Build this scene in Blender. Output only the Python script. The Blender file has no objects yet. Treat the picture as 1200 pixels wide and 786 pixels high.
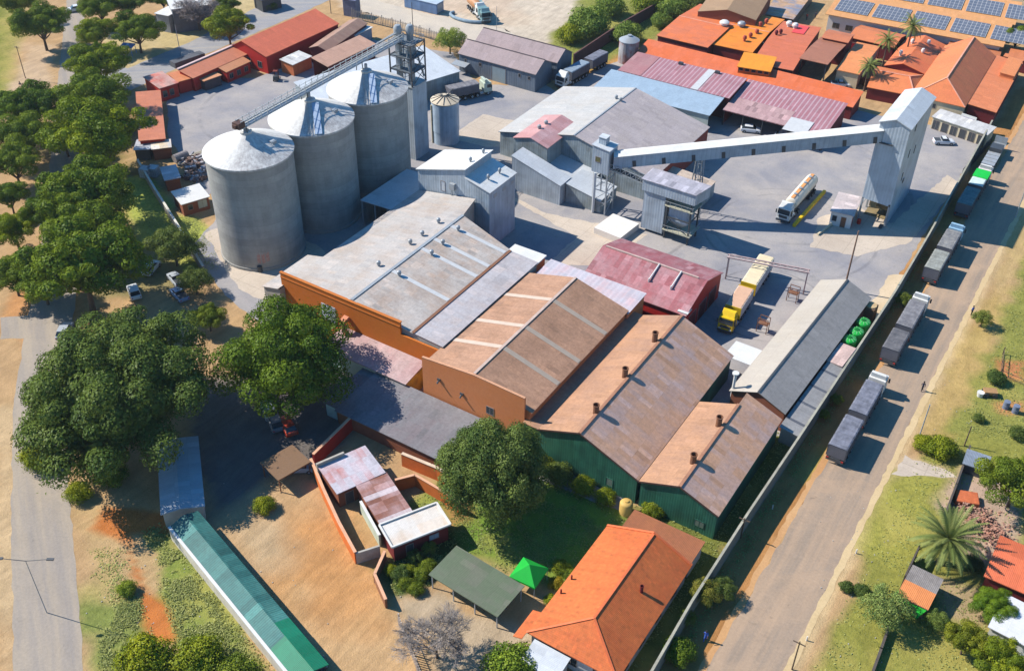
import bpy, bmesh, math, random
import numpy as np
from mathutils import Vector, Matrix
R = math.radians
SC = bpy.context.scene
COL = SC.collection
random.seed(7); np.random.seed(7)

# ------------------------------------------------------------------ camera, light, exposure
PITCH, ROLL, YAW, FPX, CAMZ = R(37.74867), R(0.76308), R(-32.2586), 1234.74, 100.0
_cy, _sy = math.cos(YAW), math.sin(YAW)
_f = np.array([_sy*math.cos(PITCH), _cy*math.cos(PITCH), -math.sin(PITCH)])
_r = np.array([_cy, -_sy, 0.0]); _u = np.cross(_r, _f)
_r2 = math.cos(ROLL)*_r + math.sin(ROLL)*_u
_u2 = -math.sin(ROLL)*_r + math.cos(ROLL)*_u
cam_d = bpy.data.cameras.new('camera'); cam = bpy.data.objects.new('camera', cam_d); COL.objects.link(cam)
mw = Matrix.Identity(4)
for i in range(3):
    mw[i][0] = _r2[i]; mw[i][1] = _u2[i]; mw[i][2] = -_f[i]
mw[2][3] = CAMZ
cam.matrix_world = mw
cam_d.sensor_width = 36; cam_d.lens = 36*FPX/1200; cam_d.clip_end = 4000; cam_d.clip_start = 1
SC.camera = cam

SUN_EL, SUN_AZ = R(42), R(15)                 # light travels towards +X, turned 15 degrees to +Y
to_sun = Vector((-math.cos(SUN_EL)*math.cos(SUN_AZ), -math.cos(SUN_EL)*math.sin(SUN_AZ), math.sin(SUN_EL)))
sun_d = bpy.data.lights.new('sun', 'SUN'); sun_d.energy = 5.0; sun_d.angle = R(0.5); sun_d.color = (1.0, 0.945, 0.86)
sun = bpy.data.objects.new('sun', sun_d); COL.objects.link(sun)
sun.rotation_euler = to_sun.to_track_quat('Z', 'Y').to_euler(); sun.location = (0, 0, 150)
world = bpy.data.worlds.new('World'); SC.world = world; world.use_nodes = True
wn = world.node_tree.nodes; wl = world.node_tree.links
sky = wn.new('ShaderNodeTexSky'); sky.sky_type = 'NISHITA'; sky.sun_disc = False
sky.sun_elevation = SUN_EL; sky.sun_rotation = math.atan2(to_sun.x, to_sun.y)
sky.air_density = 1.2; sky.dust_density = 0.3; sky.ozone_density = 4.0
hs = wn.new('ShaderNodeHueSaturation'); hs.inputs['Saturation'].default_value = 1.38
wl.new(sky.outputs[0], hs.inputs['Color']); wl.new(hs.outputs[0], wn['Background'].inputs[0]); wn['Background'].inputs[1].default_value = 0.108
SC.view_settings.view_transform = 'Standard'; SC.view_settings.look = 'None'
SC.view_settings.exposure = 0.74; SC.view_settings.gamma = 1; SC.view_settings.use_curve_mapping = False
SC.render.engine = 'CYCLES'
SC.cycles.max_bounces = 6; SC.cycles.transparent_max_bounces = 6
SC.cycles.use_adaptive_sampling = True

# ------------------------------------------------------------------ measuring: picture point + known height -> place
def at(px, py, h=0.0):
    d = _r2*((px-600)/FPX) - _u2*((py-393)/FPX) + _f
    t = (h-CAMZ)/d[2]
    return Vector((d[0]*t, d[1]*t, h))
def depth(p):
    return float(np.dot(np.array(p)-np.array([0, 0, CAMZ]), _f))
def fr(a, b, c, h):
    """rectangle from three measured corners: a->b front, b->c side"""
    A, B, C = at(*a, h), at(*b, h), at(*c, h)
    f, d = B-A, C-B
    if f.length >= d.length: u = f.normalized()
    else: u = Vector((d.y, -d.x, 0)).normalized()
    v = Vector((-u.y, u.x, 0)); W = f.dot(u); D = d.dot(v); O = B-u*W
    return (O.x, O.y, math.atan2(u.y, u.x), W, D)
def ax(x0, x1, y0, y1): return (x0, y0, 0.0, x1-x0, y1-y0)

# ------------------------------------------------------------------ materials
def lin(c):
    c /= 255.0
    return c/12.92 if c <= .04045 else ((c+.055)/1.055)**2.4
def rgb(r, g, b, k=1.4): return (lin(r)/k, lin(g)/k, lin(b)/k)
MATS = {}
class NT:
    def __init__(s, name):
        s.m = bpy.data.materials.new(name); s.m.use_nodes = True
        s.n = s.m.node_tree.nodes; s.l = s.m.node_tree.links
        s.b = s.n['Principled BSDF']; s.out = s.n['Material Output']
        s.tc = s.n.new('ShaderNodeTexCoord')
    def math(s, op, a, b=None, clamp=False):
        n = s.n.new('ShaderNodeMath'); n.operation = op; n.use_clamp = clamp
        for i, v in enumerate((a, b)):
            if v is None: continue
            if isinstance(v, (int, float)): n.inputs[i].default_value = v
            else: s.l.new(v, n.inputs[i])
        return n.outputs[0]
    def sep(s, v):
        n = s.n.new('ShaderNodeSeparateXYZ'); s.l.new(v, n.inputs[0]); return n.outputs
    def comb(s, *a):
        n = s.n.new('ShaderNodeCombineXYZ')
        for i, v in enumerate(a):
            if isinstance(v, (int, float)): n.inputs[i].default_value = v
            else: s.l.new(v, n.inputs[i])
        return n.outputs[0]
    def noise(s, vec, scale, detail=3, rough=.55, dist=0):
        n = s.n.new('ShaderNodeTexNoise'); n.inputs['Scale'].default_value = scale; n.inputs['Detail'].default_value = detail
        n.inputs['Roughness'].default_value = rough; n.inputs['Distortion'].default_value = dist
        s.l.new(vec, n.inputs['Vector']); return n.outputs['Fac']
    def white(s, vec):
        n = s.n.new('ShaderNodeTexWhiteNoise'); n.noise_dimensions = '3D'; s.l.new(vec, n.inputs['Vector']); return n.outputs['Value']
    def ramp(s, v, lo, hi, a=0., b=1.):
        n = s.n.new('ShaderNodeMapRange'); n.clamp = True
        for i, x in enumerate((v, lo, hi, a, b)):
            if isinstance(x, (int, float)): n.inputs[i].default_value = x
            else: s.l.new(x, n.inputs[i])
        return n.outputs[0]
    def mix(s, f, a, b, blend='MIX'):
        n = s.n.new('ShaderNodeMix'); n.data_type = 'RGBA'; n.blend_type = blend
        for k, v in ((0, f), (6, a), (7, b)):
            if isinstance(v, (int, float)): n.inputs[k].default_value = v
            elif isinstance(v, tuple): n.inputs[k].default_value = v if len(v) == 4 else (*v, 1)
            else: s.l.new(v, n.inputs[k])
        return n.outputs[2]
    def scale(s, c, f):   # colour times value
        return s.mix(1.0, c, s.comb(f, f, f), 'MULTIPLY')
    def bump(s, h, strength=.3, dist=.05):
        n = s.n.new('ShaderNodeBump'); n.inputs['Strength'].default_value = strength; n.inputs['Distance'].default_value = dist
        s.l.new(h, n.inputs['Height']); s.l.new(n.outputs[0], s.b.inputs['Normal'])
    def done(s, col, rough=.7, spec=.3, metal=0.):
        if isinstance(col, tuple): s.b.inputs['Base Color'].default_value = (*col, 1)
        else: s.l.new(col, s.b.inputs['Base Color'])
        s.b.inputs['Roughness'].default_value = rough; s.b.inputs['Specular IOR Level'].default_value = spec
        s.b.inputs['Metallic'].default_value = metal
        return s.m
def roofmat(key, c1, c2, axis='y', rough=.55, amt=.55, sheet=.8, var=.16, grime=.35, rib=.19, scale=.22, row=1.9, bands=None):
    k = (key, axis)
    if k in MATS: return MATS[k]
    t = NT('%s_roof_sheet' % key)
    o = t.sep(t.tc.outputs['Object'])
    s_, t_ = (o[1], o[0]) if axis == 'y' else (o[0], o[1])
    info = t.n.new('ShaderNodeObjectInfo'); rnd = t.math('MULTIPLY', info.outputs['Random'], 50.0)
    vec = t.comb(s_, t_, rnd)
    big = t.noise(vec, scale, 5, .6)
    stv = t.comb(t.math('MULTIPLY', s_, 1.6), t.math('MULTIPLY', t_, .22), rnd)
    streak = t.noise(stv, 1.0, 4, .65)
    fine = t.noise(vec, 2.6, 4, .7)
    cell = t.white(t.comb(t.math('FLOOR', t.math('DIVIDE', s_, sheet)), t.math('FLOOR', t.math('DIVIDE', t_, row)), rnd))
    f = t.math('ADD', t.math('MULTIPLY', big, .8), t.math('MULTIPLY', streak, .2))
    f = t.ramp(f, .40, .62, 0, 1)
    f = t.math('ADD', t.math('MULTIPLY', f, amt), t.math('MULTIPLY', t.math('SUBTRACT', cell, .5), amt*.8), clamp=True)
    col = t.mix(f, c1, c2)
    if bands:                                 # every bands[0] metres a run of bands[1] metres in another sheet colour
        fm = t.math('FRACT', t.math('DIVIDE', s_, bands[0]))
        col = t.mix(t.math('LESS_THAN', fm, bands[1]/bands[0]), col, bands[2])
    br = t.ramp(cell, 0, 1, 1-var, 1+var)
    br = t.math('MULTIPLY', br, t.ramp(fine, .3, .7, 1-grime*.5, 1+grime*.35))
    br = t.math('MULTIPLY', br, t.ramp(streak, .3, .75, 1+grime*.12, 1-grime*.2))
    br = t.math('MULTIPLY', br, t.math('ADD', 1.0, t.math('MULTIPLY', t.math('GREATER_THAN', cell, .93), var*1.2)))
    br = t.math('MULTIPLY', br, t.math('SUBTRACT', 1.0, t.math('MULTIPLY', t.math('LESS_THAN', cell, .05), var*1.3)))
    run = t.noise(t.comb(t.math('MULTIPLY', s_, 3.2), t.math('MULTIPLY', t_, .12), t.math('ADD', rnd, 7.0)), 1.0, 3, .6)
    col = t.mix(t.ramp(run, .64, .78, 0, grime*.7), col, (c2[0]*.55, c2[1]*.47, c2[2]*.42))
    lap = t.math('FRACT', t.math('DIVIDE', t_, row))
    br = t.math('MULTIPLY', br, t.ramp(lap, 0, .035, .8, 1.0))
    col = t.scale(col, br)
    w = t.math('SINE', t.math('MULTIPLY', s_, 2*math.pi/rib))
    t.bump(w, .35, .025)
    MATS[k] = t.done(col, rough, .35); return MATS[k]
def plain(key, c, rough=.75, var=.18, scale=.8, c2=None, spec=.25, metal=0., amt=.6):
    if key in MATS: return MATS[key]
    t = NT(key)
    v = t.tc.outputs['Object']
    n1 = t.noise(v, scale, 5, .62); n2 = t.noise(v, scale*7, 3, .6)
    col = c if c2 is None else t.mix(t.math('MULTIPLY', t.ramp(n1, .42, .62), amt), c, c2)
    br = t.math('MULTIPLY', t.ramp(n1, .3, .7, 1-var, 1+var*.7), t.ramp(n2, .3, .7, 1-var*.6, 1+var*.4))
    MATS[key] = t.done(t.scale(col, br) if not isinstance(col, tuple) else t.mix(1.0, col, t.comb(br, br, br), 'MULTIPLY'), rough, spec, metal)
    return MATS[key]
def ribwall(key, c, pitch=.45, rough=.5, var=.12, c2=None, depth_=.35):
    if key in MATS: return MATS[key]
    t = NT(key)
    o = t.sep(t.tc.outputs['Object']); h = t.math('ADD', o[0], o[1])
    w = t.math('SINE', t.math('MULTIPLY', h, 2*math.pi/pitch))
    sv = t.comb(t.math('MULTIPLY', o[0], 1.5), t.math('MULTIPLY', o[1], 1.5), t.math('MULTIPLY', o[2], .18))
    st = t.noise(sv, 1.0, 4, .65); n = t.noise(t.tc.outputs['Object'], .35, 4)
    cell = t.white(t.comb(t.math('FLOOR', t.math('DIVIDE', h, .9)), t.math('FLOOR', t.math('DIVIDE', o[2], 3.2)), 1.0))
    col = t.mix(t.ramp(n, .42, .62), c, c2 if c2 else tuple(x*.82 for x in c))
    br = t.math('MULTIPLY', t.ramp(st, .3, .72, 1+var, 1-var*1.5), t.ramp(cell, 0, 1, 1-var*.6, 1+var*.6))
    br = t.math('MULTIPLY', br, t.ramp(w, -1, -.55, .91, 1.0))
    t.bump(w, depth_*.7, .03)
    MATS[key] = t.done(t.mix(1.0, col, t.comb(br, br, br), 'MULTIPLY'), rough, .3); return MATS[key]
def glassmat():
    if 'glass' in MATS: return MATS['glass']
    t = NT('window_glass'); MATS['glass'] = t.done((.02, .028, .035), .08, .6); return MATS['glass']

# ------------------------------------------------------------------ mesh helpers
class MB:
    def __init__(s): s.v = []; s.f = []
    def add(s, vs, fs):
        b = len(s.v); s.v += [tuple(x) for x in vs]; s.f += [tuple(b+i for i in f) for f in fs]; return s
    def box(s, x0, x1, y0, y1, z0, z1):
        return s.add([(x0,y0,z0),(x1,y0,z0),(x1,y1,z0),(x0,y1,z0),(x0,y0,z1),(x1,y0,z1),(x1,y1,z1),(x0,y1,z1)],
                     [(3,2,1,0),(4,5,6,7),(0,1,5,4),(1,2,6,5),(2,3,7,6),(3,0,4,7)])
    def ring(s, pts, z0=0.0):                # walls: (x, y, ztop) counter-clockwise
        n = len(pts); vs = [(p[0],p[1],z0) for p in pts]+[(p[0],p[1],p[2]) for p in pts]
        return s.add(vs, [(i,(i+1)%n,n+(i+1)%n,n+i) for i in range(n)])
    def prism(s, poly, z0, z1):
        n = len(poly); vs = [(p[0],p[1],z0) for p in poly]+[(p[0],p[1],z1) for p in poly]
        return s.add(vs, [(i,(i+1)%n,n+(i+1)%n,n+i) for i in range(n)]+[tuple(range(n,2*n)), tuple(range(n-1,-1,-1))])
    def slab(s, faces, t=.12):               # roof: top faces (lists of xyz) given a thickness
        key = {}; vs = []; fs = []
        for f in faces:
            r = []
            for p in f:
                k = tuple(round(c, 3) for c in p)
                if k not in key: key[k] = len(vs); vs.append(tuple(p))
                r.append(key[k])
            fs.append(r)
        n = len(vs); allf = [tuple(f) for f in fs]+[tuple(i+n for i in reversed(f)) for f in fs]
        edges = {}
        for f in fs:
            for i in range(len(f)):
                edges[(f[i], f[(i+1) % len(f)])] = 1
        for (a, b) in edges:
            if (b, a) not in edges: allf.append((b, a, a+n, b+n))
        return s.add(vs+[(p[0],p[1],p[2]-t) for p in vs], allf)
    def tube(s, p, q, r0, r1=None, n=8, cap=True):
        p, q = Vector(p), Vector(q); r1 = r0 if r1 is None else r1
        d = (q-p); 
        if d.length < 1e-6: return s
        d.normalize(); a = d.orthogonal().normalized(); b = d.cross(a)
        vs = []
        for c, r in ((p, r0), (q, r1)):
            for i in range(n):
                t = 2*math.pi*i/n; vs.append(c+a*(r*math.cos(t))+b*(r*math.sin(t)))
        fs = [(i,(i+1)%n,n+(i+1)%n,n+i) for i in range(n)]
        if cap: fs += [tuple(range(n-1,-1,-1)), tuple(range(n,2*n))]
        return s.add(vs, fs)
    def lathe(s, prof, n=48, cx=0, cy=0):    # (r, z) list bottom to top
        vs = []; m = len(prof)
        for r, z in prof:
            for i in range(n):
                t = 2*math.pi*i/n; vs.append((cx+r*math.cos(t), cy+r*math.sin(t), z))
        fs = [(j*n+i, j*n+(i+1)%n, (j+1)*n+(i+1)%n, (j+1)*n+i) for j in range(m-1) for i in range(n)]
        return s.add(vs, fs)
    def beam(s, p, q, w, h=None):            # rectangular bar between two points
        p, q = Vector(p), Vector(q); h = w if h is None else h
        d = (q-p).normalized(); up = Vector((0,0,1)) if abs(d.z) < .95 else Vector((0,1,0))
        a = d.cross(up).normalized()*w/2; b = a.cross(d).normalized()*h/2
        vs = [p-a-b,p+a-b,p+a+b,p-a+b,q-a-b,q+a-b,q+a+b,q-a+b]
        return s.add(vs, [(0,1,2,3),(7,6,5,4),(1,0,4,5),(2,1,5,6),(3,2,6,7),(0,3,7,4)])
    def build(s, name, mat, parent=None, loc=(0,0,0), rz=0.0, smooth=False, bevel=0.0):
        me = bpy.data.meshes.new(name); me.from_pydata([tuple(v) for v in s.v], [], s.f); me.update()
        if mat: me.materials.append(mat)
        if smooth:
            me.polygons.foreach_set('use_smooth', [True]*len(me.polygons))
            try: me.set_sharp_from_angle(angle=R(40))
            except Exception: pass
        o = bpy.data.objects.new(name, me); COL.objects.link(o)
        o.location = loc; o.rotation_euler = (0,0,rz)
        if parent: o.parent = parent
        if bevel:
            b = o.modifiers.new('bevel', 'BEVEL'); b.width = bevel; b.segments = 2; b.limit_method = 'ANGLE'
        return o
def tag(o, label, cat, group=None, kind=None):
    if label: o['label'] = label
    if cat: o['category'] = cat
    if group: o['group'] = group
    if kind: o['kind'] = kind
    return o
def thing(name, label, cat, loc=(0,0,0), rz=0.0, group=None):
    o = bpy.data.objects.new(name, None); COL.objects.link(o); o.empty_display_size = .5
    o.location = loc; o.rotation_euler = (0,0,rz)
    return tag(o, label, cat, group)
def kids(o): return [c for c in bpy.data.objects if c.parent == o]
def copy_tree(o, tree, loc, rz, label, scale=None):
    """tree = [(child, [subs])] listed once"""
    c = o.copy(); COL.objects.link(c); c.location = loc; c.rotation_euler = (0,0,rz)
    if scale is not None: c.scale = scale
    c['label'] = label
    for ch, subs in tree:
        d = ch.copy(); COL.objects.link(d); d.parent = c
        for g in subs:
            e = g.copy(); COL.objects.link(e); e.parent = d
    return c
def tree_of(o):
    return [(c, [g for g in o_children(c)]) for c in o_children(o)]
def o_children(o): return [c for c in COL.objects if c.parent == o]

# ------------------------------------------------------------------ buildings
def window(root, side, u, z, w, h, W, D, ins=.25, frame='win_frame', pane=None, name='window'):
    m = MB(); g = MB(); t = .07
    def P(a, d, zz):   # a along the wall, d outwards
        if side == 's': return (a, ins-d, zz)
        if side == 'n': return (a, D-ins+d, zz)
        if side == 'w': return (ins-d, a, zz)
        return (W-ins+d, a, zz)
    def bx(mb, a0, a1, z0, z1, d0, d1):
        p, q = P(a0, d0, z0), P(a1, d1, z1)
        mb.box(min(p[0],q[0]), max(p[0],q[0]), min(p[1],q[1]), max(p[1],q[1]), z0, z1)
    a0, a1 = u-w/2, u+w/2
    bx(m, a0-t, a1+t, z-t, z, -.02, .06); bx(m, a0-t, a1+t, z+h, z+h+t, -.02, .06)
    bx(m, a0-t, a0, z, z+h, -.02, .06); bx(m, a1, a1+t, z, z+h, -.02, .06)
    if name == 'window' and w > .9: bx(m, (a0+a1)/2-.03, (a0+a1)/2+.03, z, z+h, -.02, .05)
    bx(g, a0, a1, z, z+h, -.01, .03)
    f = m.build(name, MATS[frame], root); g.build('pane' if name == 'window' else 'panel', pane or glassmat(), f)
    return f
def house(name, label, cat, F, e, r=None, kind='gable', axis='y', wall=None, roof=None, ov=.25, rp=.5, hip=(0,0), t=.12,
          cap=None, group=None, zs=None, z0=0.0, openside=(), posts=None, fascia=None, gutter=None):
    x, y, rz, W, D = F
    root = thing(name, label, cat, (x, y, 0), rz, group)
    m = MB(); w = MB(); i = ov; c = t*.5
    if kind == 'gable':
        if axis == 'y':
            X = rp*W; h0, h1 = hip
            A,B,C,Dd = (0,0,e),(W,0,e),(W,D,e),(0,D,e); P,Q = (X,h0,r),(X,D-h1,r)
            m.slab([[A,P,Q,Dd],[B,C,Q,P]]+([[A,B,P]] if h0 else [])+([[C,Dd,Q]] if h1 else []), t)
            def zt(xx): return (e+(r-e)*xx/X if xx <= X else e+(r-e)*(W-xx)/(W-X))-c
            ring = [(i,i,zt(i))]+([(X,i,r-c)] if not h0 else [])+[(W-i,i,zt(W-i)),(W-i,D-i,zt(W-i))]+([(X,D-i,r-c)] if not h1 else [])+[(i,D-i,zt(i))]
        else:
            Y = rp*D; h0, h1 = hip
            A,B,C,Dd = (0,0,e),(W,0,e),(W,D,e),(0,D,e); P,Q = (h0,Y,r),(W-h1,Y,r)
            m.slab([[A,B,Q,P],[C,Dd,P,Q]]+([[Dd,A,P]] if h0 else [])+([[B,C,Q]] if h1 else []), t)
            def zt(yy): return (e+(r-e)*yy/Y if yy <= Y else e+(r-e)*(D-yy)/(D-Y))-c
            ring = [(i,i,zt(i)),(W-i,i,zt(i))]+([(W-i,Y,r-c)] if not h1 else [])+[(W-i,D-i,zt(D-i)),(i,D-i,zt(D-i))]+([(i,Y,r-c)] if not h0 else [])
        if cap:
            k = MB(); P2, Q2 = Vector(P)+Vector((0,0,.03)), Vector(Q)+Vector((0,0,.03)); k.beam(P2, Q2, .3, .06)
            for hh, pt in ((h0, P2), (h1, Q2)):
                if hh:
                    ends = ((A,B) if pt == P2 else (C,Dd)) if axis == 'y' else ((Dd,A) if pt == P2 else (B,C))
                    for en in ends: k.beam(Vector(en)+Vector((0,0,.03)), pt, .26, .06)
            k.build('ridge_cap', cap, root)
    else:                                    # single pitch: corner heights front-left, front-right, back-right, back-left
        z = zs or (e, e, e, e)
        m.slab([[(0,0,z[0]),(W,0,z[1]),(W,D,z[2]),(0,D,z[3])]], t)
        def zq(xx, yy):
            a, b = xx/W, yy/D
            return (z[0]*(1-a)+z[1]*a)*(1-b)+(z[3]*(1-a)+z[2]*a)*b-c
        ring = [(i,i,zq(i,i)),(W-i,i,zq(W-i,i)),(W-i,D-i,zq(W-i,D-i)),(i,D-i,zq(i,D-i))]
    m.build('roof', roof, root)
    if wall:
        if openside:
            n = len(ring)
            for k in range(n):
                p, q = ring[k], ring[(k+1) % n]
                if 4 == n and 'senw'[k] in openside: continue
                w.add([(p[0],p[1],z0),(q[0],q[1],z0),(q[0],q[1],q[2]),(p[0],p[1],p[2])], [(0,1,2,3)])
        else: w.ring(ring, z0)
        if w.f: w.build('wall', wall, root)
    if posts:
        for (pxx, pyy, ph) in posts[1]:
            MB().box(pxx-.06, pxx+.06, pyy-.06, pyy+.06, 0, ph).build('post', posts[0], root)
    if gutter:
        g = MB()
        if axis == 'y': g.box(-.14, 0, 0, D, e-.16, e-.02).box(W, W+.14, 0, D, e-.16, e-.02)
        else: g.box(0, W, -.14, 0, e-.16, e-.02).box(0, W, D, D+.14, e-.16, e-.02)
        g.build('gutter', gutter, root)
    return root
def vent_pipe(root, x, y, z0, h, r, mat, name='roof_vent'):
    m = MB(); m.lathe([(r, z0-.5), (r, z0+h), (r*1.18, z0+h), (r*1.18, z0+h+.14), (r*.95, z0+h+.14), (r*.9, z0+h-.4), (0.01, z0+h-.42)], 16, x, y)
    return m.build(name, mat, root, smooth=True)
def turbine_vent(root, x, y, z0, mat, r=.32):
    m = MB(); m.lathe([(r*.6, z0-.3), (r*.6, z0+.35), (r, z0+.42), (r*1.12, z0+.68), (r*.95, z0+.92), (r*.4, z0+1.05), (.01, z0+1.07)], 14, x, y)
    return m.build('turbine_vent', mat, root, smooth=True)
def skylight(root, p, q, w, mat, lift=.03):  # sheet strip lying on a slope from p to q
    m = MB(); m.beam(Vector(p)+Vector((0,0,lift)), Vector(q)+Vector((0,0,lift)), w, .03); return m.build('skylight', mat, root)

# ------------------------------------------------------------------ ground
def vnoise(x, y, s, seed):
    rs = np.random.RandomState(seed); N = 256; L = rs.rand(N, N)
    u, v = x/s, y/s; i, j = np.floor(u).astype(int), np.floor(v).astype(int); a, b = u-i, v-j
    a = a*a*(3-2*a); b = b*b*(3-2*b)
    g = lambda p, q: L[p % N, q % N]
    return (g(i,j)*(1-a)+g(i+1,j)*a)*(1-b)+(g(i,j+1)*(1-a)+g(i+1,j+1)*a)*b
def sdist(x, y, poly):
    """signed distance to a polygon, positive inside"""
    n = len(poly); d2 = np.full(x.shape, 1e12); ins = np.zeros(x.shape, bool)
    for k in range(n):
        ax_, ay_ = poly[k]; bx_, by_ = poly[(k+1) % n]
        ex, ey = bx_-ax_, by_-ay_; L = ex*ex+ey*ey+1e-9
        t = np.clip(((x-ax_)*ex+(y-ay_)*ey)/L, 0, 1)
        d2 = np.minimum(d2, (x-ax_-t*ex)**2+(y-ay_-t*ey)**2)
        c = (ay_ > y) != (by_ > y)
        ins ^= c & (x < (bx_-ax_)*(y-ay_)/(by_-ay_+1e-12)+ax_)
    d = np.sqrt(d2); return np.where(ins, d, -d)
fx = np.concatenate([[-3000,-1500,-800,-500,-400,-330], np.arange(-300, 30, .7), [45,80,150,300,800,1500,3000]])
fy = np.concatenate([[-3000,-1500,-600,-200,-50,0], np.arange(15, 330, .7), [345,380,450,600,1000,2000,3500]])
GX, GY = np.meshgrid(fx, fy, indexing='ij'); X, Y = GX.ravel(), GY.ravel()
nx, ny = len(fx), len(fy)
nz = (vnoise(X,Y,9,1)-.5)*5+(vnoise(X,Y,3,2)-.5)*2.4+(vnoise(X,Y,1.2,3)-.5)*1.1
def px_poly(pts, h=0.0): return [tuple(at(p[0], p[1], h)[:2]) for p in pts]
DIRT = rgb(206,168,122); TAN = rgb(200,160,112); ORANGE = rgb(214,128,66); PALE = rgb(222,206,184); GRASS = rgb(146,148,62)
DRY = rgb(188,172,96); GREEN = rgb(88,110,44); PINKISH = rgb(200,168,146); DARKG = rgb(70,84,40); GREYD = rgb(168,156,142)
C = np.tile(np.array([*DIRT, .15]), (len(X), 1))
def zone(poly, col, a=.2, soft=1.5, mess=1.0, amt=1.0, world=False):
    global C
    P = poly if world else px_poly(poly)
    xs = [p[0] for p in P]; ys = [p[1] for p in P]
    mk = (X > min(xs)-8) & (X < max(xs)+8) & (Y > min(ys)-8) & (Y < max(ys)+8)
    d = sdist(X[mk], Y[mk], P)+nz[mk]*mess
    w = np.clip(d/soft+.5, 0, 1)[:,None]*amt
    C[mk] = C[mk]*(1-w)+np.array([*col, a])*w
# far town beyond the frame
zone([(-400,300),(300,300),(300,600),(-400,600)], GREYD, .3, 20, 3, .6, True)
# upper left: park strip, verge, shade-darkened ground under the street trees
zone([(-60,-40),(40,-40),(27,60),(20,118),(-60,140)], DRY, .8, 3, 1); zone([(-60,-40),(20,-40),(10,60),(2,118),(-60,140)], GRASS, .9, 4, 1.5)
zone([(22,50),(68,50),(66,110),(10,118)], rgb(218,186,150), .2, 3, 1.2)
zone([(130,40),(330,-30),(400,-30),(230,60),(130,95)], rgb(214,190,140), .5, 3, 1.4)
zone([(0,330),(70,330),(130,400),(60,420),(0,380)], rgb(216,158,104), .1, 3, 1.2)
zone([(60,120),(150,110),(170,200),(150,330),(60,330)], rgb(132,114,74), .7, 4, 2)  # grassy soil, colour darkened to paint the shade under the street trees
# lawn by the silo wall
zone([(140,212),(172,205),(205,250),(240,250),(264,318),(225,322),(160,275),(138,245)], rgb(190,196,92), 1, 1.5, .5)
zone([(110,300),(190,305),(215,340),(120,345)], rgb(150,136,96), .6, 3, 1.4)
# verge beside the left road, track and rough grass
zone([(88,580),(190,590),(320,786),(380,900),(105,900)], rgb(206,172,124), .3, 2, 1.0)
zone([(100,640),(150,640),(165,720),(140,786),(120,786)], rgb(196,176,110), .8, 3, 1.6)
zone([(108,712),(160,680),(182,745),(178,800),(108,810)], rgb(146,154,80), 1, 2.5, 1.2)
zone([(164,622),(188,612),(203,628),(266,712),(345,812),(250,870),(204,750),(184,690)], rgb(148,160,76), 1, 1.2, .6)
zone([(120,590),(168,592),(196,600),(196,622),(163,628),(163,650),(176,690),(200,730),(204,750),(176,752),(166,720),(154,680),(140,640),(100,622)], ORANGE, .1, .9, .35)
zone([(0,480),(16,480),(15,786),(0,786)], rgb(218,186,142), .2, 1.5, .6)
# lower yard
zone([(255,560),(350,545),(440,650),(470,740),(640,786),(640,900),(380,900),(300,720)], rgb(216,176,128), .15, 3, 1.2)
zone([(330,590),(400,590),(446,650),(436,715),(390,722),(330,690),(300,640)], rgb(214,154,94), .1, 7, 1.6, .8)
zone([(250,560),(330,560),(345,660),(300,660)], rgb(206,176,136), .1, 4, 1)
zone([(225,440),(400,450),(430,485),(372,540),(330,556),(290,590),(246,606),(230,520)], rgb(128,120,116), .15, 2, .8)  # dark paving tone painting in the shade of the two big trees
zone([(460,590),(560,545),(660,545),(735,590),(725,650),(650,700),(560,660),(520,650)], rgb(124,156,56), 1, 1.6, .7)
zone([(520,575),(560,570),(556,605),(530,610)], rgb(196,140,92), .2, 2.5, .8)
zone([(438,664),(520,620),(545,640),(505,690),(465,700)], rgb(80,98,42), 1, 1, .3)
zone([(470,705),(512,685),(590,730),(632,760),(600,800),(500,800)], rgb(206,182,150), .15, 1.5, .6)
zone([(735,590),(842,600),(930,470),(985,440),(800,720),(740,800),(690,800)], rgb(126,130,58), 1, 1.5, .7)
# verges of the right road, and the plots beyond it
zone([(-23,40),(-18.2,40),(-18.2,250),(-23,250)], rgb(196,140,84), .15, 1.2, .35, 1, True)
zone([(-11.3,40),(-9.4,40),(-9.6,120),(-10.0,250),(-11.3,250)], rgb(222,190,142), .1, .6, .2, 1, True)
zone([(-9.6,40),(40,40),(40,135),(-4,135),(-9.0,118)], rgb(160,156,74), 1, 1.5, .5, 1, True)
zone([(-10.0,119),(-6,119),(-3.5,135),(-6.5,168),(-10,165)], rgb(206,174,104), .6, 2, .6, .75, True)
zone([(-6,125),(40,125),(40,240),(-8.5,240),(-8.8,185),(-6,150)], rgb(160,158,78), 1, 2, .8, 1, True)
zone([(-10.2,165),(-7,160),(-7.4,240),(-10.2,240)], rgb(208,176,122), .3, 1.2, .4, 1, True)
zone([(1048,556),(1055,530),(1110,545),(1118,560),(1060,552)], rgb(214,186,150), .2, 1, .3)
zone([(1165,420),(1200,425),(1200,447),(1172,440)], rgb(210,140,90), .2, 1, .4); zone([(1165,472),(1200,470),(1200,486),(1168,484)], rgb(206,146,96), .2, 1, .5)
zone([(1095,590),(1128,545),(1200,560),(1200,660),(1150,660),(1110,640)], rgb(206,176,152), .2, 1.2, .5)
zone([(1100,680),(1160,690),(1150,735),(1098,720)], rgb(190,164,124), .3, 1.5, .6)
zone([(955,560),(1000,520),(1050,548),(1100,560),(1060,660),(1000,640)], rgb(186,178,84), .9, 3, 1.5, .6)
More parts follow.
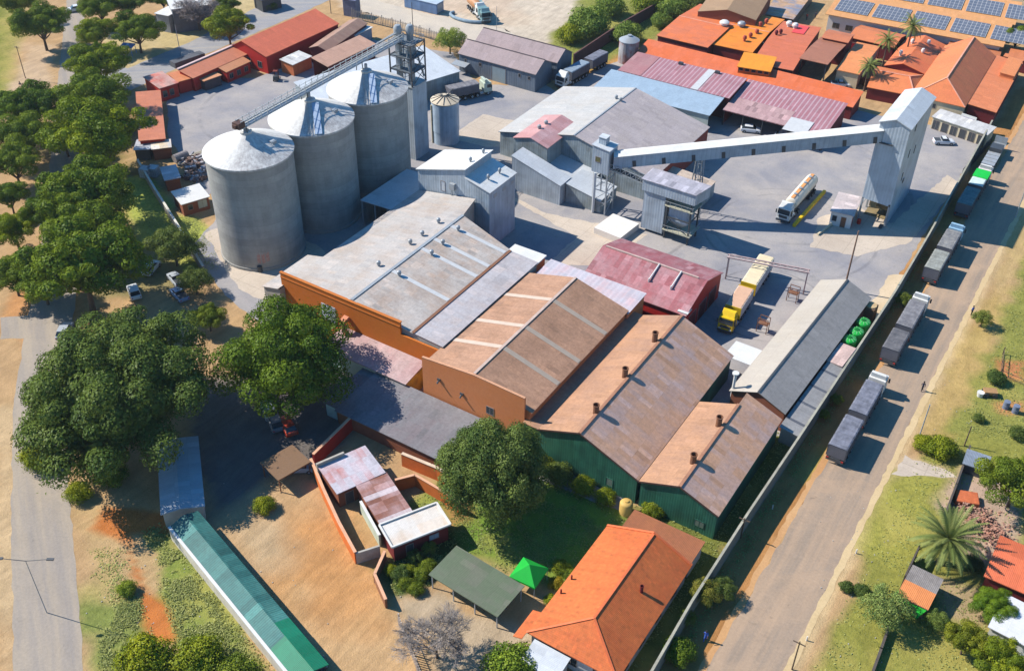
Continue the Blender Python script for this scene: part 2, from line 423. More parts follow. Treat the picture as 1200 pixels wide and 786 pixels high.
# top: building lot, strip of bush
zone([(400,-60),(700,-60),(690,10),(640,62),(560,52),(400,8)], rgb(226,208,184), .08, 3, .8)
zone([(455,-60),(640,-60),(600,20),(480,20)], rgb(224,196,168), .08, 5, 2, .7)
zone([(640,55),(700,-20),(850,-40),(800,30),(700,85),(660,100)], rgb(156,158,76), 1, 2, .8)
zone([(655,95),(745,55),(760,45),(730,80),(660,120),(640,120)], rgb(212,158,96), .15, 2, .7)
me = bpy.data.meshes.new('ground')
idx = np.arange(nx*ny).reshape(nx, ny)
q = np.stack([idx[:-1,:-1], idx[1:,:-1], idx[1:,1:], idx[:-1,1:]], -1).reshape(-1, 4)
me.vertices.add(len(X)); co = np.stack([X, Y, np.zeros_like(X)], 1); me.vertices.foreach_set('co', co.ravel())
me.loops.add(q.size); me.loops.foreach_set('vertex_index', q.ravel().astype(np.int32))
me.polygons.add(len(q)); me.polygons.foreach_set('loop_start', np.arange(0, q.size, 4, dtype=np.int32))
me.update(calc_edges=True)
C[:,:3] *= .86
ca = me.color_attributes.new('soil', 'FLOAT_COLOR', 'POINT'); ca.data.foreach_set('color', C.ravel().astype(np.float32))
t = NT('soil_and_grass'); a = t.n.new('ShaderNodeAttribute'); a.attribute_name = 'soil'
pos = t.tc.outputs['Object']
n1 = t.noise(pos, .35, 6, .62); n2 = t.noise(pos, 1.6, 5, .7); n3 = t.noise(pos, 5.0, 3, .7); n4 = t.noise(pos, .09, 4, .6)
gr = a.outputs['Alpha']
colr = t.scale(a.outputs['Color'], t.math('MULTIPLY', t.ramp(n1, .3, .7, .84, 1.14), t.ramp(n3, .3, .7, .88, 1.10)))
tuft = t.mix(t.ramp(n2, .42, .64, 0, .75), colr, t.mix(.55, colr, (.045, .062, .014)))
dryp = t.mix(t.ramp(n4, .50, .62, 0, .55), tuft, t.mix(.6, tuft, rgb(196,176,100)))
sp = t.n.new('ShaderNodeTexVoronoi'); sp.inputs['Scale'].default_value = 1.7; t.l.new(pos, sp.inputs['Vector']); spk = t.ramp(sp.outputs['Distance'], .10, .17, 1, 0)
rut = t.noise(t.comb(t.math('MULTIPLY', t.sep(pos)[0], .9), t.math('MULTIPLY', t.sep(pos)[1], .14), 2.0), .7, 5, .65, 1.2); colr = t.scale(colr, t.ramp(rut, .36, .64, 1.09, .84))
colr = t.mix(t.math('MULTIPLY', spk, t.ramp(n1, .45, .6, 0, .55)), colr, t.scale(colr, .5))
colr2 = t.mix(gr, t.mix(t.ramp(n2, .55, .75, 0, .35), colr, t.scale(colr, .72)), dryp)
t.bump(t.math('ADD', n2, n3), .5, .18)
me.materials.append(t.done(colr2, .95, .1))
g = bpy.data.objects.new('ground', me); COL.objects.link(g); g['kind'] = 'structure'

def jagged(pts, step=1.2, amp=.25, seed=0):
    rs = random.Random(seed); out = []
    for k in range(len(pts)):
        a, b = Vector(pts[k]), Vector(pts[(k+1) % len(pts)]); L = (b-a).length; n = max(1, int(L/step))
        nrm = Vector((-(b-a).y, (b-a).x)).normalized()
        for i in range(n): out.append(tuple(a.lerp(b, i/n)+nrm*rs.uniform(-amp, amp)))
    return out
def sheet(name, pts, z, mat, step=1.2, amp=.25, seed=0, kind='structure'):
    P = jagged([Vector(p) for p in pts], step, amp, seed)
    bm = bmesh.new(); vs = [bm.verts.new((p[0], p[1], z)) for p in P]; f = bm.faces.new(vs)
    if f.normal.z < 0: f.normal_flip()
    bmesh.ops.triangulate(bm, faces=bm.faces[:]); m = bpy.data.meshes.new(name); bm.to_mesh(m); bm.free()
    m.materials.append(mat); o = bpy.data.objects.new(name, m); COL.objects.link(o); o['kind'] = kind; return o
def asphalt(key, c, dust, axis=None, amt=.5, patch=.0, arcs=(), slab=0):
    if key in MATS: return MATS[key]
    t = NT(key); v = t.tc.outputs['Object']
    if axis is not None:
        o = t.sep(v); ca_, sa_ = math.cos(axis), math.sin(axis)
        al = t.math('ADD', t.math('MULTIPLY', o[0], ca_), t.math('MULTIPLY', o[1], sa_))
        ac = t.math('SUBTRACT', t.math('MULTIPLY', o[1], ca_), t.math('MULTIPLY', o[0], sa_))
        sv = t.comb(t.math('MULTIPLY', al, .05), t.math('MULTIPLY', ac, .8), 0.0)
    else: sv = v
    n1 = t.noise(sv, .9 if axis is not None else .1, 5, .6); n2 = t.noise(v, .25, 5, .65); n3 = t.noise(v, 3.0, 4, .7); n4 = t.noise(v, .06, 4, .6, 1.5)
    col = t.mix(t.math('MULTIPLY', t.ramp(n1, .38, .64), amt), c, dust)
    col = t.mix(t.math('MULTIPLY', t.ramp(n4, .50, .66), amt*.8), col, dust)
    col = t.mix(t.ramp(n2, .56, .74, 0, .4), col, tuple(x*.6 for x in c))
    ed = t.n.new('ShaderNodeTexVoronoi'); ed.feature = 'DISTANCE_TO_EDGE'; ed.inputs['Scale'].default_value = .11; t.l.new(t.n.new('ShaderNodeTexCoord').outputs['Object'], ed.inputs['Vector'])
    wv = t.noise(v, .6, 3); col = t.scale(col, t.ramp(t.math('ADD', ed.outputs['Distance'], t.math('MULTIPLY', wv, .03)), .012, .024, .95, 1.0))
    col = t.scale(col, t.math('MULTIPLY', t.ramp(n3, .3, .7, .9, 1.09), t.ramp(n2, .3, .7, .93, 1.06)))
    st = t.noise(v, .8, 4, .6, .8); col = t.mix(t.ramp(st, .64, .74, 0, .35), col, tuple(x*.45 for x in c))
    if arcs or slab: o = t.sep(v)
    for (cx, cy, r, w) in arcs:                # tyre tracks turning through the yard
        dx, dy = t.math('SUBTRACT', o[0], cx), t.math('SUBTRACT', o[1], cy)
        d = t.math('ABSOLUTE', t.math('SUBTRACT', t.math('SQRT', t.math('ADD', t.math('MULTIPLY', dx, dx), t.math('MULTIPLY', dy, dy))), r))
        f = t.math('MULTIPLY', t.ramp(d, w*.5, w, .42, 0), t.ramp(t.noise(v, .12, 4, .7), .42, .62)); col = t.mix(f, col, tuple(x*.5 for x in c))
    if slab:
        jl = t.math('MINIMUM', *[t.math('ABSOLUTE', t.math('SUBTRACT', t.math('FRACT', t.math('DIVIDE', o[k], slab)), .5)) for k in (0,1)]); col = t.scale(col, t.ramp(jl, .006, .016, .8, 1.0))
    t.bump(n3, .25, .05)
    MATS[key] = t.done(col, .9, .2); return MATS[key]
M_yard = asphalt('worn_yard_asphalt', rgb(148,146,150), rgb(184,175,166), None, .75, 0, ((-44,162,13,.35),(-44,162,15.2,.35),(-52,178,22,.4),(-52,178,24.3,.4),(-90,178,16,.4),(-88,150,30,.4),(-150,150,20,.5),(-39,140,9,.3),(-39,140,11,.3)))
M_conc = asphalt('pale_concrete', rgb(194,178,160), rgb(214,198,178), None, .8, 0, (), 4.5)
M_roadr = asphalt('dusty_road_asphalt', rgb(158,140,122), rgb(188,160,132), math.pi/2, .8)
M_roadl = asphalt('light_road_asphalt', rgb(158,148,138), rgb(182,166,144), R(146), .7)
M_side = asphalt('side_road_asphalt', rgb(150,150,154), rgb(186,176,160), R(40), .5)
# left road: straight, two measured edges
ra, rb = at(13,600), at(52,261); dl = (rb-ra).normalized(); nl = Vector((-dl.y, dl.x, 0))
wl_ = abs((at(81,586)-ra).dot(nl))
if (at(81,586)-ra).dot(nl) < 0: nl = -nl
p0 = ra-dl*60; p1 = ra+dl*330
roadL = sheet('left_road', [(-60.0,12.8),(-82,28.8),(-102,43.5),(-117.8,55.5),(-128.3,65),(-156.2,90.8),(-207.3,134.6),(-231,155.2),(-300,215),(-295.5,220.5),(-229.2,159.8),(-207.1,139.9),(-151.9,96.1),(-124,70.4),(-113.5,60.9),(-97.6,48.9),(-75.6,33),(-53.6,17.1)], .008, M_roadl, 1.5, .16, 3)
roadR = sheet('right_road', [(-18.5,30),(-11.2,30),(-11.2,420),(-18.5,420)], .008, M_roadr, 1.3, .2, 4)
M_sand = asphalt('pale_sand', rgb(206,178,132), rgb(220,194,150), None, .6)
sheet('kerb_strip', [(-11.35,30),(-10.55,30),(-10.55,420),(-11.35,420)], .014, M_sand, 1.0, .14, 41)
sheet('shoulder_strip', [(-19.3,30),(-18.4,30),(-18.4,250),(-19.3,250)], .004, asphalt('orange_sand', rgb(196,146,96), rgb(212,170,122), None, .6), 1.0, .2, 42)
sheet('crossing_road', [at(*p)[:2] for p in [(0,372),(0,398),(75,392),(78,368)]], .012, M_roadl, 1.5, .2, 5)
sheet('side_road', [at(*p)[:2] for p in [(98,88),(150,108),(236,66),(330,26),(400,-6),(380,-30),(310,4),(226,48),(150,80),(110,70)]], .010, M_side, 1.5, .2, 6)
sheet('top_road', [at(*p)[:2] for p in [(425,14),(470,26),(600,62),(640,62),(590,34),(480,12),(420,-6)]], .008, asphalt('pale_side_road', rgb(196,184,168), rgb(222,206,182), None, .6), 1.5, .4, 8)
yard = [(196,118),(214,88),(300,92),(420,44),(470,52),(530,62),(560,100),(640,100),(655,110),(700,80),(760,60),(860,88),(990,126),(1050,140),(1165,160)]
yw = [at(*p)[:2] for p in yard]+[(-23.6,214),(-23.4,112),(-37,104),(-37,86),(-76,84),(-112,92),(-128,98),(-133,112),(-140,128)]+[at(*p)[:2] for p in [(240,232),(214,182),(198,166)]]
sheet('plant_yard', yw, .012, M_yard, 1.5, .25, 9)
sheet('silo_apron', [(-113,95),(-97,94),(-97,104),(-110,112),(-128,112),(-130,104)], .018, M_conc, 1.2, .3, 10)
sheet('loading_apron', [at(*p)[:2] for p in [(604,232),(640,250),(700,262),(760,275),(700,312),(640,310),(676,278),(600,234)]], .020, M_conc, 1.0, .2, 11)
sheet('weighbridge_apron', [at(*p)[:2] for p in [(958,256),(1000,240),(1045,262),(1110,205),(1125,215),(1066,285),(1005,300),(950,290)]], .020, M_conc, 1.0, .25, 12)
sheet('concrete_slab', [at(*p)[:2] for p in [(524,162),(566,134),(604,142),(622,150),(602,172),(570,172)]], .020, M_conc, 1.0, .15, 13)
sheet('yard_edge', [at(*p)[:2] for p in [(1040,322),(1062,322),(1046,352),(1000,400),(996,388),(1032,340)]], .020, asphalt('sandy_concrete', rgb(208,184,150), rgb(220,200,170), None, .6), 1, .3, 14)
sheet('house_drive', [at(*p)[:2] for p in [(1046,556),(1060,534),(1110,552),(1122,560),(1200,600),(1200,585),(1130,545),(1062,530)][:4]], .012, M_conc, 1, .25, 15)

# ------------------------------------------------------------------ palettes
GALV1, GALV2 = rgb(196,190,184), rgb(176,156,138)
RUST1, RUST2 = rgb(194,146,110), rgb(164,126,102)
def P_(key, *a, **k): return plain(key, *a, **k)
MATS['win_frame'] = plain('painted_window_frame', rgb(150,136,128), .6, .1)
M_clad = ribwall('blue_grey_cladding', rgb(184,196,206), .5, .45, .1, rgb(168,178,186))
M_clad2 = ribwall('dull_grey_cladding', rgb(160,172,176), .5, .55, .14, rgb(142,150,150))
M_cladroof = roofmat('pale_steel', rgb(212,216,218), rgb(186,190,194), 'y', .4, .4, .9, .06, .2)
M_cladroofx = roofmat('pale_steel', rgb(212,216,218), rgb(186,190,194), 'x', .4, .4, .9, .06, .2)
M_green = ribwall('dark_green_cladding', rgb(50,108,86), .34, .55, .16, rgb(42,92,76))
M_orange = plain('orange_plaster', rgb(210,118,38), .8, .10, .35, rgb(196,104,32))
M_salmon = plain('salmon_plaster', rgb(224,142,90), .85, .10, .3, rgb(210,126,72))
M_red = plain('red_paint', rgb(196,44,36), .6, .12, .5)
M_redroof = plain('dull', rgb(190,90,70), .6)
M_white = plain('white_paint', rgb(226,224,218), .55, .08, .6)
M_dark = plain('dark_steel', rgb(74,78,82), .5, .15, 1.5, spec=.4)
M_black = plain('black_rubber', (.02,.02,.021), .8, .1, 3)
M_steel = plain('galvanised_steel', rgb(168,176,182), .4, .12, 1.2, rgb(150,146,140), .5)
M_rustst = plain('rusty_steel', rgb(146,100,72), .75, .25, 1.0, rgb(112,84,70))
M_brick = plain('red_brown_brick', rgb(158,96,70), .9, .2, 1.2, rgb(132,78,58))
M_maroon = plain('maroon_paint', rgb(120,42,44), .7, .15, .6)
M_cream = plain('cream_plaster', rgb(222,206,172), .85, .1, .5)
M_greywall = plain('weathered_wall', rgb(196,190,178), .9, .18, .6, rgb(150,142,128))
M_yel = plain('yellow_paint', rgb(238,196,30), .5, .1, 1)
M_door = plain('pale_door_paint', rgb(214,218,220), .6, .1, 2, rgb(160,176,196))

# ------------------------------------------------------------------ silos
def concrete_silo():
    if 'silo' in MATS: return MATS['silo']
    t = NT('slipform_concrete'); v = t.tc.outputs['Object']; o = t.sep(v)
    ang = t.math('ARCTAN2', o[1], o[0])
    lv = t.comb(t.math('MULTIPLY', ang, 3), 0.0, t.math('MULTIPLY', o[2], .8))
    lift = t.white(t.comb(0.0, 0.0, t.math('FLOOR', t.math('DIVIDE', o[2], 1.22))))
    pan = t.white(t.comb(t.math('FLOOR', t.math('MULTIPLY', ang, 4.5)), 1.0, t.math('FLOOR', t.math('DIVIDE', o[2], 1.22))))
    st = t.noise(t.comb(t.math('MULTIPLY', ang, 9), 2.0, t.math('MULTIPLY', o[2], .09)), 1.2, 5, .65)
    n = t.noise(v, .3, 5, .6); n2 = t.noise(v, 2.5, 4, .7)
    col = t.mix(t.ramp(n, .4, .65), rgb(176,174,168), rgb(160,158,154))
    br = t.math('MULTIPLY', t.ramp(lift, 0, 1, .91, 1.06), t.ramp(pan, 0, 1, .95, 1.04))
    br = t.math('MULTIPLY', br, t.ramp(st, .42, .78, 1.02, .89))
    br = t.math('MULTIPLY', br, t.ramp(n2, .3, .7, .95, 1.05))
    seam = t.math('FRACT', t.math('DIVIDE', o[2], 1.22)); br = t.math('MULTIPLY', br, t.ramp(seam, 0, .07, .80, 1.0))
    t.bump(n2, .2, .03)
    MATS['silo'] = t.done(t.mix(1.0, col, t.comb(br, br, br), 'MULTIPLY'), .9, .2); return MATS['silo']
def cone_mat():
    if 'cone' in MATS: return MATS['cone']
    t = NT('weathered_white_silo_roof'); v = t.tc.outputs['Object']; o = t.sep(v)
    n = t.noise(v, .5, 6, .7, .6); n2 = t.noise(v, 1.4, 5, .75); ang = t.math('ARCTAN2', o[1], o[0])
    st = t.noise(t.comb(t.math('MULTIPLY', ang, 8), t.math('MULTIPLY', t.math('SQRT', t.math('ADD', t.math('MULTIPLY', o[0], o[0]), t.math('MULTIPLY', o[1], o[1]))), .3), 3.0), 1., 4, .7)
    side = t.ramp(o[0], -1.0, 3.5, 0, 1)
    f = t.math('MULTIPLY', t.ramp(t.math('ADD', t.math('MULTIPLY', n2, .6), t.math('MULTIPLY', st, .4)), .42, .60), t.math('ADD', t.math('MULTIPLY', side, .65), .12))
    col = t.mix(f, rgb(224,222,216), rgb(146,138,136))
    t.bump(n2, .2, .04)
    MATS['cone'] = t.done(t.scale(col, t.ramp(n, .3, .7, .92, 1.05)), .6, .3); return MATS['cone']
M_milroof = roofmat('white_mill', rgb(228,228,224), rgb(206,206,206), 'y', .45, .4, .9, .05, .2)
M_ramp = plain('light_blue_walkway', rgb(176,194,216), .6, .08, 1)
SIL = [(-118.0,106.3,'left'),(-117.35,120.8,'middle'),(-116.9,135.4,'right')]
SR, SH, SA = 7.05, 19.0, 22.3
SL = {'left': 'tall round concrete silo with clean white cone roof, nearest the small lawn',
      'middle': 'tall round concrete silo standing between the two other silos, blue stair on its roof',
      'right': 'tall round concrete silo with mottled cone roof beside the steel head tower'}
for i, (sx, sy, which) in enumerate(SIL):
    s = thing('silo', SL[which], 'silo', (sx, sy, 0), 0, 'concrete silos in a row')
    MB().lathe([(SR+.15, -.2), (SR+.15, .5), (SR, .52), (SR, SH)], 96).build('wall', concrete_silo(), s, smooth=True)
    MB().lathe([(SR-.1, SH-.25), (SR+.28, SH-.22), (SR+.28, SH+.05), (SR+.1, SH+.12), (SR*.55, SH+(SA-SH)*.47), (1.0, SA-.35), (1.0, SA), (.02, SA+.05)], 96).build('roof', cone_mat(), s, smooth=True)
    d = Vector((-sx, -sy, 0)).normalized(); n_ = Vector((-d.y, d.x, 0))
    top, bot = d*1.1+Vector((0,0,SA-.25)), d*(SR+.1)+Vector((0,0,SH+.25))
    if i:
        off = n_*.9
        MB().beam(top+off, bot+off, 1.15, .08).build('stair_ramp', M_ramp, s)
        lad = MB(); o2 = n_*-.55
        for sg in (-.25, .25): lad.beam(top+o2+n_*sg+Vector((0,0,.1)), bot+o2+n_*sg+Vector((0,0,.1)), .07)
        for k in range(24):
            c = (top+o2).lerp(bot+o2, (k+.5)/24)+Vector((0,0,.1)); lad.beam(c-n_*.25, c+n_*.25, .05)
        lad.build('ladder', M_steel, s)
    MB().lathe([(.6,SA-.4),(.6,SA+.15),(.28,SA+.4),(.28,SA+1.1)], 14).build('inlet', M_steel, s, smooth=True)
    hatch = MB(); hd = Matrix.Rotation(R(70), 3, 'Z') @ d; hp = hd*4.2+Vector((0,0,SA-(SA-SH)*.6+.1)); hatch.box(hp.x-.45,hp.x+.45,hp.y-.45,hp.y+.45,hp.z-.2,hp.z+.35); hatch.build('hatch', M_steel, s)
    if i == 0:
        MB().lathe([(.4,-.0),(.4,1.1),(.01,1.15)], 12, d.x*(SR+.1)-1.2*n_.x, d.y*(SR+.1)-1.2*n_.y).build('outlet_pipe', M_dark, s)
        rs = random.Random(5)                # faded pink paint left on the wall near the foot
        for k in range(3):
            a0 = math.atan2(d.y, d.x)+R(3-k*6); m = MB(); vs = []
            for zz in (1.6, 3.4):
                for aa in np.linspace(a0-R(2.2), a0+R(2.2), 5): vs.append(((SR+.012)*math.cos(aa), (SR+.012)*math.sin(aa), zz+rs.uniform(-.3,.3)))
            m.add(vs, [(j, j+1, j+6, j+5) for j in range(4)]).build('faded_paint_patch', plain('faded_pink_paint', rgb(196,150,142), .9, .25, 2, rgb(178,164,152)), s)

# catwalk with conveyor over the silos
cw = thing('catwalk', 'long steel conveyor catwalk with railings running over the three silo roofs', 'catwalk', (SIL[0][0], SIL[0][1], 0))
a = Vector((.0,-1.2,23.35)); b = Vector((SIL[2][0]-SIL[0][0]-1.2, 41.0, 23.9)); dr = (b-a).normalized(); sd = Vector((dr.y,-dr.x,0)).normalized()
MB().beam(a, b, 1.1, .07).build('deck', plain('pale_grating_deck', rgb(206,208,208), .6, .1), cw)
MB().beam(a+Vector((0,0,.35))-sd*.25, b+Vector((0,0,.35))-sd*.25, .3, .24).build('conveyor_trough', plain('pale_trough', rgb(196,198,198), .5), cw)
m = MB()
for sg in (-.58, .58):
    for hh in (.55, 1.05): m.beam(a+sd*sg+Vector((0,0,hh)), b+sd*sg+Vector((0,0,hh)), .08)
    m.beam(a+sd*sg+Vector((0,0,-.12)), b+sd*sg+Vector((0,0,-.12)), .1, .2)
    for k in range(29): p = a.lerp(b, k/28)+sd*sg; m.beam(p, p+Vector((0,0,1.25)), .09)
m.build('railing', plain('pale_railing', rgb(206,208,206), .5), cw)
m = MB()
for (sx, sy, w) in SIL:
    c = Vector((sx-SIL[0][0], sy-SIL[0][1], 0)); u = (c-a).dot(dr); p = a+dr*u
    for sg in (-.6,.6): m.beam(p+sd*sg, Vector((p.x,p.y,21.9))+sd*sg*1.3, .12)
m.build('support_frame', M_dark, cw)
m = MB(); m.box(-.7,.7,-1.9,-.5,23.3,24.3); m.box(-.35,.35,-2.3,-1.9,23.5,24.1); m.build('drive_motor', plain('brown_motor', rgb(96,70,60), .6), cw)

# head tower: clad leg column with open lattice on top
ht = thing('head_tower', 'clad elevator column with open steel lattice platform on top beside the mottled silo', 'elevator tower', (-120.3,146.1,0))
MB().ring([(0,0,15.1),(5.2,0,15.1),(5.2,4.4,15.1),(0,4.4,15.1)]).build('wall', M_clad, ht)
MB().box(-.1,5.3,-.1,4.5,15.1,15.25).build('roof', M_steel, ht)
m = MB(); L = [(0.1,.1),(5.1,.1),(5.1,4.4),(.1,4.4)]
for (x,y) in L: m.beam((x,y,15.2),(x,y,23.4),.22)
for z in (17.9, 20.6, 23.2):
    for k in range(4): p,q = L[k],L[(k+1)%4]; m.beam((*p,z),(*q,z),.16)
for k in range(4):
    p,q = L[k],L[(k+1)%4]
    for z in (15.3,17.9,20.6): m.beam((*p,z),(*q,z+2.5),.09)
m.build('lattice', M_dark, ht)
for z in (17.9, 20.6, 23.2): MB().box(.3,4.9,.3,4.2,z-.05,z).build('platform', plain('grating', rgb(120,128,134), .6), ht)
m = MB()
for k in range(4):
    p,q = L[k],L[(k+1)%4]; m.beam((*p,24.2),(*q,24.2),.05); m.beam((*p,23.8),(*q,23.8),.04)
    for j in range(5): c = Vector((*p,23.2)).lerp(Vector((*q,23.2)), j/5); m.beam(c, c+Vector((0,0,1.05)), .05)
m.build('railing', M_steel, ht)
for k,(x,y) in enumerate([(1.4,1.3),(3.2,2.6)]):
    m = MB(); m.box(x-.45,x+.45,y-.45,y+.45,15.3,24.6); m.build('elevator_leg', M_steel, ht)
    m = MB(); m.lathe([(.7,24.6),(.8,25.0),(.8,25.7),(.5,26.2),(.02,26.3)],14,x,y); m.build('elevator_head', M_steel, ht, smooth=True)
m = MB(); m.tube((1.4,1.3,24.9),(-.2,-3,23.6),.22); m.tube((3.2,2.6,24.9),(4.9,4.2,16),.2); m.tube((3.6,.8,22),(4.9,.4,15.4),.18); m.build('spout', M_steel, ht, smooth=True)

# small steel tank with conical lid
tk = thing('steel_tank', 'small blue-white cylindrical steel tank with ribbed cone lid and drain pipe', 'tank', (-115.2,156.4,0))
MB().lathe([(2.7,0),(2.7,2.6),(2.78,2.65),(2.78,8.9)],40).build('shell', ribwall('tank_panels', rgb(178,196,212), 1.2, .4, .08), tk, smooth=True)
MB().lathe([(2.85,8.7),(2.9,8.9),(1.2,9.5),(.4,9.75),(.4,10.0),(.01,10.02)],40).build('lid', plain('tan_lid', rgb(216,200,174), .6, .12, .8), tk, smooth=True)
m = MB()
for k in range(12): an = k*math.pi/6; m.beam((.4*math.cos(an),.4*math.sin(an),9.85),(2.8*math.cos(an),2.8*math.sin(an),8.98),.1)
m.build('lid_rib', M_dark, tk)
MB().tube((-1.6,-2.4,0),(-1.6,-2.4,8.2),.17).build('drain_pipe', M_cream, tk, smooth=True)
m = MB(); m.beam((.5,.3,9.9),(1.4,1.0,11.2),.12); m.build('vent_stub', M_dark, tk)

# long white shed behind the silos
house('storage_shed', 'long low white-roofed shed behind the silos, beyond the catwalk', 'shed', fr((385,128),(540,81),(500,55),5.0), 4.6, 5.0, 'mono', zs=(4.5,4.5,5.6,5.6),
      wall=M_clad2, roof=M_cladroofx)
# ------------------------------------------------------------------ white metal workshop tower (raised and lower roof)
wb = thing('mill_building', 'tall white corrugated metal mill building with stepped roof between silos and grey warehouse', 'mill', (-100.15,127.5,0))
W1, W2, D1 = 9.95, 14.85, 8.0
m = MB(); m.ring([(0,0,11.2),(W1,0,14.1),(W1,D1,14.1),(0,D1,11.2)]); m.ring([(W1+.003,0,12.6),(W2,0,11.25),(W2,D1,11.25),(W1+.003,D1,12.6)]); m.build('wall', M_clad, wb)
MB().slab([[(-.3,-.25,11.2),(W1+.25,-.25,14.28),(W1+.25,D1+.2,14.28),(-.3,D1+.2,11.2)]],.12).build('upper_roof', M_milroof, wb)
MB().slab([[(W1+.0,-.2,12.7),(W2+.25,-.2,11.33),(W2+.25,D1+.2,11.33),(W1+.0,D1+.2,12.7)]],.12).build('lower_roof', M_milroof, wb)
for (x,y,z) in [(9.0,3.0,13.9),(9.2,6.6,13.95),(12.9,2.6,12.0),(13.2,5.6,11.9)]: turbine_vent(wb, x, y, z-.1, M_steel, .26)
m = MB(); m.box(7.0,8.0,-.6,.05,9.7,10.8); m.tube((7.3,-.3,9.7),(7.3,-.3,5.5),.1); m.build('wall_fan', M_steel, wb)
window(wb, 's', 5.3, 8.6, .8, 1.8, W1, D1, 0, name='door', pane=M_door)
for k in range(3): MB().box(W2-.03,W2+.04,1.3+k*2.7,2.3+k*2.7,9.6,10.3).build('vent_panel', M_steel, wb)

# ------------------------------------------------------------------ warehouse A (orange parapet, grey roof)
A_ = thing('warehouse', 'large grey-roofed warehouse with orange parapet wall and roof turbines, beside the silos', 'warehouse', (-100.0,93.0,0))
def za(x): return 7.2+(9.55-7.2)*x/13.5 if x <= 13.5 else 9.55-(9.55-8.1)*(x-13.5)/11.0
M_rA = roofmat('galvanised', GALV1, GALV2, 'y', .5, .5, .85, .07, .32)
DA = 28.5
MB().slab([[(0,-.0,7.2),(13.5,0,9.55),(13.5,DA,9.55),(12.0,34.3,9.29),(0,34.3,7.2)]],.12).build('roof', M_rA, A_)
MB().slab([[(13.503,0,9.55),(24.5,0,8.1),(24.5,DA-2.6,8.1),(13.503,DA,9.55)]],.12).build('weathered_off_sun_roof', roofmat('weathered_off_sun', rgb(200,190,180), rgb(176,154,136), 'y', .6, .7, .8, .12, .4, row=1.5), A_)  # slope away from sun; weathering, plus tone painted for its light contrast
MB().slab([[(24.5,.15,8.05),(29.7,.15,7.75),(29.7,DA-2.7,7.75),(24.5,DA-2.7,8.05)]],.1).build('valley_roof', roofmat('valley', rgb(196,190,190), rgb(178,158,146), 'y', .5, .5, .85, .08, .35), A_)
MB().slab([[(-3.4,-1.5,6.3),(0.05,-1.5,7.15),(.05,9.0,7.15),(-3.4,9.0,6.3)]],.1).build('lean_to_roof', M_rA, A_)
MB().ring([(.25,.25,za(.25)-.08),(13.5,.25,9.45),(24.4,.25,8.0),(29.6,.25,7.6),(29.6,DA-3,7.6),(24.4,DA-3,8.0),(13.5,DA-.4,9.45),(11.8,34.2,9.15),(.25,34.2,za(.25)-.08)]).ring([(-3.2,-1.3,6.2),(.2,-1.3,7.0),(.2,8.8,7.0),(-3.2,8.8,6.2)]).build('wall', M_greywall, A_)
MB().box(-.3,22.55,-.28,.02,0,9.28).box(22.55,29.4,-.28,.02,0,7.15).build('parapet', M_orange, A_)
MB().box(-.4,22.65,-.36,.1,9.28,9.42).box(-.32,22.5,-.36,-.285,8.5,8.62).build('coping', plain('orange_coping', rgb(204,118,48), .8, .1), A_)
f = MB(); f.box(7.6,10.3,-.36,-.285,4.0,6.9); fo = f.build('roller_door', plain('pale_roller_door', rgb(206,212,220), .6, .1, 3, rgb(150,168,198)), A_)
m = MB(); m.beam((12.5,-.3,6.2),(12.5,-1.6,5.9),.9,.5); m.beam((12.5,-1.5,5.8),(13.2,-1.6,4.1),.7,.5); m.build('duct', plain('salmon_duct', rgb(214,140,104), .6), A_)
def loc(o, p): return (p.x-o.location.x, p.y-o.location.y)
for (px,py) in [(514,263),(495,278),(481,288),(444,313)]:
    p = loc(A_, at(px,py,8.9)); turbine_vent(A_, p[0], p[1], za(p[0])-.05, M_steel)
M_sky = plain('translucent_sheet', rgb(208,208,206), .45, .08, 1.2)
for (px,py) in [(537,271),(519,287),(506,299),(468,324)]:
    p = loc(A_, at(px,py,9.2)); turbine_vent(A_, p[0], p[1], za(p[0])-.05, M_steel)
    skylight(A_, (13.8, p[1]+.3, za(13.8)), (24.2, p[1]+.3, za(24.2)), .75, M_sky)
MB().beam((13.5,0,9.6),(13.5,DA,9.6),.5,.08).build('ridge_cap', M_steel, A_)
MB().beam((24.5,.1,8.12),(24.5,DA-2.7,8.12),.5,.06).build('gutter', M_rustst, A_)

# ------------------------------------------------------------------ warehouse B (salmon wall, rust roof with pale strips)
B_ = thing('warehouse', 'tall salmon-walled warehouse with rust roof crossed by pale strips', 'warehouse', (-70.8,88.5,0))
WB, DB, XR = 18.1, 27.4, 8.9
def zb(x): return 7.3+(9.75-7.3)*(x/XR if x <= XR else (WB-x)/(WB-XR))
M_rB = roofmat('rusty_strip', rgb(190,146,116), rgb(162,122,94), 'y', .7, .75, .85, .10, .45)
MB().slab([[(0,.2,7.3),(XR,.2,9.75),(XR,DB,9.75),(0,DB,7.3)],[(XR,.2,9.75),(WB,.2,7.3),(WB,DB,7.3),(XR,DB,9.75)]],.12).build('roof', M_rB, B_)
MB().ring([(.3,.3,zb(.3)-.08),(XR,.3,9.65),(WB-.4,.3,zb(WB-.4)-.08),(WB-.4,DB-.3,zb(WB-.4)-.08),(XR,DB-.3,9.65),(.3,DB-.3,zb(.3)-.08)]).build('wall', M_salmon, B_)
m = MB(); x0, x1 = .35, WB-1.05
pts = [(x0,0),(x1,0),(x1,9.45),(XR,9.72),(x0,8.95)]
vs = [(p[0],-.02,p[1]) for p in pts]+[(p[0],.26,p[1]) for p in pts]; n = 5
m.add(vs, [tuple(range(n)), tuple(range(2*n-1,n-1,-1))]+[((i+1)%n,i,n+i,n+(i+1)%n) for i in range(n)]); m.build('parapet', M_salmon, B_)
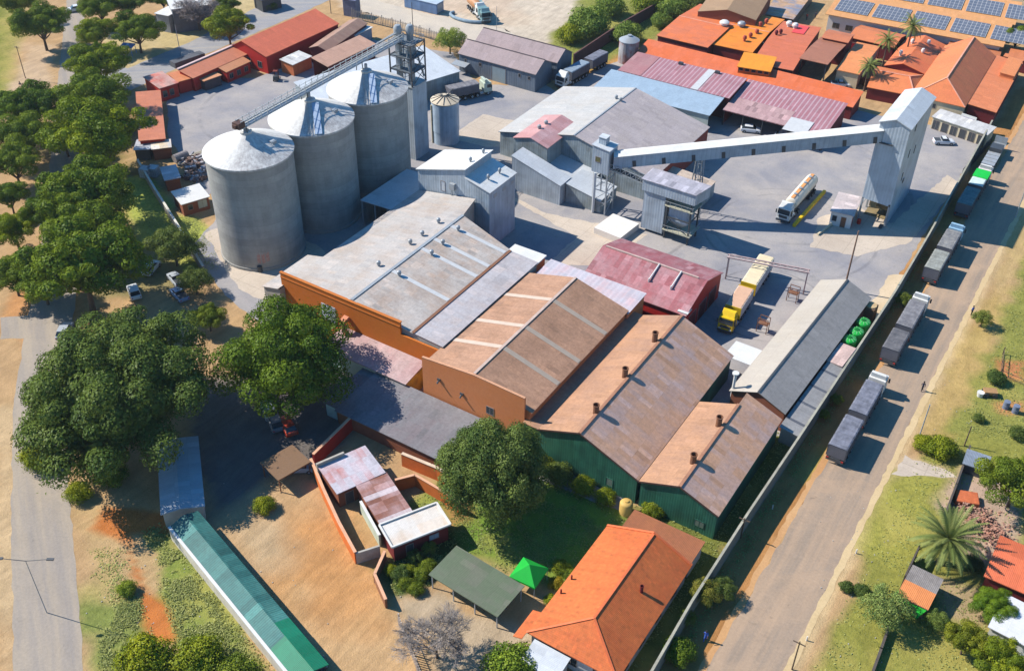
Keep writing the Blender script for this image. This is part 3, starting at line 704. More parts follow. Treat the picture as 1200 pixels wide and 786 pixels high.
MB().beam((x0,.12,8.98),(XR,.12,9.75),.34,.08).beam((XR,.12,9.75),(x1,.12,9.48),.34,.08).build('coping', plain('pale_coping', rgb(216,160,124), .85), B_)
w = window(B_, 's', 11.6, 4.1, 1.1, 1.2, WB, DB, -.02)
for (u,z) in [(3.2,6.2),(7.0,5.4)]:
    m = MB(); m.box(u-.25,u+.25,-.2,.0,z,z+.3); m.tube((u,-.1,z),(u,-.55,z-.25),.13); m.build('outlet_pipe', M_dark, B_)
M_strip = plain('pale_strip_sheet', rgb(212,190,170), .5, .08, 1.2); M_strip2 = plain('grey_strip_sheet', rgb(180,164,146), .5, .08, 1.2)
for (px,py) in [(643,349.6),(612,381),(587,405.6)]:
    yy = at(px,py,9.75).y-88.5
    skylight(B_, (.2,yy,zb(.2)), (XR-.15,yy,zb(XR-.15)), .8, M_strip); skylight(B_, (XR+.15,yy,zb(XR+.15)), (WB-.1,yy,zb(WB-.1)), .8, M_strip2)
MB().beam((XR,.3,9.8),(XR,DB,9.8),.4,.06).build('ridge_cap', plain('pale_ridge', rgb(206,180,164), .6), B_)

lk = thing('link_shed', 'low shaded link shed with dark open bay between silos and mill building', 'shed', (-108.6,121.5,0))
MB().slab([[(0,0,5.2),(8.4,0,5.6),(8.4,13.5,5.6),(0,13.5,5.2)]],.14).build('roof', M_cladroof, lk); m = MB(); m.box(.1,.3,.3,13.2,0,5.1); m.box(.3,8.2,13.0,13.2,0,5.1); m.build('wall', M_clad2, lk)
for x in (.15,3.0,5.8): MB().box(x,x+.2,.1,.3,0,5.1).build('post', M_steel, lk)
MB().tube((4.4,2.2,.0),(4.4,2.2,1.6),.7,None,16).box(3.2,5.6,3.0,4.6,0,1.2).build('machine', M_steel, lk)
# roof strip behind B, pale with pinkish ribs
house('annex', 'low annex with pale pink-and-white ribbed roof behind the pale-striped warehouse', 'annex', ax(-69.6,-52.6,115.6,121.6), 6.9, 7.0, 'mono', zs=(6.9,6.9,7.1,7.1),
      wall=M_salmon, roof=roofmat('pink_white', rgb(206,200,206), rgb(206,170,168), 'x', .5, .6, .9, .06, .2, .9))
wl_a = thing('flat_roof_link', 'small bright white flat roof linking grey and striped warehouses', 'roof link', (-76.4,118.0,0))
MB().slab([[(0,0,7.5),(6.0,0,7.5),(6.0,3.6,7.5),(0,3.6,7.5)]],.2).build('roof', M_white, wl_a); MB().ring([(.2,.2,7.4),(5.8,.2,7.4),(5.8,3.4,7.4),(.2,3.4,7.4)]).build('wall', M_salmon, wl_a)
# ------------------------------------------------------------------ arched red shed
rsd = thing('arched_shed', 'shed with low curved faded maroon roof and bright red end wall near yellow truck', 'shed', (-64.6,122.6,0))
Lr, Dr = 18.4, 14.0
def zr(y): return 4.75+2.4*max(0.0, 1-abs(y-Dr/2)/(Dr/2))**.88
ys = np.linspace(0,Dr,13); top = [(y, zr(y)) for y in ys]; faces = []
for k in range(12):
    (y0,z0),(y1,z1) = top[k],top[k+1]; faces.append([(0,y0,z0),(Lr,y0,z0),(Lr,y1,z1),(0,y1,z1)])
MB().slab(faces,.12).build('roof', roofmat('dull_red', rgb(174,100,104), rgb(178,136,138), 'x', .6, .8, .9, .10, .45), rsd)
MB().ring([(.25,.25,4.75),(Lr-.25,.25,4.75)]+[(Lr-.25,min(max(y,.25),Dr-.25),z-.06) for y,z in top[1:-1]]+[(Lr-.25,Dr-.25,4.75),(.25,Dr-.25,4.75)]+[(.25,min(max(y,.25),Dr-.25),z-.06) for y,z in reversed(top[1:-1])]).build('wall', M_red, rsd)
for u in (3.2,7.0,10.8): window(rsd, 'e', u, .1, 2.6, 3.2, Lr, Dr, .25, name='door', pane=M_maroon)
YP = 7.0
MB().beam((.6,YP,zr(YP)+.1),(Lr-1.5,YP,zr(YP)+.1),.28,.2).build('ridge_pipe', plain('pale_pipe', rgb(206,178,166), .6), rsd)
for u in (10.2,14.0):
    m = MB(); m.tube((u,YP,zr(YP)+.2),(u,YP-3.6,zr(YP-3.6)+.3),.13); m.tube((u,YP-3.6,zr(YP-3.6)-.1),(u,YP-3.6,zr(YP-3.6)+.6),.13); m.build('roof_pipe', M_white, rsd)
m = MB(); m.box(Lr-1.6,Lr+.1,.2,1.8,4.9,5.05); m.build('patch_sheet', M_white, rsd)

# ------------------------------------------------------------------ green sheds C and D
def green_shed(name, label, x0, x1, D, e, r, vents, Dright=None, valley=None):
    g = thing(name, label, 'shed', (x0,88.0,0)); W = x1-x0; X = W/2; Dl = D
    Dr_ = Dright or D
    rm = roofmat('rust', RUST1, RUST2, 'y', .65, .7, .8, .07, .35)
    if valley:
        vx, vz = valley; MB().slab([[(vx,0,vz),(X,0,r),(X,Dl,r),(vx,Dl,vz)],[(.2,0,vz+.05),(vx,0,vz),(vx,Dl,vz),(.2,Dl,vz+.05)]],.12).build('roof', rm, g)
    else: MB().slab([[(0,0,e),(X,0,r),(X,Dl,r),(0,Dl,e)]],.12).build('roof', rm, g)
    MB().slab([[(X+.003,0,r),(W,0,e),(W,Dr_,e),(X+.003,Dr_,r)]],.12).build('weathered_off_sun_roof', roofmat('grey_rust', rgb(212,164,130), rgb(186,158,148), 'y', .65, .8, .8, .10, .4), g)  # slope away from sun; greyer patches, colour lightened to soften its shade
    z = lambda x: e+(r-e)*(x/X if x <= X else (W-x)/(W-X))-.08
    lf = [(.3,.2,vz-.05),(vx,.2,vz-.08)] if valley else [(.25,.2,z(.25))]; lb = [(p[0],Dl-.2,p[2]) for p in reversed(lf)]
    MB().ring(lf+[(X,.2,r-.08),(W-.25,.2,z(W-.25)),(W-.25,Dr_-.2,z(W-.25)),(X,Dr_-.2,r-.08),(X,Dl-.2,r-.08)]+lb).build('wall', M_green, g)
    MB().beam((X,0,r+.05),(X,Dl,r+.05),.4,.08).build('ridge_cap', plain('rust_ridge', rgb(176,126,98), .7), g)
    m = MB(); m.beam((valley[0] if valley else 0,-.04,(valley[1] if valley else e)-.05),(X,-.04,r-.05),.06,.22); m.beam((X,-.04,r-.05),(W,-.04,e-.05),.06,.22); m.build('barge_board', plain('dark_barge', rgb(96,72,64), .7), g)
    for (px,py) in vents:
        p = at(px,py,r); vent_pipe(g, p.x-x0-.1, p.y-88.0, r-.3, 1.45, .40, M_rustst)
    return g
gc = green_shed('shed', 'larger dark green shed with rust roof and three pipe vents', -53.9, -36.45, 30.1, 4.45, 8.15, [(768,398),(733,440),(699,483)], None, (2.6,5.7))
gd = green_shed('shed', 'smaller dark green shed with rust roof and two pipe vents beside road wall', -36.4, -25.5, 18.2, 4.4, 6.55, [(843,497),(813,541)], 21.0)
window(gc, 's', 13.4, 1.2, .9, 1.2, 17.45, 30, .2, 'dark_green_cladding', plain('dull_pane', rgb(110,124,112), .5)); window(gd, 's', 8.6, 1.1, 1.2, 1.0, 10.9, 18, .2, 'dark_green_cladding', plain('dull_pane', rgb(110,124,112), .5))
mp = MB().tube((-33.9,112.2,0),(-33.9,112.2,6.3),.22).tube((-33.9,112.2,6.3),(-33.9,112.2,6.5),.5).build('flue', M_white); tag(mp, 'white flue pipe with round cap between rust shed and long cream roof', 'flue')

# ------------------------------------------------------------------ pinkish lean-to, dark low roof in front of B
M_pink = roofmat('pinkish', rgb(198,170,166), rgb(176,140,138), 'x', .6, .7, .9, .08, .4)
hs = house('lean_to_shed', 'lean-to shed with faded pink roof and yellow end wall under orange parapet', 'shed', ax(-88.5,-73.0,87.7,92.68), 3.4, 4.1, 'mono', zs=(3.4,3.4,4.1,4.1), wall=plain('pale_green_wall', rgb(176,196,190), .8, .15, .6), roof=M_pink)
MB().box(15.27,15.33,.3,4.6,0,3.3).build('yellow_end_wall', plain('yellow_wall', rgb(222,206,88), .8, .15, .8, rgb(120,120,70)), hs)
q = house('low_store', 'wide low store with dark purplish roof in front of salmon wall', 'store', ax(-78.6,-58.0,78.8,88.15), 2.7, 2.9, 'mono', zs=(2.45,2.45,2.95,2.95),
      wall=plain('brown_wall', rgb(150,92,66), .85, .15, .6), roof=roofmat('purple_grey', rgb(138,136,138), rgb(124,114,116), 'x', .6, .7, .9, .10, .4))
house('low_store', 'small pale-roofed store with pale wall under the round tree', 'store', ax(-81.0,-78.65,79.2,88.4), 2.6, 2.9, 'mono', zs=(2.5,2.5,2.7,2.7), wall=plain('pale_green_wall', rgb(176,196,190), .8), roof=roofmat('purple_grey', rgb(168,154,166), rgb(150,128,140), 'x'))

# ------------------------------------------------------------------ shed F and R block
F_ = house('warehouse', 'wide low gable warehouse with pale left and mauve right slope behind conveyor', 'warehouse', ax(-103.0,-69.2,157.2,182.3), 5.0, 9.0, 'gable', 'y', wall=M_clad2,
      roof=roofmat('galv_mauve', rgb(196,182,178), rgb(180,166,156), 'y', .5, .55, .85, .07, .3), cap=M_steel)
MB().slab([[(-.03,-.03,5.02),(16.75,-.03,9.0),(16.75,25.13,9.0),(-.03,25.13,5.02)]],.04).build('pale_slope', roofmat('white_galv', rgb(200,197,192), rgb(186,176,164), 'y', .5, .5, .85, .05, .25), F_)
MB().box(33.57,33.62,.3,24.8,0,4.9).build('red_end_wall', plain('brick_red_wall', rgb(160,78,66), .85, .12, .7), F_)
for (px,py) in [(722,116),(727,119)]:
    p = at(px,py,8.8); turbine_vent(F_, p.x+103.0, p.y-157.2, 8.6, M_steel)
Rb = thing('process_building', 'tall grey-clad process building with stepped pink gable roof and turbines', 'process building', (-96.3,151.9,0))
M_pk = roofmat('pink_red', rgb(206,150,146), rgb(206,170,168), 'y', .55, .6, .9, .06, .25)
MB().slab([[(0,0,7.9),(3.9,0,9.0),(3.9,11.5,9.0),(0,11.5,7.9)],[(3.9,0,9.0),(7.7,0,7.85),(7.7,6.0,7.85),(3.9,6.0,9.0)],[(3.9,6.0,9.0),(7.7,6.0,7.85),(9.9,6.0,7.2),(9.9,11.5,7.2),(3.9,11.5,9.0)]],.12).build('roof', M_pk, Rb)
MB().ring([(.2,.2,7.85),(3.9,.2,8.9),(7.5,.2,7.85),(7.5,6.2,7.85),(9.7,6.2,7.15),(9.7,11.3,7.15),(3.9,11.3,8.9),(.2,11.3,7.85)]).build('wall', M_clad2, Rb)
for (x,y) in [(3.2,4.3),(3.3,6.6)]: turbine_vent(Rb, x, y, 8.6, M_steel, .36)
m = MB(); m.box(8.6,9.0,9.8,10.2,7.3,8.3); m.build('roof_stub', M_dark, Rb)
an = house('annex', 'long narrow grey-clad annex with sloping pale blue roof below pink gable', 'annex', ax(-93.4,-82.7,146.9,150.9), 7.2, 4.1, 'mono', zs=(7.2,4.15,4.15,7.2), wall=M_clad, roof=M_cladroof, ov=.1)
house('annex', 'low blue-roofed annex tucked between the pink gable and mill yard', 'annex', ax(-89.3,-80.0,150.95,157.5), 4.2, 3.2, 'mono', zs=(4.2,2.9,2.9,4.2), wall=M_clad2, roof=M_cladroof, ov=.1)
house('annex', 'grey block with two-level pale roof under the conveyor transfer tower', 'annex', ax(-82.65,-75.2,148.6,155.0), 4.0, 3.0, 'mono', zs=(4.0,2.6,2.6,4.0), wall=M_clad2, roof=M_cladroof, ov=.1)
house('annex', 'small tan-roofed annex at the foot of warehouse, under the conveyor', 'annex', ax(-74.9,-60.5,160.2,166.3), 3.6, 3.0, 'mono', zs=(3.8,3.0,3.0,3.8), wall=M_clad2, roof=roofmat('tan_sheet', rgb(206,186,166), rgb(184,160,140), 'y', .6, .5), ov=.1)

# transfer tower on legs
tt = thing('transfer_tower', 'small clad conveyor transfer box on a lattice leg frame with square window', 'transfer tower', (-77.4,148.4,0))
MB().ring([(0,0,13.4),(3.35,0,13.0),(3.35,3.1,13.0),(0,3.1,13.4)],8.25).box(0.05,3.3,.05,3.05,8.2,8.3).build('wall', M_clad, tt)
MB().slab([[(-.15,-.15,13.5),(3.5,-.15,13.1),(3.5,3.25,13.1),(-.15,3.25,13.5)]],.14).build('roof', M_cladroof, tt)
MB().box(.6,2.0,1.0,2.4,13.3,14.6).build('roof_box', M_clad, tt); MB().box(.5,2.1,.9,2.5,14.6,14.72).build('roof_box_lid', M_cladroof, tt)
w = window(tt, 's', 1.2, 10.4, .9, .9, 3.35, 3.1, 0, pane=plain('olive_glass', rgb(120,118,80), .4))
m = MB()
for (x,y) in [(.6,.1),(3.2,.1),(3.2,3.0),(.6,3.0)]: m.beam((x,y,0),(x,y,8.25),.22)
for z in (2.4,4.8,7.2):
    m.beam((.6,.1,z),(3.2,.1,z),.12); m.beam((3.2,.1,z),(3.2,3,z),.12); m.beam((.6,3,z),(3.2,3,z),.12); m.beam((.6,.1,z),(.6,3,z),.12)
    m.beam((.6,.1,z-2.4),(3.2,.1,z),.09); m.beam((3.2,.1,z-2.4),(3.2,3,z),.09)
m.build('leg_frame', M_steel, tt)
MB().tube((.9,-.12,0.1),(.9,-.12,8.2),.28).build('downpipe', M_cladroof, tt, smooth=True)

# long inclined conveyor gallery
g0, g1 = Vector((-74.0,149.9,10.75)), Vector((-35.0,173.9,16.8)); u = (g1-g0).normalized(); sdv = Vector((u.y,-u.x,0)).normalized()
cg = thing('conveyor_gallery', 'long inclined enclosed conveyor gallery rising to the tall intake tower', 'conveyor', tuple(g0))
def gal(p, s, z): return p-g0+sdv*s+Vector((0,0,z))
m = MB(); prof = [(-1.15,-1.2),(1.15,-1.2),(1.15,1.15),(0,1.5),(-1.15,1.15)]
vs = [gal(g0,a,b) for a,b in prof]+[gal(g1,a,b) for a,b in prof]
m.add(vs, [(0,1,6,5),(1,2,7,6),(4,0,5,9)]); m.build('gallery_wall', ribwall('gallery_cladding', rgb(176,192,206), 1.1, .45, .07), cg)
m = MB(); m.slab([[gal(g0,1.3,1.17),gal(g1,1.3,1.17),gal(g1,0,1.6),gal(g0,0,1.6)],[gal(g0,0,1.6),gal(g1,0,1.6),gal(g1,-1.3,1.17),gal(g0,-1.3,1.17)]],.06); m.build('gallery_roof', M_white, cg)
for k in range(9):
    c = g0.lerp(g1, .08+k*.112); m = MB(); p = gal(c,1.19,-.55); m.beam(p-u*.32, p+u*.32, .05, 1.2); m.build('louvre', M_dark, cg)
m = MB(); c = g0.lerp(g1, .335)
for s_ in (-1.0,1.0):
    for d_ in (-1,1): m.beam(gal(c,s_,-1.2)+u*d_*.5, Vector((c.x-g0.x+sdv.x*s_*1.5+u.x*d_, c.y-g0.y+sdv.y*s_*1.5+u.y*d_, -g0.z)), .16)
H_ = c.z-1.2
for j in range(6):
    f0, f1 = j/6, (j+1)/6
    for s_ in (-1.0,1.0):
        p = gal(c,s_*(1+.5*f0),-1.2-H_*f0); r_ = gal(c,s_*(1+.5*f1),-1.2-H_*f1)
        m.beam(p-u*(.5+.5*f0), r_+u*(.5+.5*f1), .08); m.beam(p-u*(.5+.5*f0), p+u*(.5+.5*f0), .08)
    m.beam(gal(c,-(1+.5*f0),-1.2-H_*f0), gal(c,(1+.5*f1),-1.2-H_*f1), .08)
m.build('trestle', M_steel, cg)
# short truss conveyor to the load-out tower
tc_ = thing('truss_conveyor', 'short open lattice conveyor between transfer box and load-out tower', 'conveyor', (-74.0,149.6,0))
m = MB(); p0_, p1_ = Vector((0,0,9.2)), Vector((7.0,.3,8.2))
for s_ in (-.6,.6):
    for z in (0,1.1): m.beam(p0_+Vector((0,s_,z)), p1_+Vector((0,s_,z)), .12)
    for k in range(7): a=p0_.lerp(p1_,k/7)+Vector((0,s_,0)); b=p0_.lerp(p1_,(k+1)/7)+Vector((0,s_,1.1)); m.beam(a,b,.07); m.beam(a,a+Vector((0,0,1.1)),.07)
m.build('truss', M_steel, tc_); MB().beam(p0_+Vector((0,0,.2)), p1_+Vector((0,0,.2)), .9, .2).build('belt', M_dark, tc_)

lpF = fr((697,266),(727,279),(749,262),1.2)
lp = thing('loading_platform', 'bright white raised concrete loading platform below the transfer tower', 'platform', (lpF[0],lpF[1],0), lpF[2])
MB().box(0,lpF[3],0,lpF[4],0,1.2).build('platform', plain('white_concrete', rgb(232,226,216), .85, .08, .5), lp)
# load-out tower (CT)
ct = thing('load_out_tower', 'truck load-out tower with clad head house above hoppers and open platforms', 'load-out tower', (-66.8,147.46,0))
MB().ring([(0,0,10.45),(10,0,10.35),(10.9,4.1,10.35),(0,4.1,10.45)],8.2).box(.05,9.9,.05,4.0,8.12,8.25).build('head_wall', M_clad, ct)
MB().slab([[(-.2,-.2,10.5),(10.15,-.2,10.4),(11.0,4.3,10.4),(-.2,4.3,10.5)]],.14).build('head_roof', roofmat('mauve_steel', rgb(186,182,190), rgb(170,164,170), 'x', .5, .4), ct)
MB().ring([(.35,.3,8.1),(4.5,.3,8.1),(4.5,3.8,8.1),(.35,3.8,8.1)],.6).build('bin_wall', M_clad, ct)
m = MB()
for x in (4.9,9.4):
    for y in (.3,3.8): m.beam((x,y,0),(x,y,8.2),.25)
for z in (1.7,4.4,6.5):
    m.beam((4.9,.3,z),(9.4,.3,z),.18); m.beam((9.4,.3,z),(9.4,3.8,z),.18); m.beam((4.9,3.8,z),(9.4,3.8,z),.18)
m.beam((4.9,.3,4.4),(9.4,.3,1.7),.1); m.beam((9.4,.3,6.5),(9.4,3.8,4.4),.1)
m.build('frame', M_dark, ct)
for z in (1.7,6.5): MB().box(4.6,9.9,-.2,4.2,z+.1,z+.18).build('platform', plain('pale_grating', rgb(186,182,160), .7), ct)
m = MB(); m.ring([(5.2,.6,6.3),(8.9,.6,6.3),(8.9,3.5,6.3),(5.2,3.5,6.3)],3.6); m.add([(5.2,.6,3.6),(8.9,.6,3.6),(8.9,3.5,3.6),(5.2,3.5,3.6),(6.7,1.7,2.1),(7.4,1.7,2.1),(7.4,2.4,2.1),(6.7,2.4,2.1)],[(0,1,5,4),(1,2,6,5),(2,3,7,6),(3,0,4,7)]); m.build('hopper', M_clad, ct)
m = MB()
for z in (2.8,7.6):
    m = MB(); m.beam((4.6,-.2,z),(9.9,-.2,z),.06); m.beam((9.9,-.2,z),(9.9,4.2,z),.06)
    for k in range(6): m.beam((4.6+k*1.06,-.2,z-1.0),(4.6+k*1.06,-.2,z),.05)
    m.build('railing', M_steel, ct)

# tall intake tower
it = thing('intake_tower', 'tall pale metal-clad intake tower with ridged roof over a drive-through bay', 'intake tower', (-35.35,173.1,0))
WT, DT = 5.17, 14.9
m = MB(); m.add([(0,0,4.4),(WT,0,4.1),(WT,0,19.42),(WT/2,0,20.45),(0,0,19.42),(0,DT,4.4),(WT,DT,0),(WT,DT,19.42),(WT/2,DT,20.45),(0,DT,19.42),(WT,0,0),(WT,0,4.1)],
    [(0,1,2,3,4),(10,6,7,2),(0,4,9,5),(5,9,8,7,6)]); m.build('wall', ribwall('pale_tower_cladding', rgb(192,204,214), .55, .45, .06), it)
MB().slab([[(-.25,-.3,19.35),(WT/2,-.3,20.5),(WT/2,DT+.2,20.5),(-.25,DT+.2,19.35)],[(WT/2,-.3,20.5),(WT+.25,-.3,19.35),(WT+.25,DT+.2,19.35),(WT/2,DT+.2,20.5)]],.14).build('roof', M_cladroof, it)
m = MB()
for (x,y) in [(.15,.15),(.15,5),(.15,10),(.15,DT-.2),(WT-.2,.15)]: m.beam((x,y,0),(x,y,4.5),.3)
m.beam((.15,.15,3.0),(.15,DT,3.0),.15); m.build('leg', M_steel, it)
m = MB(); m.box(.5,WT-.4,2.4,9,0,.15); m.ring([(.9,3,3.6),(4.3,3,3.6),(4.3,9,3.6),(.9,9,3.6)],1.6); m.box(1.6,2.6,.8,1.7,2.6,4.2); m.tube((1.2,1.2,4.3),(3.6,1.6,2.2),.2); m.build('hopper', plain('tan_machinery', rgb(150,132,96), .7, .2, 1), it)
for (y,z) in [(4.0,17.2),(4.2,12.0),(8.5,11),(3.4,7.8)]: MB().box(WT-.02,WT+.08,y,y+.3,z,z+1.6).build('wall_slot', M_dark, it)
MB().box(WT-.02,WT+.1,5.0,5.9,6.6,7.3).build('wall_vent', M_dark, it)
m = MB(); m.box(.4,3.0,-.35,.0,15.55,15.75); m.build('gallery_ledge', M_dark, it)
MB().box(WT-.9,WT-.3,-1.2,-.1,.1,.5).build('kick_plate', M_dark, it)
# tall pole by the end of the long shed
pl = at(989,340,0); tag(MB().tube((pl.x,pl.y,0),(pl.x,pl.y,11.5),.17,.11,10).build('pole', plain('brown_pole', rgb(142,112,96), .7)), 'tall bare brown pole at the yard end of the long cream-roofed shed', 'pole')

# weigh office kiosk
kf = fr((974,244),(1001,253),(1010,232),3.0)
ko = house('weigh_office', 'small white weigh office with dusty pale roof beside the intake tower', 'office', kf, 3.0, 3.1, 'mono', zs=(2.9,2.9,3.2,3.2), wall=M_white, roof=roofmat('dusty_pale', rgb(206,192,188), rgb(186,168,164), 'y', .6, .5))
window(ko, 's', 1.0, 1.0, .7, 1.0, kf[3], kf[4]); window(ko, 's', 2.6, .05, .8, 2.0, kf[3], kf[4], name='door', pane=M_rustst)
window(ko, 'e', 1.4, .05, 1.2, 2.2, kf[3], kf[4], name='door', pane=M_red)

# long shed E with lean-to
Ef = (-34.2,111.6,R(-2.3),8.45,33.6)
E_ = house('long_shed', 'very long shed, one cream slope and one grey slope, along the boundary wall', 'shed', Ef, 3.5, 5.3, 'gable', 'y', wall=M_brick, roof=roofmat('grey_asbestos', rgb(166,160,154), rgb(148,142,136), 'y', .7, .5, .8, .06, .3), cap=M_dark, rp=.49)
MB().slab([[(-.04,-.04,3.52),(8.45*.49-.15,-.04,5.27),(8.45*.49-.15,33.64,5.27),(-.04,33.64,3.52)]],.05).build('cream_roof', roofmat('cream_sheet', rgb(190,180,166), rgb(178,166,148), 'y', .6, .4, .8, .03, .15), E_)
w = window(E_, 'w', 6, .1, 2.4, 2.2, 8.45, 33.6, name='door', pane=M_dark)
for u in (14,22,28): window(E_, 'w', u, 1.0, 1.4, 1.1, 8.45, 33.6)
m = MB(); m.slab([[(-4.3,7.2,3.2),(-.02,7.2,3.3),(-.02,11.4,3.3),(-4.3,11.4,3.2)]],.1); m.build('side_canopy', M_white, E_)
for (x,y) in [(-4.1,7.4),(-4.1,11.2)]: MB().box(x-.06,x+.06,y-.06,y+.06,0,3.15).build('post', M_steel, E_)
m = MB(); m.slab([[(8.6,-2.2,2.95),(11.35,-2.2,2.65),(11.35,18.5,2.65),(8.6,18.5,2.95)]],.1); m.build('lean_to_roof', roofmat('lean_grey', rgb(156,154,152), rgb(138,134,130), 'y', .6, .5, .9, .06, .3, bands=(4.2,.5,rgb(96,98,104))), E_)
MB().ring([(8.8,-1.9,2.8),(11.2,-1.9,2.55),(11.2,18.2,2.55),(8.8,18.2,2.8)]).build('lean_to_wall', M_greywall, E_)
pf = fr((970,420),(987,429.5),(1003.5,408),3.0)
house('hut', 'small pink flat-roofed hut beside the green tanks', 'hut', pf, 3.0, 3.0, 'mono', wall=M_brick, roof=roofmat('pink_flat', rgb(214,184,172), rgb(196,166,154), 'x', .7, .4))
M_gt = plain('green_plastic', rgb(30,176,62), .45, .1, 1.5, spec=.4)
def water_tank(px, py, label, r=1.15, h=2.95, mat=M_gt):
    p = at(px, py, h); t_ = thing('water_tank', label, 'water tank', (p.x,p.y,0), 0, 'green water tanks by the wall')
    MB().lathe([(r*.96,0),(r,.1),(r,h*.32),(r*.97,h*.34),(r,h*.36),(r,h*.66),(r*.97,h*.68),(r,h*.7),(r,h-.15),(r*.9,h),(r*.35,h+.16),(r*.33,h+.16)],28).build('shell', mat, t_, smooth=True)
    MB().lathe([(r*.3,h+.1),(r*.3,h+.26),(.01,h+.28)],18).build('lid', plain('dark_green_lid', rgb(24,120,44), .5), t_, smooth=True)
    m = MB()
    for k in range(10): an_=k*math.pi/5; m.beam((r*.36*math.cos(an_),r*.36*math.sin(an_),h+.15),(r*.88*math.cos(an_),r*.88*math.sin(an_),h+.02),.07)
    m.build('shoulder_rib', plain('pale_green_rib', rgb(150,200,150), .5), t_); return t_
water_tank(1012,376,'green plastic water tank beside the brown box tank'); water_tank(1004,387,'green plastic water tank between its two twins'); water_tank(995.5,396,'green plastic water tank next to the pink-roofed hut')
bp = at(1021,357,2.9); bx_ = thing('box_tank', 'square tan-topped brown tank at the yard end of the green tanks', 'tank', (bp.x,bp.y,0), R(-2))
MB().box(-.95,.95,-.95,.95,0,2.75).build('shell', plain('brown_tank', rgb(126,98,76), .7, .15), bx_, bevel=.08); MB().lathe([(.9,2.75),(.9,2.9),(.01,2.97)],20).build('lid', plain('tan_top', rgb(206,176,130), .7), bx_)
# gantry frame over the truck lane
a, b = at(850,327,0), at(941,345,0)
gy = thing('gantry', 'pale steel portal gantry spanning the lane behind the yellow truck', 'gantry', (a.x,a.y,0), math.atan2(b.y-a.y,b.x-a.x)); Lg = (b-a).length
m = MB()
for s_ in (0,.9):
    m.beam((0,s_,0),(0,s_,4.3),.2); m.beam((Lg,s_,0),(Lg,s_,4.3),.2); m.beam((-.3,s_,4.3),(Lg+.3,s_,4.3),.2)
for k in range(12): m.beam((Lg*k/12,0,4.3),(Lg*(k+1)/12,.9,4.3),.08)
for s_ in (0,Lg): m.beam((s_,0,2.2),(s_,.9,2.2),.12); m.beam((s_,0,4.3),(s_,.9,4.3),.14)
m.build('frame', plain('pinkish_steel', rgb(196,170,164), .6), gy)
# gallows platform between lane and long shed
for (px,py,lab) in [(928,352,'small steel walkway frame against the cream roof, nearest the gantry'),(893,388,'small steel walkway frame against the cream roof, near the white canopy')]:
    p = at(px,py,0); s_ = thing('access_frame', lab, 'frame', (p.x,p.y,0), 0, 'access frames beside the long shed'); m = MB()
    for x in (-.8,.8):
        for y in (-.5,.5): m.beam((x,y,0),(x,y,2.6),.1)
    for y in (-.5,.5): m.beam((-.8,y,2.6),(.8,y,2.6),.1); m.beam((-.8,y,1.6),(.8,y,1.6),.08)
    m.build('frame', M_rustst, s_); MB().box(-.8,.8,-.5,.5,1.5,1.56).build('deck', M_rustst, s_)

# ------------------------------------------------------------------ brown twin sheds at the top with red machines
M_brsh = roofmat('dusty_brown', rgb(166,146,144), rgb(150,134,136), 'x', .7, .5, .9, .07, .25)
M_slate = ribwall('slate_cladding', rgb(112,124,138), .6, .6, .12)
f1 = ax(-132.6,-111.8,185.4,193.0)
s1 = house('workshop', 'front of two brown-roofed slate workshops, red machinery along its wall', 'workshop', f1, 4.3, 6.4, 'gable', 'x', wall=M_slate, roof=M_brsh, cap=plain('dark_ridge', rgb(92,80,80), .7))
s2 = house('workshop', 'rear of two brown-roofed slate workshops, facing the pale building lot', 'workshop', ax(-133.2,-111.0,193.2,200.4), 4.4, 6.5, 'gable', 'x', wall=M_slate, roof=M_brsh, cap=MATS['dark_ridge'])
window(s1, 's', 11.0, .05, 3.6, 3.4, 20.8, 7.6, name='door', pane=plain('grey_green_door', rgb(150,166,172), .6, .08, 2))
for u in (2.0,6.0,16.5,19.0): window(s1, 's', u, 2.6, .5, .7, 20.8, 7.6)
MB().slab([[(-.6,-1.8,2.3),(3.2,-1.8,2.3),(3.2,.2,2.6),(-.6,.2,2.6)]],.1).build('canopy', M_steel, s1)
def machine(p, rz, label, mat, grp):
    m_ = thing('machine', label, 'machine', (p.x,p.y,0), rz, grp)
    MB().box(-1.1,1.1,-.5,.5,.5,1.1).box(-1.0,-.1,-.4,.4,1.1,1.6).box(.3,1.0,-.25,.25,1.1,1.3).build('body', mat, m_, bevel=.06)
    for x in (-.8,.8):
        for y in (-.55,.55): MB().tube((x,y-.1,.4),(x,y+.1,.4),.4,None,14).build('wheel', M_black, m_)
    m = MB(); m.beam((1.1,-.3,.7),(1.9,-.3,.4),.12); m.beam((1.1,.3,.7),(1.9,.3,.4),.12); m.build('drawbar', M_dark, m_)
for (px,py,l) in [(561,85,'red machine under the small canopy of the brown workshop'),(571,88,'red machine left of the workshop sliding door'),(604,97,'red machine right of the workshop sliding door'),(619,102,'red machine at the workshop corner by the parked truck')]:
    machine(at(px,py,0), R(10), l, M_red, 'red machines along the workshop')

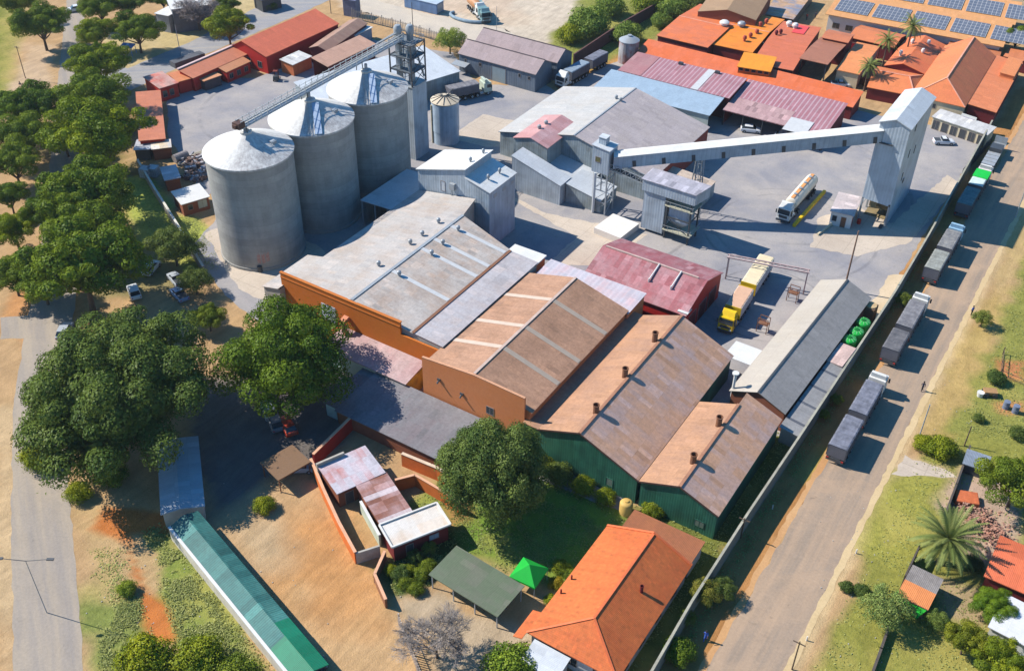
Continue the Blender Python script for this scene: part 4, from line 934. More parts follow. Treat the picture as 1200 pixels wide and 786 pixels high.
# striped maroon roofs, blue roof, K strip
M_str = roofmat('maroon_striped', rgb(176,118,124), rgb(166,124,132), 'x', .6, .5, .9, .06, .25, bands=(.95,.30,rgb(192,160,164)))
M_str2 = roofmat('maroon_plain', rgb(180,124,124), rgb(172,136,132), 'x', .6, .5, .9, .06, .25)
M_blue = roofmat('pale_blue', rgb(164,184,200), rgb(150,170,186), 'x', .5, .4, 1.2, .04, .2)
gf = fr((695.5,101),(831.7,134.7),(853,117),4.2)
gb = house('open_shed', 'open shed with plain pale blue sloping roof behind the wide warehouse', 'shed', gf, 4.2, 4.6, 'mono', zs=(4.0,4.0,4.8,4.8), wall=plain('pale_panel', rgb(196,206,200), .7, .1, .6), roof=M_blue, openside='e')
h1 = fr((724,83),(854.7,116),(872,96),4.8)
hb1 = house('shed', 'long maroon shed with pale stripes and one pale sheet on its roof', 'shed', h1, 4.9, 5.6, 'mono', zs=(4.9,4.9,5.7,5.7), wall=M_maroon, roof=M_str)
MB().slab([[(0,.02,4.96),(5.5,.02,4.96),(5.5,h1[4]-.02,5.76),(0,h1[4]-.02,5.76)]],.05).build('plain_sheets', M_str2, hb1)
MB().slab([[(h1[3]*.66,.02,4.97),(h1[3]*.66+1.6,.02,4.97),(h1[3]*.66+1.6,h1[4]-.02,5.77),(h1[3]*.66,h1[4]-.02,5.77)]],.05).build('pale_sheet', M_sky, hb1)
for k in (.42,.75): MB().box(h1[3]*k-.5,h1[3]*k+.5,h1[4]-1.2,h1[4]-.6,5.5,6.2).build('roof_box', M_dark, hb1)
h2 = fr((847,126),(967,157),(986.5,125),4.0)
hb2 = house('open_shed', 'open-fronted maroon striped shed sheltering vehicles beneath conveyor', 'shed', h2, 3.6, 4.6, 'mono', zs=(3.5,3.5,5.0,5.0), wall=M_maroon, roof=M_str, openside='s')
W_, D_ = h2[3], h2[4]
MB().slab([[(.1,.02,3.56),(W_*.62,.02,3.56),(W_*.62,D_*.42,4.19),(.1,D_*.42,4.19)]],.05).build('dusty_sheets', roofmat('dusty_pink', rgb(190,152,150), rgb(176,150,146), 'x', .7, .4), hb2)
MB().slab([[(W_*.62,-1.6,3.5),(W_*.84,-1.6,3.5),(W_*.84,D_*.26,4.0),(W_*.62,D_*.26,4.0)]],.06).build('pale_patch', M_sky, hb2)
for k in range(6): MB().box(W_*k/5.2+.3,W_*k/5.2+.45,.2,.35,0,3.4).build('post', M_dark, hb2)
# round bin beside the maroon shed
p = at(735.5,72,0); rb = thing('striped_bin', 'small round grey and red bin beside the maroon shed and dirt lane', 'bin', (p.x,p.y,0))
MB().lathe([(2.3,0),(2.3,5.2)],32).build('shell', ribwall('streaked_bin', rgb(180,176,176), .7, .6, .3, rgb(170,96,80)), rb, smooth=True); MB().lathe([(2.4,5.1),(2.4,5.25),(1.0,6.0),(.5,6.1),(.5,6.4),(.01,6.4)],32).build('lid', M_steel, rb, smooth=True)

# ------------------------------------------------------------------ red-roofed complex, upper right
def RR(key, a, b=None, axis='y'):
    a = (a[0],a[1]*1.28+.012,a[2]*.95+.004); b = b and (b[0],b[1]*1.24+.010,b[2]*.95+.004)
    return roofmat(key, a, b or tuple(x*.88 for x in a), axis, .6, .5, .9, .05, .22)
ORA, ORB, REDR, BRN, SAL = rgb(232,112,48), rgb(238,130,40), rgb(206,92,70), rgb(168,92,84), rgb(232,132,96)
kf = fr((745,60),(1000,124),(1010,111),3.4)
K1 = house('veranda', 'very long orange-red veranda roof along the front of the red complex', 'veranda', kf, 3.2, 4.0, 'mono', zs=(3.0,3.0,4.2,4.2), wall=M_maroon, roof=RR('long_veranda', rgb(226,96,58), rgb(214,104,84), 'x'))
for k in range(9): MB().box(kf[3]*(.1+.1*k)-.5,kf[3]*(.1+.1*k)+.5,.18,.27,.1,2.2).build('arch_opening', M_dark, K1)
def flat2(name, label, cat, pts, h, r, mat, axis='x', wall=M_maroon, **k):
    F = fr(pts[0], pts[1], pts[2], h); return house(name, label, cat, F, h, r, 'gable', axis, wall=wall, roof=mat, **k), F
M_rcap = plain('pale_orange_ridge', rgb(240,170,140), .6)
K2, F2 = flat2('hall', 'square red and orange roofed hall nearest the bush strip, white vent on ridge', 'hall', [(764,45.5),(829.5,56),(877.6,17.5)], 4.6, 5.4, RR('hall_red', rgb(222,106,80), rgb(232,104,46)), 'x', cap=M_rcap)
K3, F3 = flat2('hall', 'bright orange roofed hall with small roof vents beside the square hall', 'hall', [(831,55.5),(882,62),(919.6,23)], 4.4, 5.2, RR('hall_orange', rgb(240,126,40), rgb(232,112,52)), 'x', cap=M_rcap)
K4, F4 = flat2('hall', 'dull red hall roof with pink patch between orange hall and brown canopy', 'hall', [(886.6,65),(929.6,83),(962.7,32.5)], 4.4, 5.0, RR('hall_dull', rgb(216,100,76), rgb(206,98,84)), 'x')
def white_vent(root, x, y, z, mat=M_white, r=.55):
    m = MB(); m.lathe([(r*.7,z-.3),(r*.7,z+.4),(r*1.2,z+.5),(r*1.25,z+.9),(r*.8,z+1.25),(.01,z+1.3)],14,x,y); return m.build('roof_vent', mat, root, smooth=True)
white_vent(K2, F2[3]*.88, F2[4]*.52, 5.3, M_white, .95); white_vent(K3, F3[3]*.28, F3[4]*.5, 5.1, M_steel, .8)
for (u,v) in [(.62,.2),(.68,.3),(.74,.42),(.66,.62),(.72,.74)]: white_vent(K3, F3[3]*u, F3[4]*v, 4.8, M_redroof, .4)
for (u,v) in [(.25,.88),(.42,.86)]: white_vent(K4, F4[3]*u, F4[4]*v, 4.6, M_white, .6)
for (u,v) in [(.12,.62),(.2,.66)]: white_vent(K4, F4[3]*u, F4[4]*v, 4.7, M_maroon, .35)
MB().slab([[(F4[3]*.42,F4[4]*.74,4.85),(F4[3]*.72,F4[4]*.74,4.85),(F4[3]*.72,F4[4]*.95,4.62),(F4[3]*.42,F4[4]*.95,4.62)]],.05).build('pink_patch', plain('pink_sheet', rgb(236,84,84), .6, .08), K4)
K4b, F4b = flat2('canopy', 'raised plain brown canopy roof over the dark courtyard of the red complex', 'canopy', [(937,68),(970,76),(994,50.5)], 5.2, 5.5, RR('brown_canopy', rgb(176,98,88)), 'x', wall=None)
for (x,y) in [(.4,.4),(F4b[3]-.4,.4),(.4,F4b[4]-.4),(F4b[3]-.4,F4b[4]-.4)]: MB().box(x-.12,x+.12,y-.12,y+.12,0,5.15).build('post', M_dark, K4b)
K4c, F4c = flat2('roof_block', 'upper dull red roof block just behind the brown canopy', 'roof block', [(962.7,44),(994,50.5),(1003,41)], 5.8, 6.3, RR('dull_block', rgb(206,106,84)), 'x')
K5, F5 = flat2('arcade', 'narrow red-roofed arcade with maroon arches beside the first palm', 'arcade', [(994,43.5),(1048,56),(1056,40)], 3.6, 4.5, RR('arcade_red', rgb(220,112,80)), 'x')
for k in range(4): window(K5, 's', F5[3]*(.12+.16*k), .05, 1.9, 2.4, F5[3], F5[4], name='door', pane=plain('crimson_panel', rgb(150,30,44), .5))
K6, F6 = flat2('courtyard_building', 'orange-roofed building with cream end wall beside white pickup', 'building', [(977.6,84),(1007.4,87.5),(1031,54.6)], 3.6, 4.1, RR('court_orange', rgb(236,130,90)), 'x', wall=M_cream)
mon = fr((864,75.6),(903.5,82),(898,66),5.4)
K7m = house('roof_monitor', 'bright orange raised roof monitor with row of small dark windows', 'roof monitor', mon, 5.2, 5.6, 'mono', zs=(4.9,4.9,5.6,5.6), wall=M_orange, roof=RR('monitor_orange', rgb(244,136,34), None, 'x'))
for k in range(5): window(K7m, 's', mon[3]*(.12+.19*k), 4.1, .9, .55, mon[3], mon[4])
tag(MB().box(0,9,0,.5,4.2,4.6).build('roof_gutter', M_dark, None, tuple(at(849,63,0)), R(2)), 'dark narrow box gutter lying along the orange veranda edge', 'gutter')
r1 = fr((1032.4,81),(1086,88),(1111,54),3.2)
K8 = house('house', 'red gabled house with small white roof vents behind intake tower', 'house', r1, 3.2, 4.6, 'gable', 'y', wall=M_maroon, roof=RR('house_red', rgb(228,108,72), rgb(214,92,66)), rp=.42)
for (u,v) in [(.2,.3),(.25,.72),(.62,.5),(.6,.8)]: white_vent(K8, r1[3]*u, r1[4]*v, 3.9, M_white, .35)
r2 = fr((1020,94),(1072,113),(1083,88),2.8)
K9 = house('house', 'small red hipped house with many ridges beside wooden stack', 'house', r2, 2.8, 4.4, 'gable', 'x', wall=M_maroon, roof=RR('hip_red', rgb(232,118,80), rgb(220,100,72), 'x'), hip=(0,2.5), cap=M_rcap)
r3 = fr((1073,102),(1131,126),(1167,66),4.0)
K10 = house('main_house', 'largest red-roofed house, pale left slope and dark right slope, above the shop front', 'house', r3, 4.0, 7.4, 'gable', 'y', wall=M_cream, roof=RR('main_red', rgb(226,112,76), rgb(214,98,70)), hip=(5.0,0), rp=.5, cap=M_rcap)
for u in (.2,.42): window(K10, 's', r3[3]*u, 2.2, 1.6, .9, r3[3], r3[4])
r4 = fr((1132,125.5),(1168,131),(1199.5,73),3.6)
K11 = house('wing', 'broad salmon-red roof wing beside the shaded road wall, upper right', 'wing', r4, 3.6, 4.0, 'mono', zs=(3.9,3.4,3.4,3.9), wall=M_maroon, roof=RR('wing_red', rgb(228,116,84), rgb(218,120,92)))
MB().slab([[(r4[3]*.45,r4[4]*.62,4.6),(r4[3]-.1,r4[4]*.62,4.4),(r4[3]-.1,r4[4]*.97,4.4),(r4[3]*.45,r4[4]*.97,4.6)]],.1).ring([(r4[3]*.47,r4[4]*.625,4.5),(r4[3]-.2,r4[4]*.625,4.3),(r4[3]-.2,r4[4]*.965,4.3),(r4[3]*.47,r4[4]*.965,4.5)],3.4).build('raised_roof', RR('raised_salmon', rgb(234,126,88)), K11)
r5 = fr((1110,55),(1172,66),(1176,58),3.2)
house('outbuilding', 'narrow red-brown roof strip between solar roof and largest red house', 'outbuilding', r5, 3.0, 3.4, 'mono', zs=(3.0,3.0,3.4,3.4), wall=M_maroon, roof=RR('strip_red', rgb(198,104,80), None, 'x'))
r6 = fr((1176,65),(1215,74),(1220,64),3.2)
house('outbuilding', 'small dull red roof at the right edge beside the round tree', 'outbuilding', r6, 3.0, 3.4, 'mono', zs=(3.0,3.0,3.4,3.4), wall=M_maroon, roof=RR('edge_red', rgb(214,112,84), None, 'x'))
# shop front
sf = fr((1092,136),(1158,158),(1166,150),2.8)
shop = house('shop_front', 'long pale lean-to shop front with awning under the largest red house', 'shop', sf, 2.8, 3.0, 'mono', zs=(2.7,2.7,3.1,3.1), wall=M_cream, roof=roofmat('pale_awning', rgb(206,204,200), rgb(190,186,180), 'x', .6, .4), openside='')
for k in range(6): window(shop, 's', sf[3]*(.1+.16*k), .1, 1.3, 1.9, sf[3], sf[4], name='door' if k % 2 else 'window', pane=M_dark)
p = at(1135,139,3.0); sg = thing('sign_board', 'white sign board with blue patches on the shop wall', 'sign', (p.x,p.y,2.4), sf[2]); MB().box(-1.6,1.6,-.05,.05,0,1.3).build('board', M_white, sg); MB().box(-1.3,1.3,-.07,-.055,.35,.75).build('sign_panel', plain('blue_sign_paint', rgb(120,110,170), .5), sg)
# solar buildings
M_pv = None
def pvmat():
    t = NT('solar_cells'); o = t.sep(t.tc.outputs['Object'])
    def grid(v, p, w): return t.math('LESS_THAN', t.math('FRACT', t.math('DIVIDE', v, p)), w/p)
    gl = t.math('MAXIMUM', grid(o[0], 1.0, .09), grid(o[1], 1.65, .10)); fine = t.math('MAXIMUM', grid(o[0], .25, .025), grid(o[1], .275, .025))
    cell = t.white(t.comb(t.math('FLOOR', o[0]), t.math('FLOOR', t.math('DIVIDE', o[1], 1.65)), 0.))
    col = t.mix(t.ramp(cell, 0, 1, 0, .5), (.085,.09,.108), (.12,.122,.138)); col = t.mix(t.math('MULTIPLY', fine, .35), col, (.3,.32,.36)); col = t.mix(gl, col, (.42,.40,.38))
    return t.done(col, .25, .5)
M_pv = pvmat()
def solar(name_label, pts, h, zs, arrays, rows, wallmat=M_white):
    F = fr(pts[0], pts[1], pts[2], h)
    s = house('solar_building', name_label, 'building', F, h, h+.8, 'mono', zs=zs, wall=wallmat, roof=RR('solar_orange', rgb(226,142,100), rgb(216,136,104), 'x'), ov=.8)
    W, D = F[3], F[4]
    for k in range(arrays[2]):
        x0 = arrays[0]+k*(arrays[1]+1.1); y0, y1 = D*rows[0], D*rows[1]
        zf = lambda y: zs[0]+(zs[3]-zs[0])*y/D+.12
        m = MB(); m.add([(0,0,0),(arrays[1],0,0),(arrays[1],y1-y0,zf(y1)-zf(y0)),(0,y1-y0,zf(y1)-zf(y0)),(0,0,.06),(arrays[1],0,.06),(arrays[1],y1-y0,zf(y1)-zf(y0)+.06),(0,y1-y0,zf(y1)-zf(y0)+.06)],
            [(3,2,1,0),(4,5,6,7),(0,1,5,4),(1,2,6,5),(2,3,7,6),(3,0,4,7)])
        m.build('solar_array', M_pv, s, (x0,y0,zf(y0)))
    return s, F
S1, FS1 = solar('white building with five solar arrays on its long orange roof behind the palms', [(967,16),(1176,55),(1188,33)], 4.6, (4.5,4.5,5.5,5.5), (1.4,8.1,5), (.22,.80))
for k in range(12): window(S1, 's', 3+k*(FS1[3]-6)/11, 1.2, 1.6, 1.2, FS1[3], FS1[4], .8)
S2, FS2 = solar('rear building with solar arrays on its orange roof at the top right corner', [(1035,3),(1190,29),(1203,8)], 4.6, (4.5,4.5,5.5,5.5), (1.0,8.1,4), (.22,.82), M_cream)
ob = fr((1040,17),(1092,26),(1096,14),3.2); house('outbuilding', 'bright orange flat roof between the two solar roofs', 'outbuilding', ob, 3.0, 3.3, 'mono', zs=(3.0,3.0,3.4,3.4), wall=M_cream, roof=RR('flat_orange', rgb(244,148,48), None, 'x'))
ob2 = fr((1104,24),(1172,36),(1180,28),3.0); house('outbuilding', 'low pale orange roof cluster between the solar roofs, right part', 'outbuilding', ob2, 2.6, 3.0, 'mono', zs=(2.6,2.6,3.0,3.0), wall=M_maroon, roof=RR('low_orange', rgb(232,150,112), None, 'x'))
bb = fr((815,17),(886,24),(905,-8),6.5); house('brick_hall', 'tall plain red-brown brick hall at the top edge behind the square hall', 'hall', bb, 6.5, 8.0, 'gable', 'y', wall=M_brick, roof=RR('brick_hall_roof', rgb(172,120,104), None), ov=.1)
ob3 = fr((886,24),(930,22),(955,-10),3.0); house('outbuilding', 'low tan-roofed block beside brick hall at the top edge', 'outbuilding', ob3, 2.8, 3.0, 'mono', zs=(2.8,2.8,3.0,3.0), wall=M_dark, roof=roofmat('tan_block', rgb(214,172,132), rgb(120,130,150), 'y', .6, .8))
yw_ = at(1000,108,0)
ws = thing('timber_stack', 'long stack of brown timber beside the small hipped red house', 'timber stack', tuple(at(1008,96,0)), math.atan2(*(at(1045,121,0)-at(1006,99,0)).yx)); Lw = (at(1045,121,0)-at(1006,99,0)).length
m = MB(); rs = random.Random(3)
for k in range(5):
    for j in range(4-k//2): m.box(rs.uniform(0,.5),Lw-rs.uniform(0,.6),-.9+j*.62,-.9+j*.62+.56,k*.34,k*.34+.3)
m.build('timber', plain('brown_timber', rgb(150,98,66), .85, .3, 1.2, rgb(120,76,50)), ws)

# ------------------------------------------------------------------ upper left red building and neighbours
tl = [(at(167,163,3.2)),(at(194,162,3.2)),(at(188,105,3.2))]
L1F = fr((162,159),(194,162),(188,105),3.2)
M_lred = RR('left_red', rgb(206,108,90), rgb(192,104,90)); M_lredx = RR('left_red', rgb(206,108,90), rgb(192,104,90), 'x')
L1 = house('red_building', 'dull red flat-roofed wing at the left end of the red depot, street trees beside it', 'building', (L1F[0],L1F[1],L1F[2],L1F[3],L1F[4]), 3.2, 3.4, 'mono', zs=(3.3,3.1,3.1,3.3), wall=M_red, roof=M_lred)
L2F = fr((189,105.5),(209.5,97),(190,84.5),3.2)
L2 = house('red_building', 'short red building with rusty white roof at the corner of the depot', 'building', L2F, 3.2, 3.4, 'mono', zs=(3.2,3.2,3.4,3.4), wall=M_red, roof=roofmat('rust_white', rgb(206,160,146), rgb(190,100,82), 'x', .6, .9, .9, .1, .3, scale=.35))
for u in (.25,.6): window(L2, 's', L2F[3]*u, .9, .9, 1.3, L2F[3], L2F[4])
L4F = fr((226,91),(293.5,61),(277,55),3.4)
L4 = house('red_building', 'long red-roofed depot wing with pale ridge parallel to the side road', 'building', L4F, 3.3, 4.0, 'mono', zs=(3.2,3.2,4.0,4.0), wall=M_red, roof=M_lredx)
MB().beam((0,L4F[4],4.1),(L4F[3],L4F[4],4.1),.6,.2).build('ridge_cap', plain('pink_white_ridge', rgb(226,196,190), .6), L4)
for u in (.2,.4,.62,.8): window(L4, 's', L4F[3]*u, 1.0, 1.2, 1.2, L4F[3], L4F[4])
L3F = fr((209.5,97),(226,91),(214,82),3.0); house('red_building', 'small orange-red link roof between rusty white roof and long depot wing', 'building', L3F, 2.9, 3.1, 'mono', zs=(2.9,2.9,3.1,3.1), wall=M_red, roof=RR('link_orange', rgb(212,112,80), None, 'x'))
L5F = fr((265,84),(294,71),(292,65),2.9); L5 = house('awning', 'salmon awning roof along the depot wing, bright red wall beneath', 'awning', L5F, 2.8, 3.1, 'mono', zs=(2.7,2.7,3.2,3.2), wall=M_red, roof=RR('salmon_awning', rgb(210,124,100), None, 'x'))
for u in (.2,.5,.8): window(L5, 's', L5F[3]*u, .8, 1.0, 1.1, L5F[3], L5F[4])
c_ = fr((239,95),(260,87.5),(253,83),2.5); house('porch', 'small salmon-roofed porch on posts in front of the depot wing', 'porch', c_, 2.4, 2.6, 'mono', wall=plain('dark_porch_wall', rgb(96,80,84), .8), roof=RR('salmon_porch', rgb(214,132,108), None, 'x'))
L6F = fr((311.5,65),(397.5,26),(371,8.5),4.6)
L6 = house('red_hall', 'large bright red gabled hall with red walls beside the side road', 'hall', L6F, 4.2, 6.2, 'gable', 'x', wall=M_red, roof=RR('hall_bright_red', rgb(222,98,78), rgb(212,94,78), 'x'), rp=.68)
for u in (.3,.7): window(L6, 'w', L6F[4]*u*.8, 1.0, 1.2, 1.4, L6F[3], L6F[4])
M1F = fr((384,60),(431,27),(414,20),3.6)
house('store', 'long mauve-brown roofed store beside the bright red hall', 'store', M1F, 3.5, 4.4, 'gable', 'x', wall=M_maroon, roof=RR('mauve_store', rgb(170,112,110), rgb(164,120,116), 'x'))
M2F = fr((384,77),(440.5,50),(424,43),4.2)
M2 = house('open_store', 'pinkish roofed open store with maroon wall nearest the silo catwalk', 'store', M2F, 4.0, 4.8, 'mono', zs=(3.9,3.9,4.8,4.8), wall=M_maroon, roof=RR('pink_store', rgb(206,140,136), rgb(194,138,132), 'x'), openside='w')
M3F = fr((343,75.5),(366,65),(354,58),3.0)
M3 = house('hut', 'small orange hut with white roof in front of the bright red hall', 'hut', M3F, 2.8, 3.2, 'mono', zs=(2.8,2.8,3.1,3.1), wall=plain('orange_hut', rgb(216,122,74), .8), roof=roofmat('white_hut', rgb(222,220,214), rgb(206,200,192), 'x', .5, .4))
M4F = fr((355,50),(374,44),(357,39.5),3.0); house('canopy', 'pale pink flat canopy between the red hall and mauve store', 'canopy', M4F, 3.0, 3.1, 'mono', zs=(3.0,3.0,3.1,3.1), wall=None, roof=RR('pale_canopy', rgb(208,146,132), None, 'x'), posts=(M_dark, [(.2,.2,2.9),(M4F[3]-.2,.2,2.9),(.2,M4F[4]-.2,2.9),(M4F[3]-.2,M4F[4]-.2,2.9)]))
M5F = fr((416,41),(437,31),(430,26),3.0); house('container_office', 'white flat-roofed site office at the far end of the mauve store', 'office', M5F, 2.8, 2.9, 'mono', wall=plain('bluish_wall', rgb(150,160,176), .7), roof=M_white)
G1F = fr((204,20),(250,5),(240,-14),6.0)
gh = house('grey_house', 'two-storey dark grey house with white flat roof, upper left', 'house', G1F, 6.0, 6.2, 'mono', wall=plain('dark_grey_wall', rgb(112,118,130), .8), roof=M_white)
G2F = fr((196,19),(213,12),(226,19),4.6)
g2 = fr((197,19),(213,10.5),(205,3),4.4); house('grey_house', 'lower white-roofed garage wing attached before the two-storey grey house', 'house', g2, 4.4, 4.5, 'mono', wall=plain('pale_grey_wall', rgb(168,172,176), .8), roof=M_white)
for u in (.25,.6): window(gh, 's', G1F[3]*u, 3.4, 1.6, 1.3, G1F[3], G1F[4])
DKF = fr((205,75),(240,63),(237,60),1.2); tag(MB().box(0,DKF[3],0,2.2,0,1.3).build('low_wall', plain('dark_low_roof', rgb(96,98,104), .8), None, (DKF[0],DKF[1],0), DKF[2]), 'dark low flat store roof between side road and long depot wing', 'low store')
TBF = fr((306,0),(330,-6),(326,-14),3.4); house('dark_house', 'dark-roofed house cut by the top edge near the side road', 'house', TBF, 3.2, 3.6, 'mono', wall=M_dark, roof=roofmat('dark_slate', rgb(84,92,104), rgb(70,78,90), 'x', .6, .4))
# junk yard by the first silo
JF = fr((212,239),(246,229),(238,214),2.8)
J1 = house('yard_house', 'small brick house with bright white roof beside the first silo', 'house', JF, 2.7, 2.8, 'mono', zs=(2.6,2.6,2.9,2.9), wall=M_brick, roof=M_white)
window(J1, 's', JF[3]*.72, .7, 1.6, 1.5, JF[3], JF[4], pane=plain('pale_shutter', rgb(190,196,180), .7)); window(J1, 's', JF[3]*.3, 1.0, .8, .9, JF[3], JF[4])
J2F = fr((193,213),(212,207.5),(206,192),2.6); house('yard_shed', 'grey flat-roofed yard shed behind the white-roofed brick house', 'shed', J2F, 2.5, 2.6, 'mono', wall=M_brick, roof=roofmat('grey_flat', rgb(186,190,198), rgb(170,172,178), 'y', .5, .4))
J3F = fr((177,175),(201,172),(198,162.5),2.6); house('brick_hut', 'low brick hut with bright tan roof at the end of red wing', 'hut', J3F, 2.5, 2.6, 'mono', wall=M_brick, roof=roofmat('tan_hut', rgb(230,206,172), rgb(196,190,186), 'x', .7, .9, scale=.3))
J4F = fr((158,170),(176,175),(180,163),2.4); house('yard_shed', 'grey flat-roofed open shelter left of the low brick hut', 'shed', J4F, 2.4, 2.5, 'mono', zs=(2.4,2.4,2.5,2.5), wall=M_dark, roof=roofmat('grey_flat', rgb(186,190,198), rgb(170,172,178), 'y'))
for (px,py,l) in [(172,207,'white cage tank nearest the yard wall'),(181,206,'white cage tank beside the grey flat-roofed shed')]:
    p = at(px,py,0); t_ = thing('cage_tank', l, 'cage tank', (p.x,p.y,0), R(20), 'white cage tanks in the junk yard'); MB().box(-.9,.9,-.9,.9,.15,1.9).build('bottle', plain('white_plastic', rgb(206,212,216), .5), t_, bevel=.12)
    m = MB()
    for k in range(5):
        for s_ in (-.93,.93): m.beam((-.9+.45*k,s_,.1),(-.9+.45*k,s_,1.9),.05); m.beam((s_,-.9+.45*k,.1),(s_,-.9+.45*k,1.9),.05)
    for z in (.1,.7,1.3,1.9):
        for s_ in (-.93,.93): m.beam((-.93,s_,z),(.93,s_,z),.05); m.beam((s_,-.93,z),(s_,.93,z),.05)
    m.build('cage', M_steel, t_)
rs = random.Random(11); jm = MB(); jm2 = MB()
for k in range(150):
    px, py = rs.uniform(208,240), rs.uniform(184,214)
    if px < 216 and py > 196: continue
    p = at(px,py,0); s_ = rs.uniform(.25,.8); mb = jm if rs.random() < .6 else jm2
    if rs.random() < .6:
        a_ = rs.uniform(0,3.14); mb.beam((p.x,p.y,rs.uniform(.1,.7)),(p.x+s_*2*math.cos(a_),p.y+s_*2*math.sin(a_),rs.uniform(.1,1.0)),rs.uniform(.15,.5),rs.uniform(.1,.4))
    else: mb.tube((p.x,p.y,.1),(p.x,p.y,.3+s_),s_*.6,None,10)
tag(jm.build('scrap_heap', plain('scrap_rust', rgb(140,112,98), .8, .4, .8, rgb(88,84,92))), None, None, None, 'stuff'); tag(jm2.build('scrap_heap', plain('scrap_pale', rgb(186,180,180), .7, .3, .8, rgb(120,126,140))), None, None, None, 'stuff')
p = at(205,191,0); q_ = at(232,180,0)
tag(MB().tube((p.x,p.y,.8),(*(p.lerp(q_,.55)).xy,.8),.85,None,16).build('pipe', plain('grey_pipe', rgb(150,142,140), .7)), 'large grey pipe lying behind the grey yard shed', 'pipe')
m = MB(); a = at(212,186,0); b = at(238,178,0)
for k in range(6): o_ = Vector((.35*k,-.5*k,0)); m.beam(a+o_+Vector((0,0,.2)), b+o_+Vector((0,0,.2)), .35, .3)
tag(m.build('beam_stack', plain('pale_timber', rgb(176,168,150), .8)), 'stack of long pale beams beside the large grey pipe', 'beam stack')

# ------------------------------------------------------------------ walls
def wall(name, label, pts, h, th, mat, cat='wall', cap=None, grp=None, world=False, h1=None):
    P = [Vector((p[0],p[1],0)) if world else at(*p) for p in pts]
    o = thing(name, label, cat, tuple(P[0]), 0, grp); m = MB(); cp = MB()
    for i in range(len(P)-1):
        a, b = P[i]-P[0], P[i+1]-P[0]; d = (b-a).normalized(); n = Vector((-d.y,d.x,0))*th/2; e = d*(th/2 if i < len(P)-2 else 0)
        m.add([a-n,b-n+e,b+n+e,a+n]+[v+Vector((0,0,h)) for v in (a-n,b-n+e,b+n+e,a+n)], [(4,5,6,7),(0,1,5,4),(1,2,6,5),(2,3,7,6),(3,0,4,7)])
        if cap: cp.beam(a+Vector((0,0,h+.05)), b+Vector((0,0,h+.05)), th+.1, .1)
    m.build('wall_body', mat, o)
    if cap: cp.build('coping', cap, o)
    return o
wall('boundary_wall', 'long grey boundary wall running along the right road', [(-22.6,56),(-23.2,76),(-23.1,92),(-22.7,110),(-22.4,128),(-22.0,150),(-22.2,170),(-22.9,200),(-23.4,222)], 2.8, .2, plain('grey_block_wall', rgb(140,138,128), .9, .18, .5, rgb(110,108,98)), 'wall', plain('pale_coping_stone', rgb(172,168,150), .9, .25, .6), None, True)
wall('yard_wall', 'pale-topped wall between silo lawn and junk yard', [(163,196),(182,228),(207,268),(240,322)], 1.7, .3, plain('dull_yard_wall', rgb(150,146,136), .9, .15), 'wall', plain('white_coping', rgb(226,220,204), .8))  # grey-beige wall body below a white coping
wall('dark_wall', 'dark purple-brown wall along the bush strip at the top', [(672,78),(728,40),(768,17)], 3.0, .35, plain('dark_brown_wall', rgb(104,72,68), .85, .15))
# palisade fence along the top road
def palisade(label, pts, h, step, mat, grp=None, cat='fence'):
    P = [at(*p) for p in pts]; o = thing('palisade_fence', label, cat, tuple(P[0]), 0, grp); m = MB(); r = MB()
    for i in range(len(P)-1):
        a, b = P[i]-P[0], P[i+1]-P[0]; n = int((b-a).length/step)
        for k in range(n+1): c = a.lerp(b, k/max(n,1)); m.beam(c, c+Vector((0,0,h*(1.0 if k % 6 else 1.15))), .09 if k % 6 else .16)
        for z in (h*.25,h*.85): r.beam(a+Vector((0,0,z)), b+Vector((0,0,z)), .07)
    m.build('pale', mat, o); r.build('rail', mat, o); return o
palisade('grey palisade fence along the pale top road', [(413,22),(470,36),(545,58),(566,60)], 2.4, .5, plain('pale_grey_paling', rgb(150,148,146), .7))
palisade('thin dark fence beside the shop and the parked road trucks', [(1160,170),(1126,208)], 2.0, .6, M_dark)

# ------------------------------------------------------------------ lower yard: hipped house, carport, gazebo, hut group
HF = fr((616,742),(731,784.5),(810.5,665.2),3.0)
HW = 11.3; hx = at(616,742,3.0)
hip = house('hipped_house', 'orange-roofed house with hipped near end and one chimney, lower middle', 'house', (-36.7,61.9,0,11.35,18.6), 3.0, 5.4, 'gable', 'y', wall=plain('pale_house_wall', rgb(206,208,208), .8, .1), roof=roofmat('bright_orange', rgb(216,116,58), rgb(198,98,48), 'y', .75, .7, .35, .09, .35, row=.42), hip=(4.1,0), rp=.54, cap=plain('orange_ridge', rgb(232,120,72), .6), ov=.45)
MB().slab([[(-1.1,-1.0,2.62),(.05,-1.0,2.98),(.05,3.2,2.98),(-1.1,3.2,2.62)]],.1).build('side_eave', MATS[('bright_orange','y')], hip)
MB().box(.2,11.1,18.55,18.75,2.6,3.0).build('end_parapet', plain('orange_gable_trim', rgb(224,116,70), .7), hip)
m = MB(); X = 11.35*.54; m.beam((0,18.6,3.06),(X,18.6,5.46),.3,.14); m.beam((X,18.6,5.46),(11.35,18.6,3.06),.3,.14); m.build('gable_trim', MATS['orange_gable_trim'], hip)
vent_pipe(hip, 8.5, 10.9, 4.1, 1.1, .2, M_maroon, 'chimney')
for u in (6.5,8.9): MB().tube((.6,u,3.0),(.6,u,3.9),.11).build('vent_pipe', M_maroon, hip)
for u in (2.2,5.5,9): window(hip, 's', u, .9, 1.4, 1.2, 11.35, 18.6, .45)
for u in (3,7,11,15): window(hip, 'e', u, .9, 1.4, 1.2, 11.35, 18.6, .45)
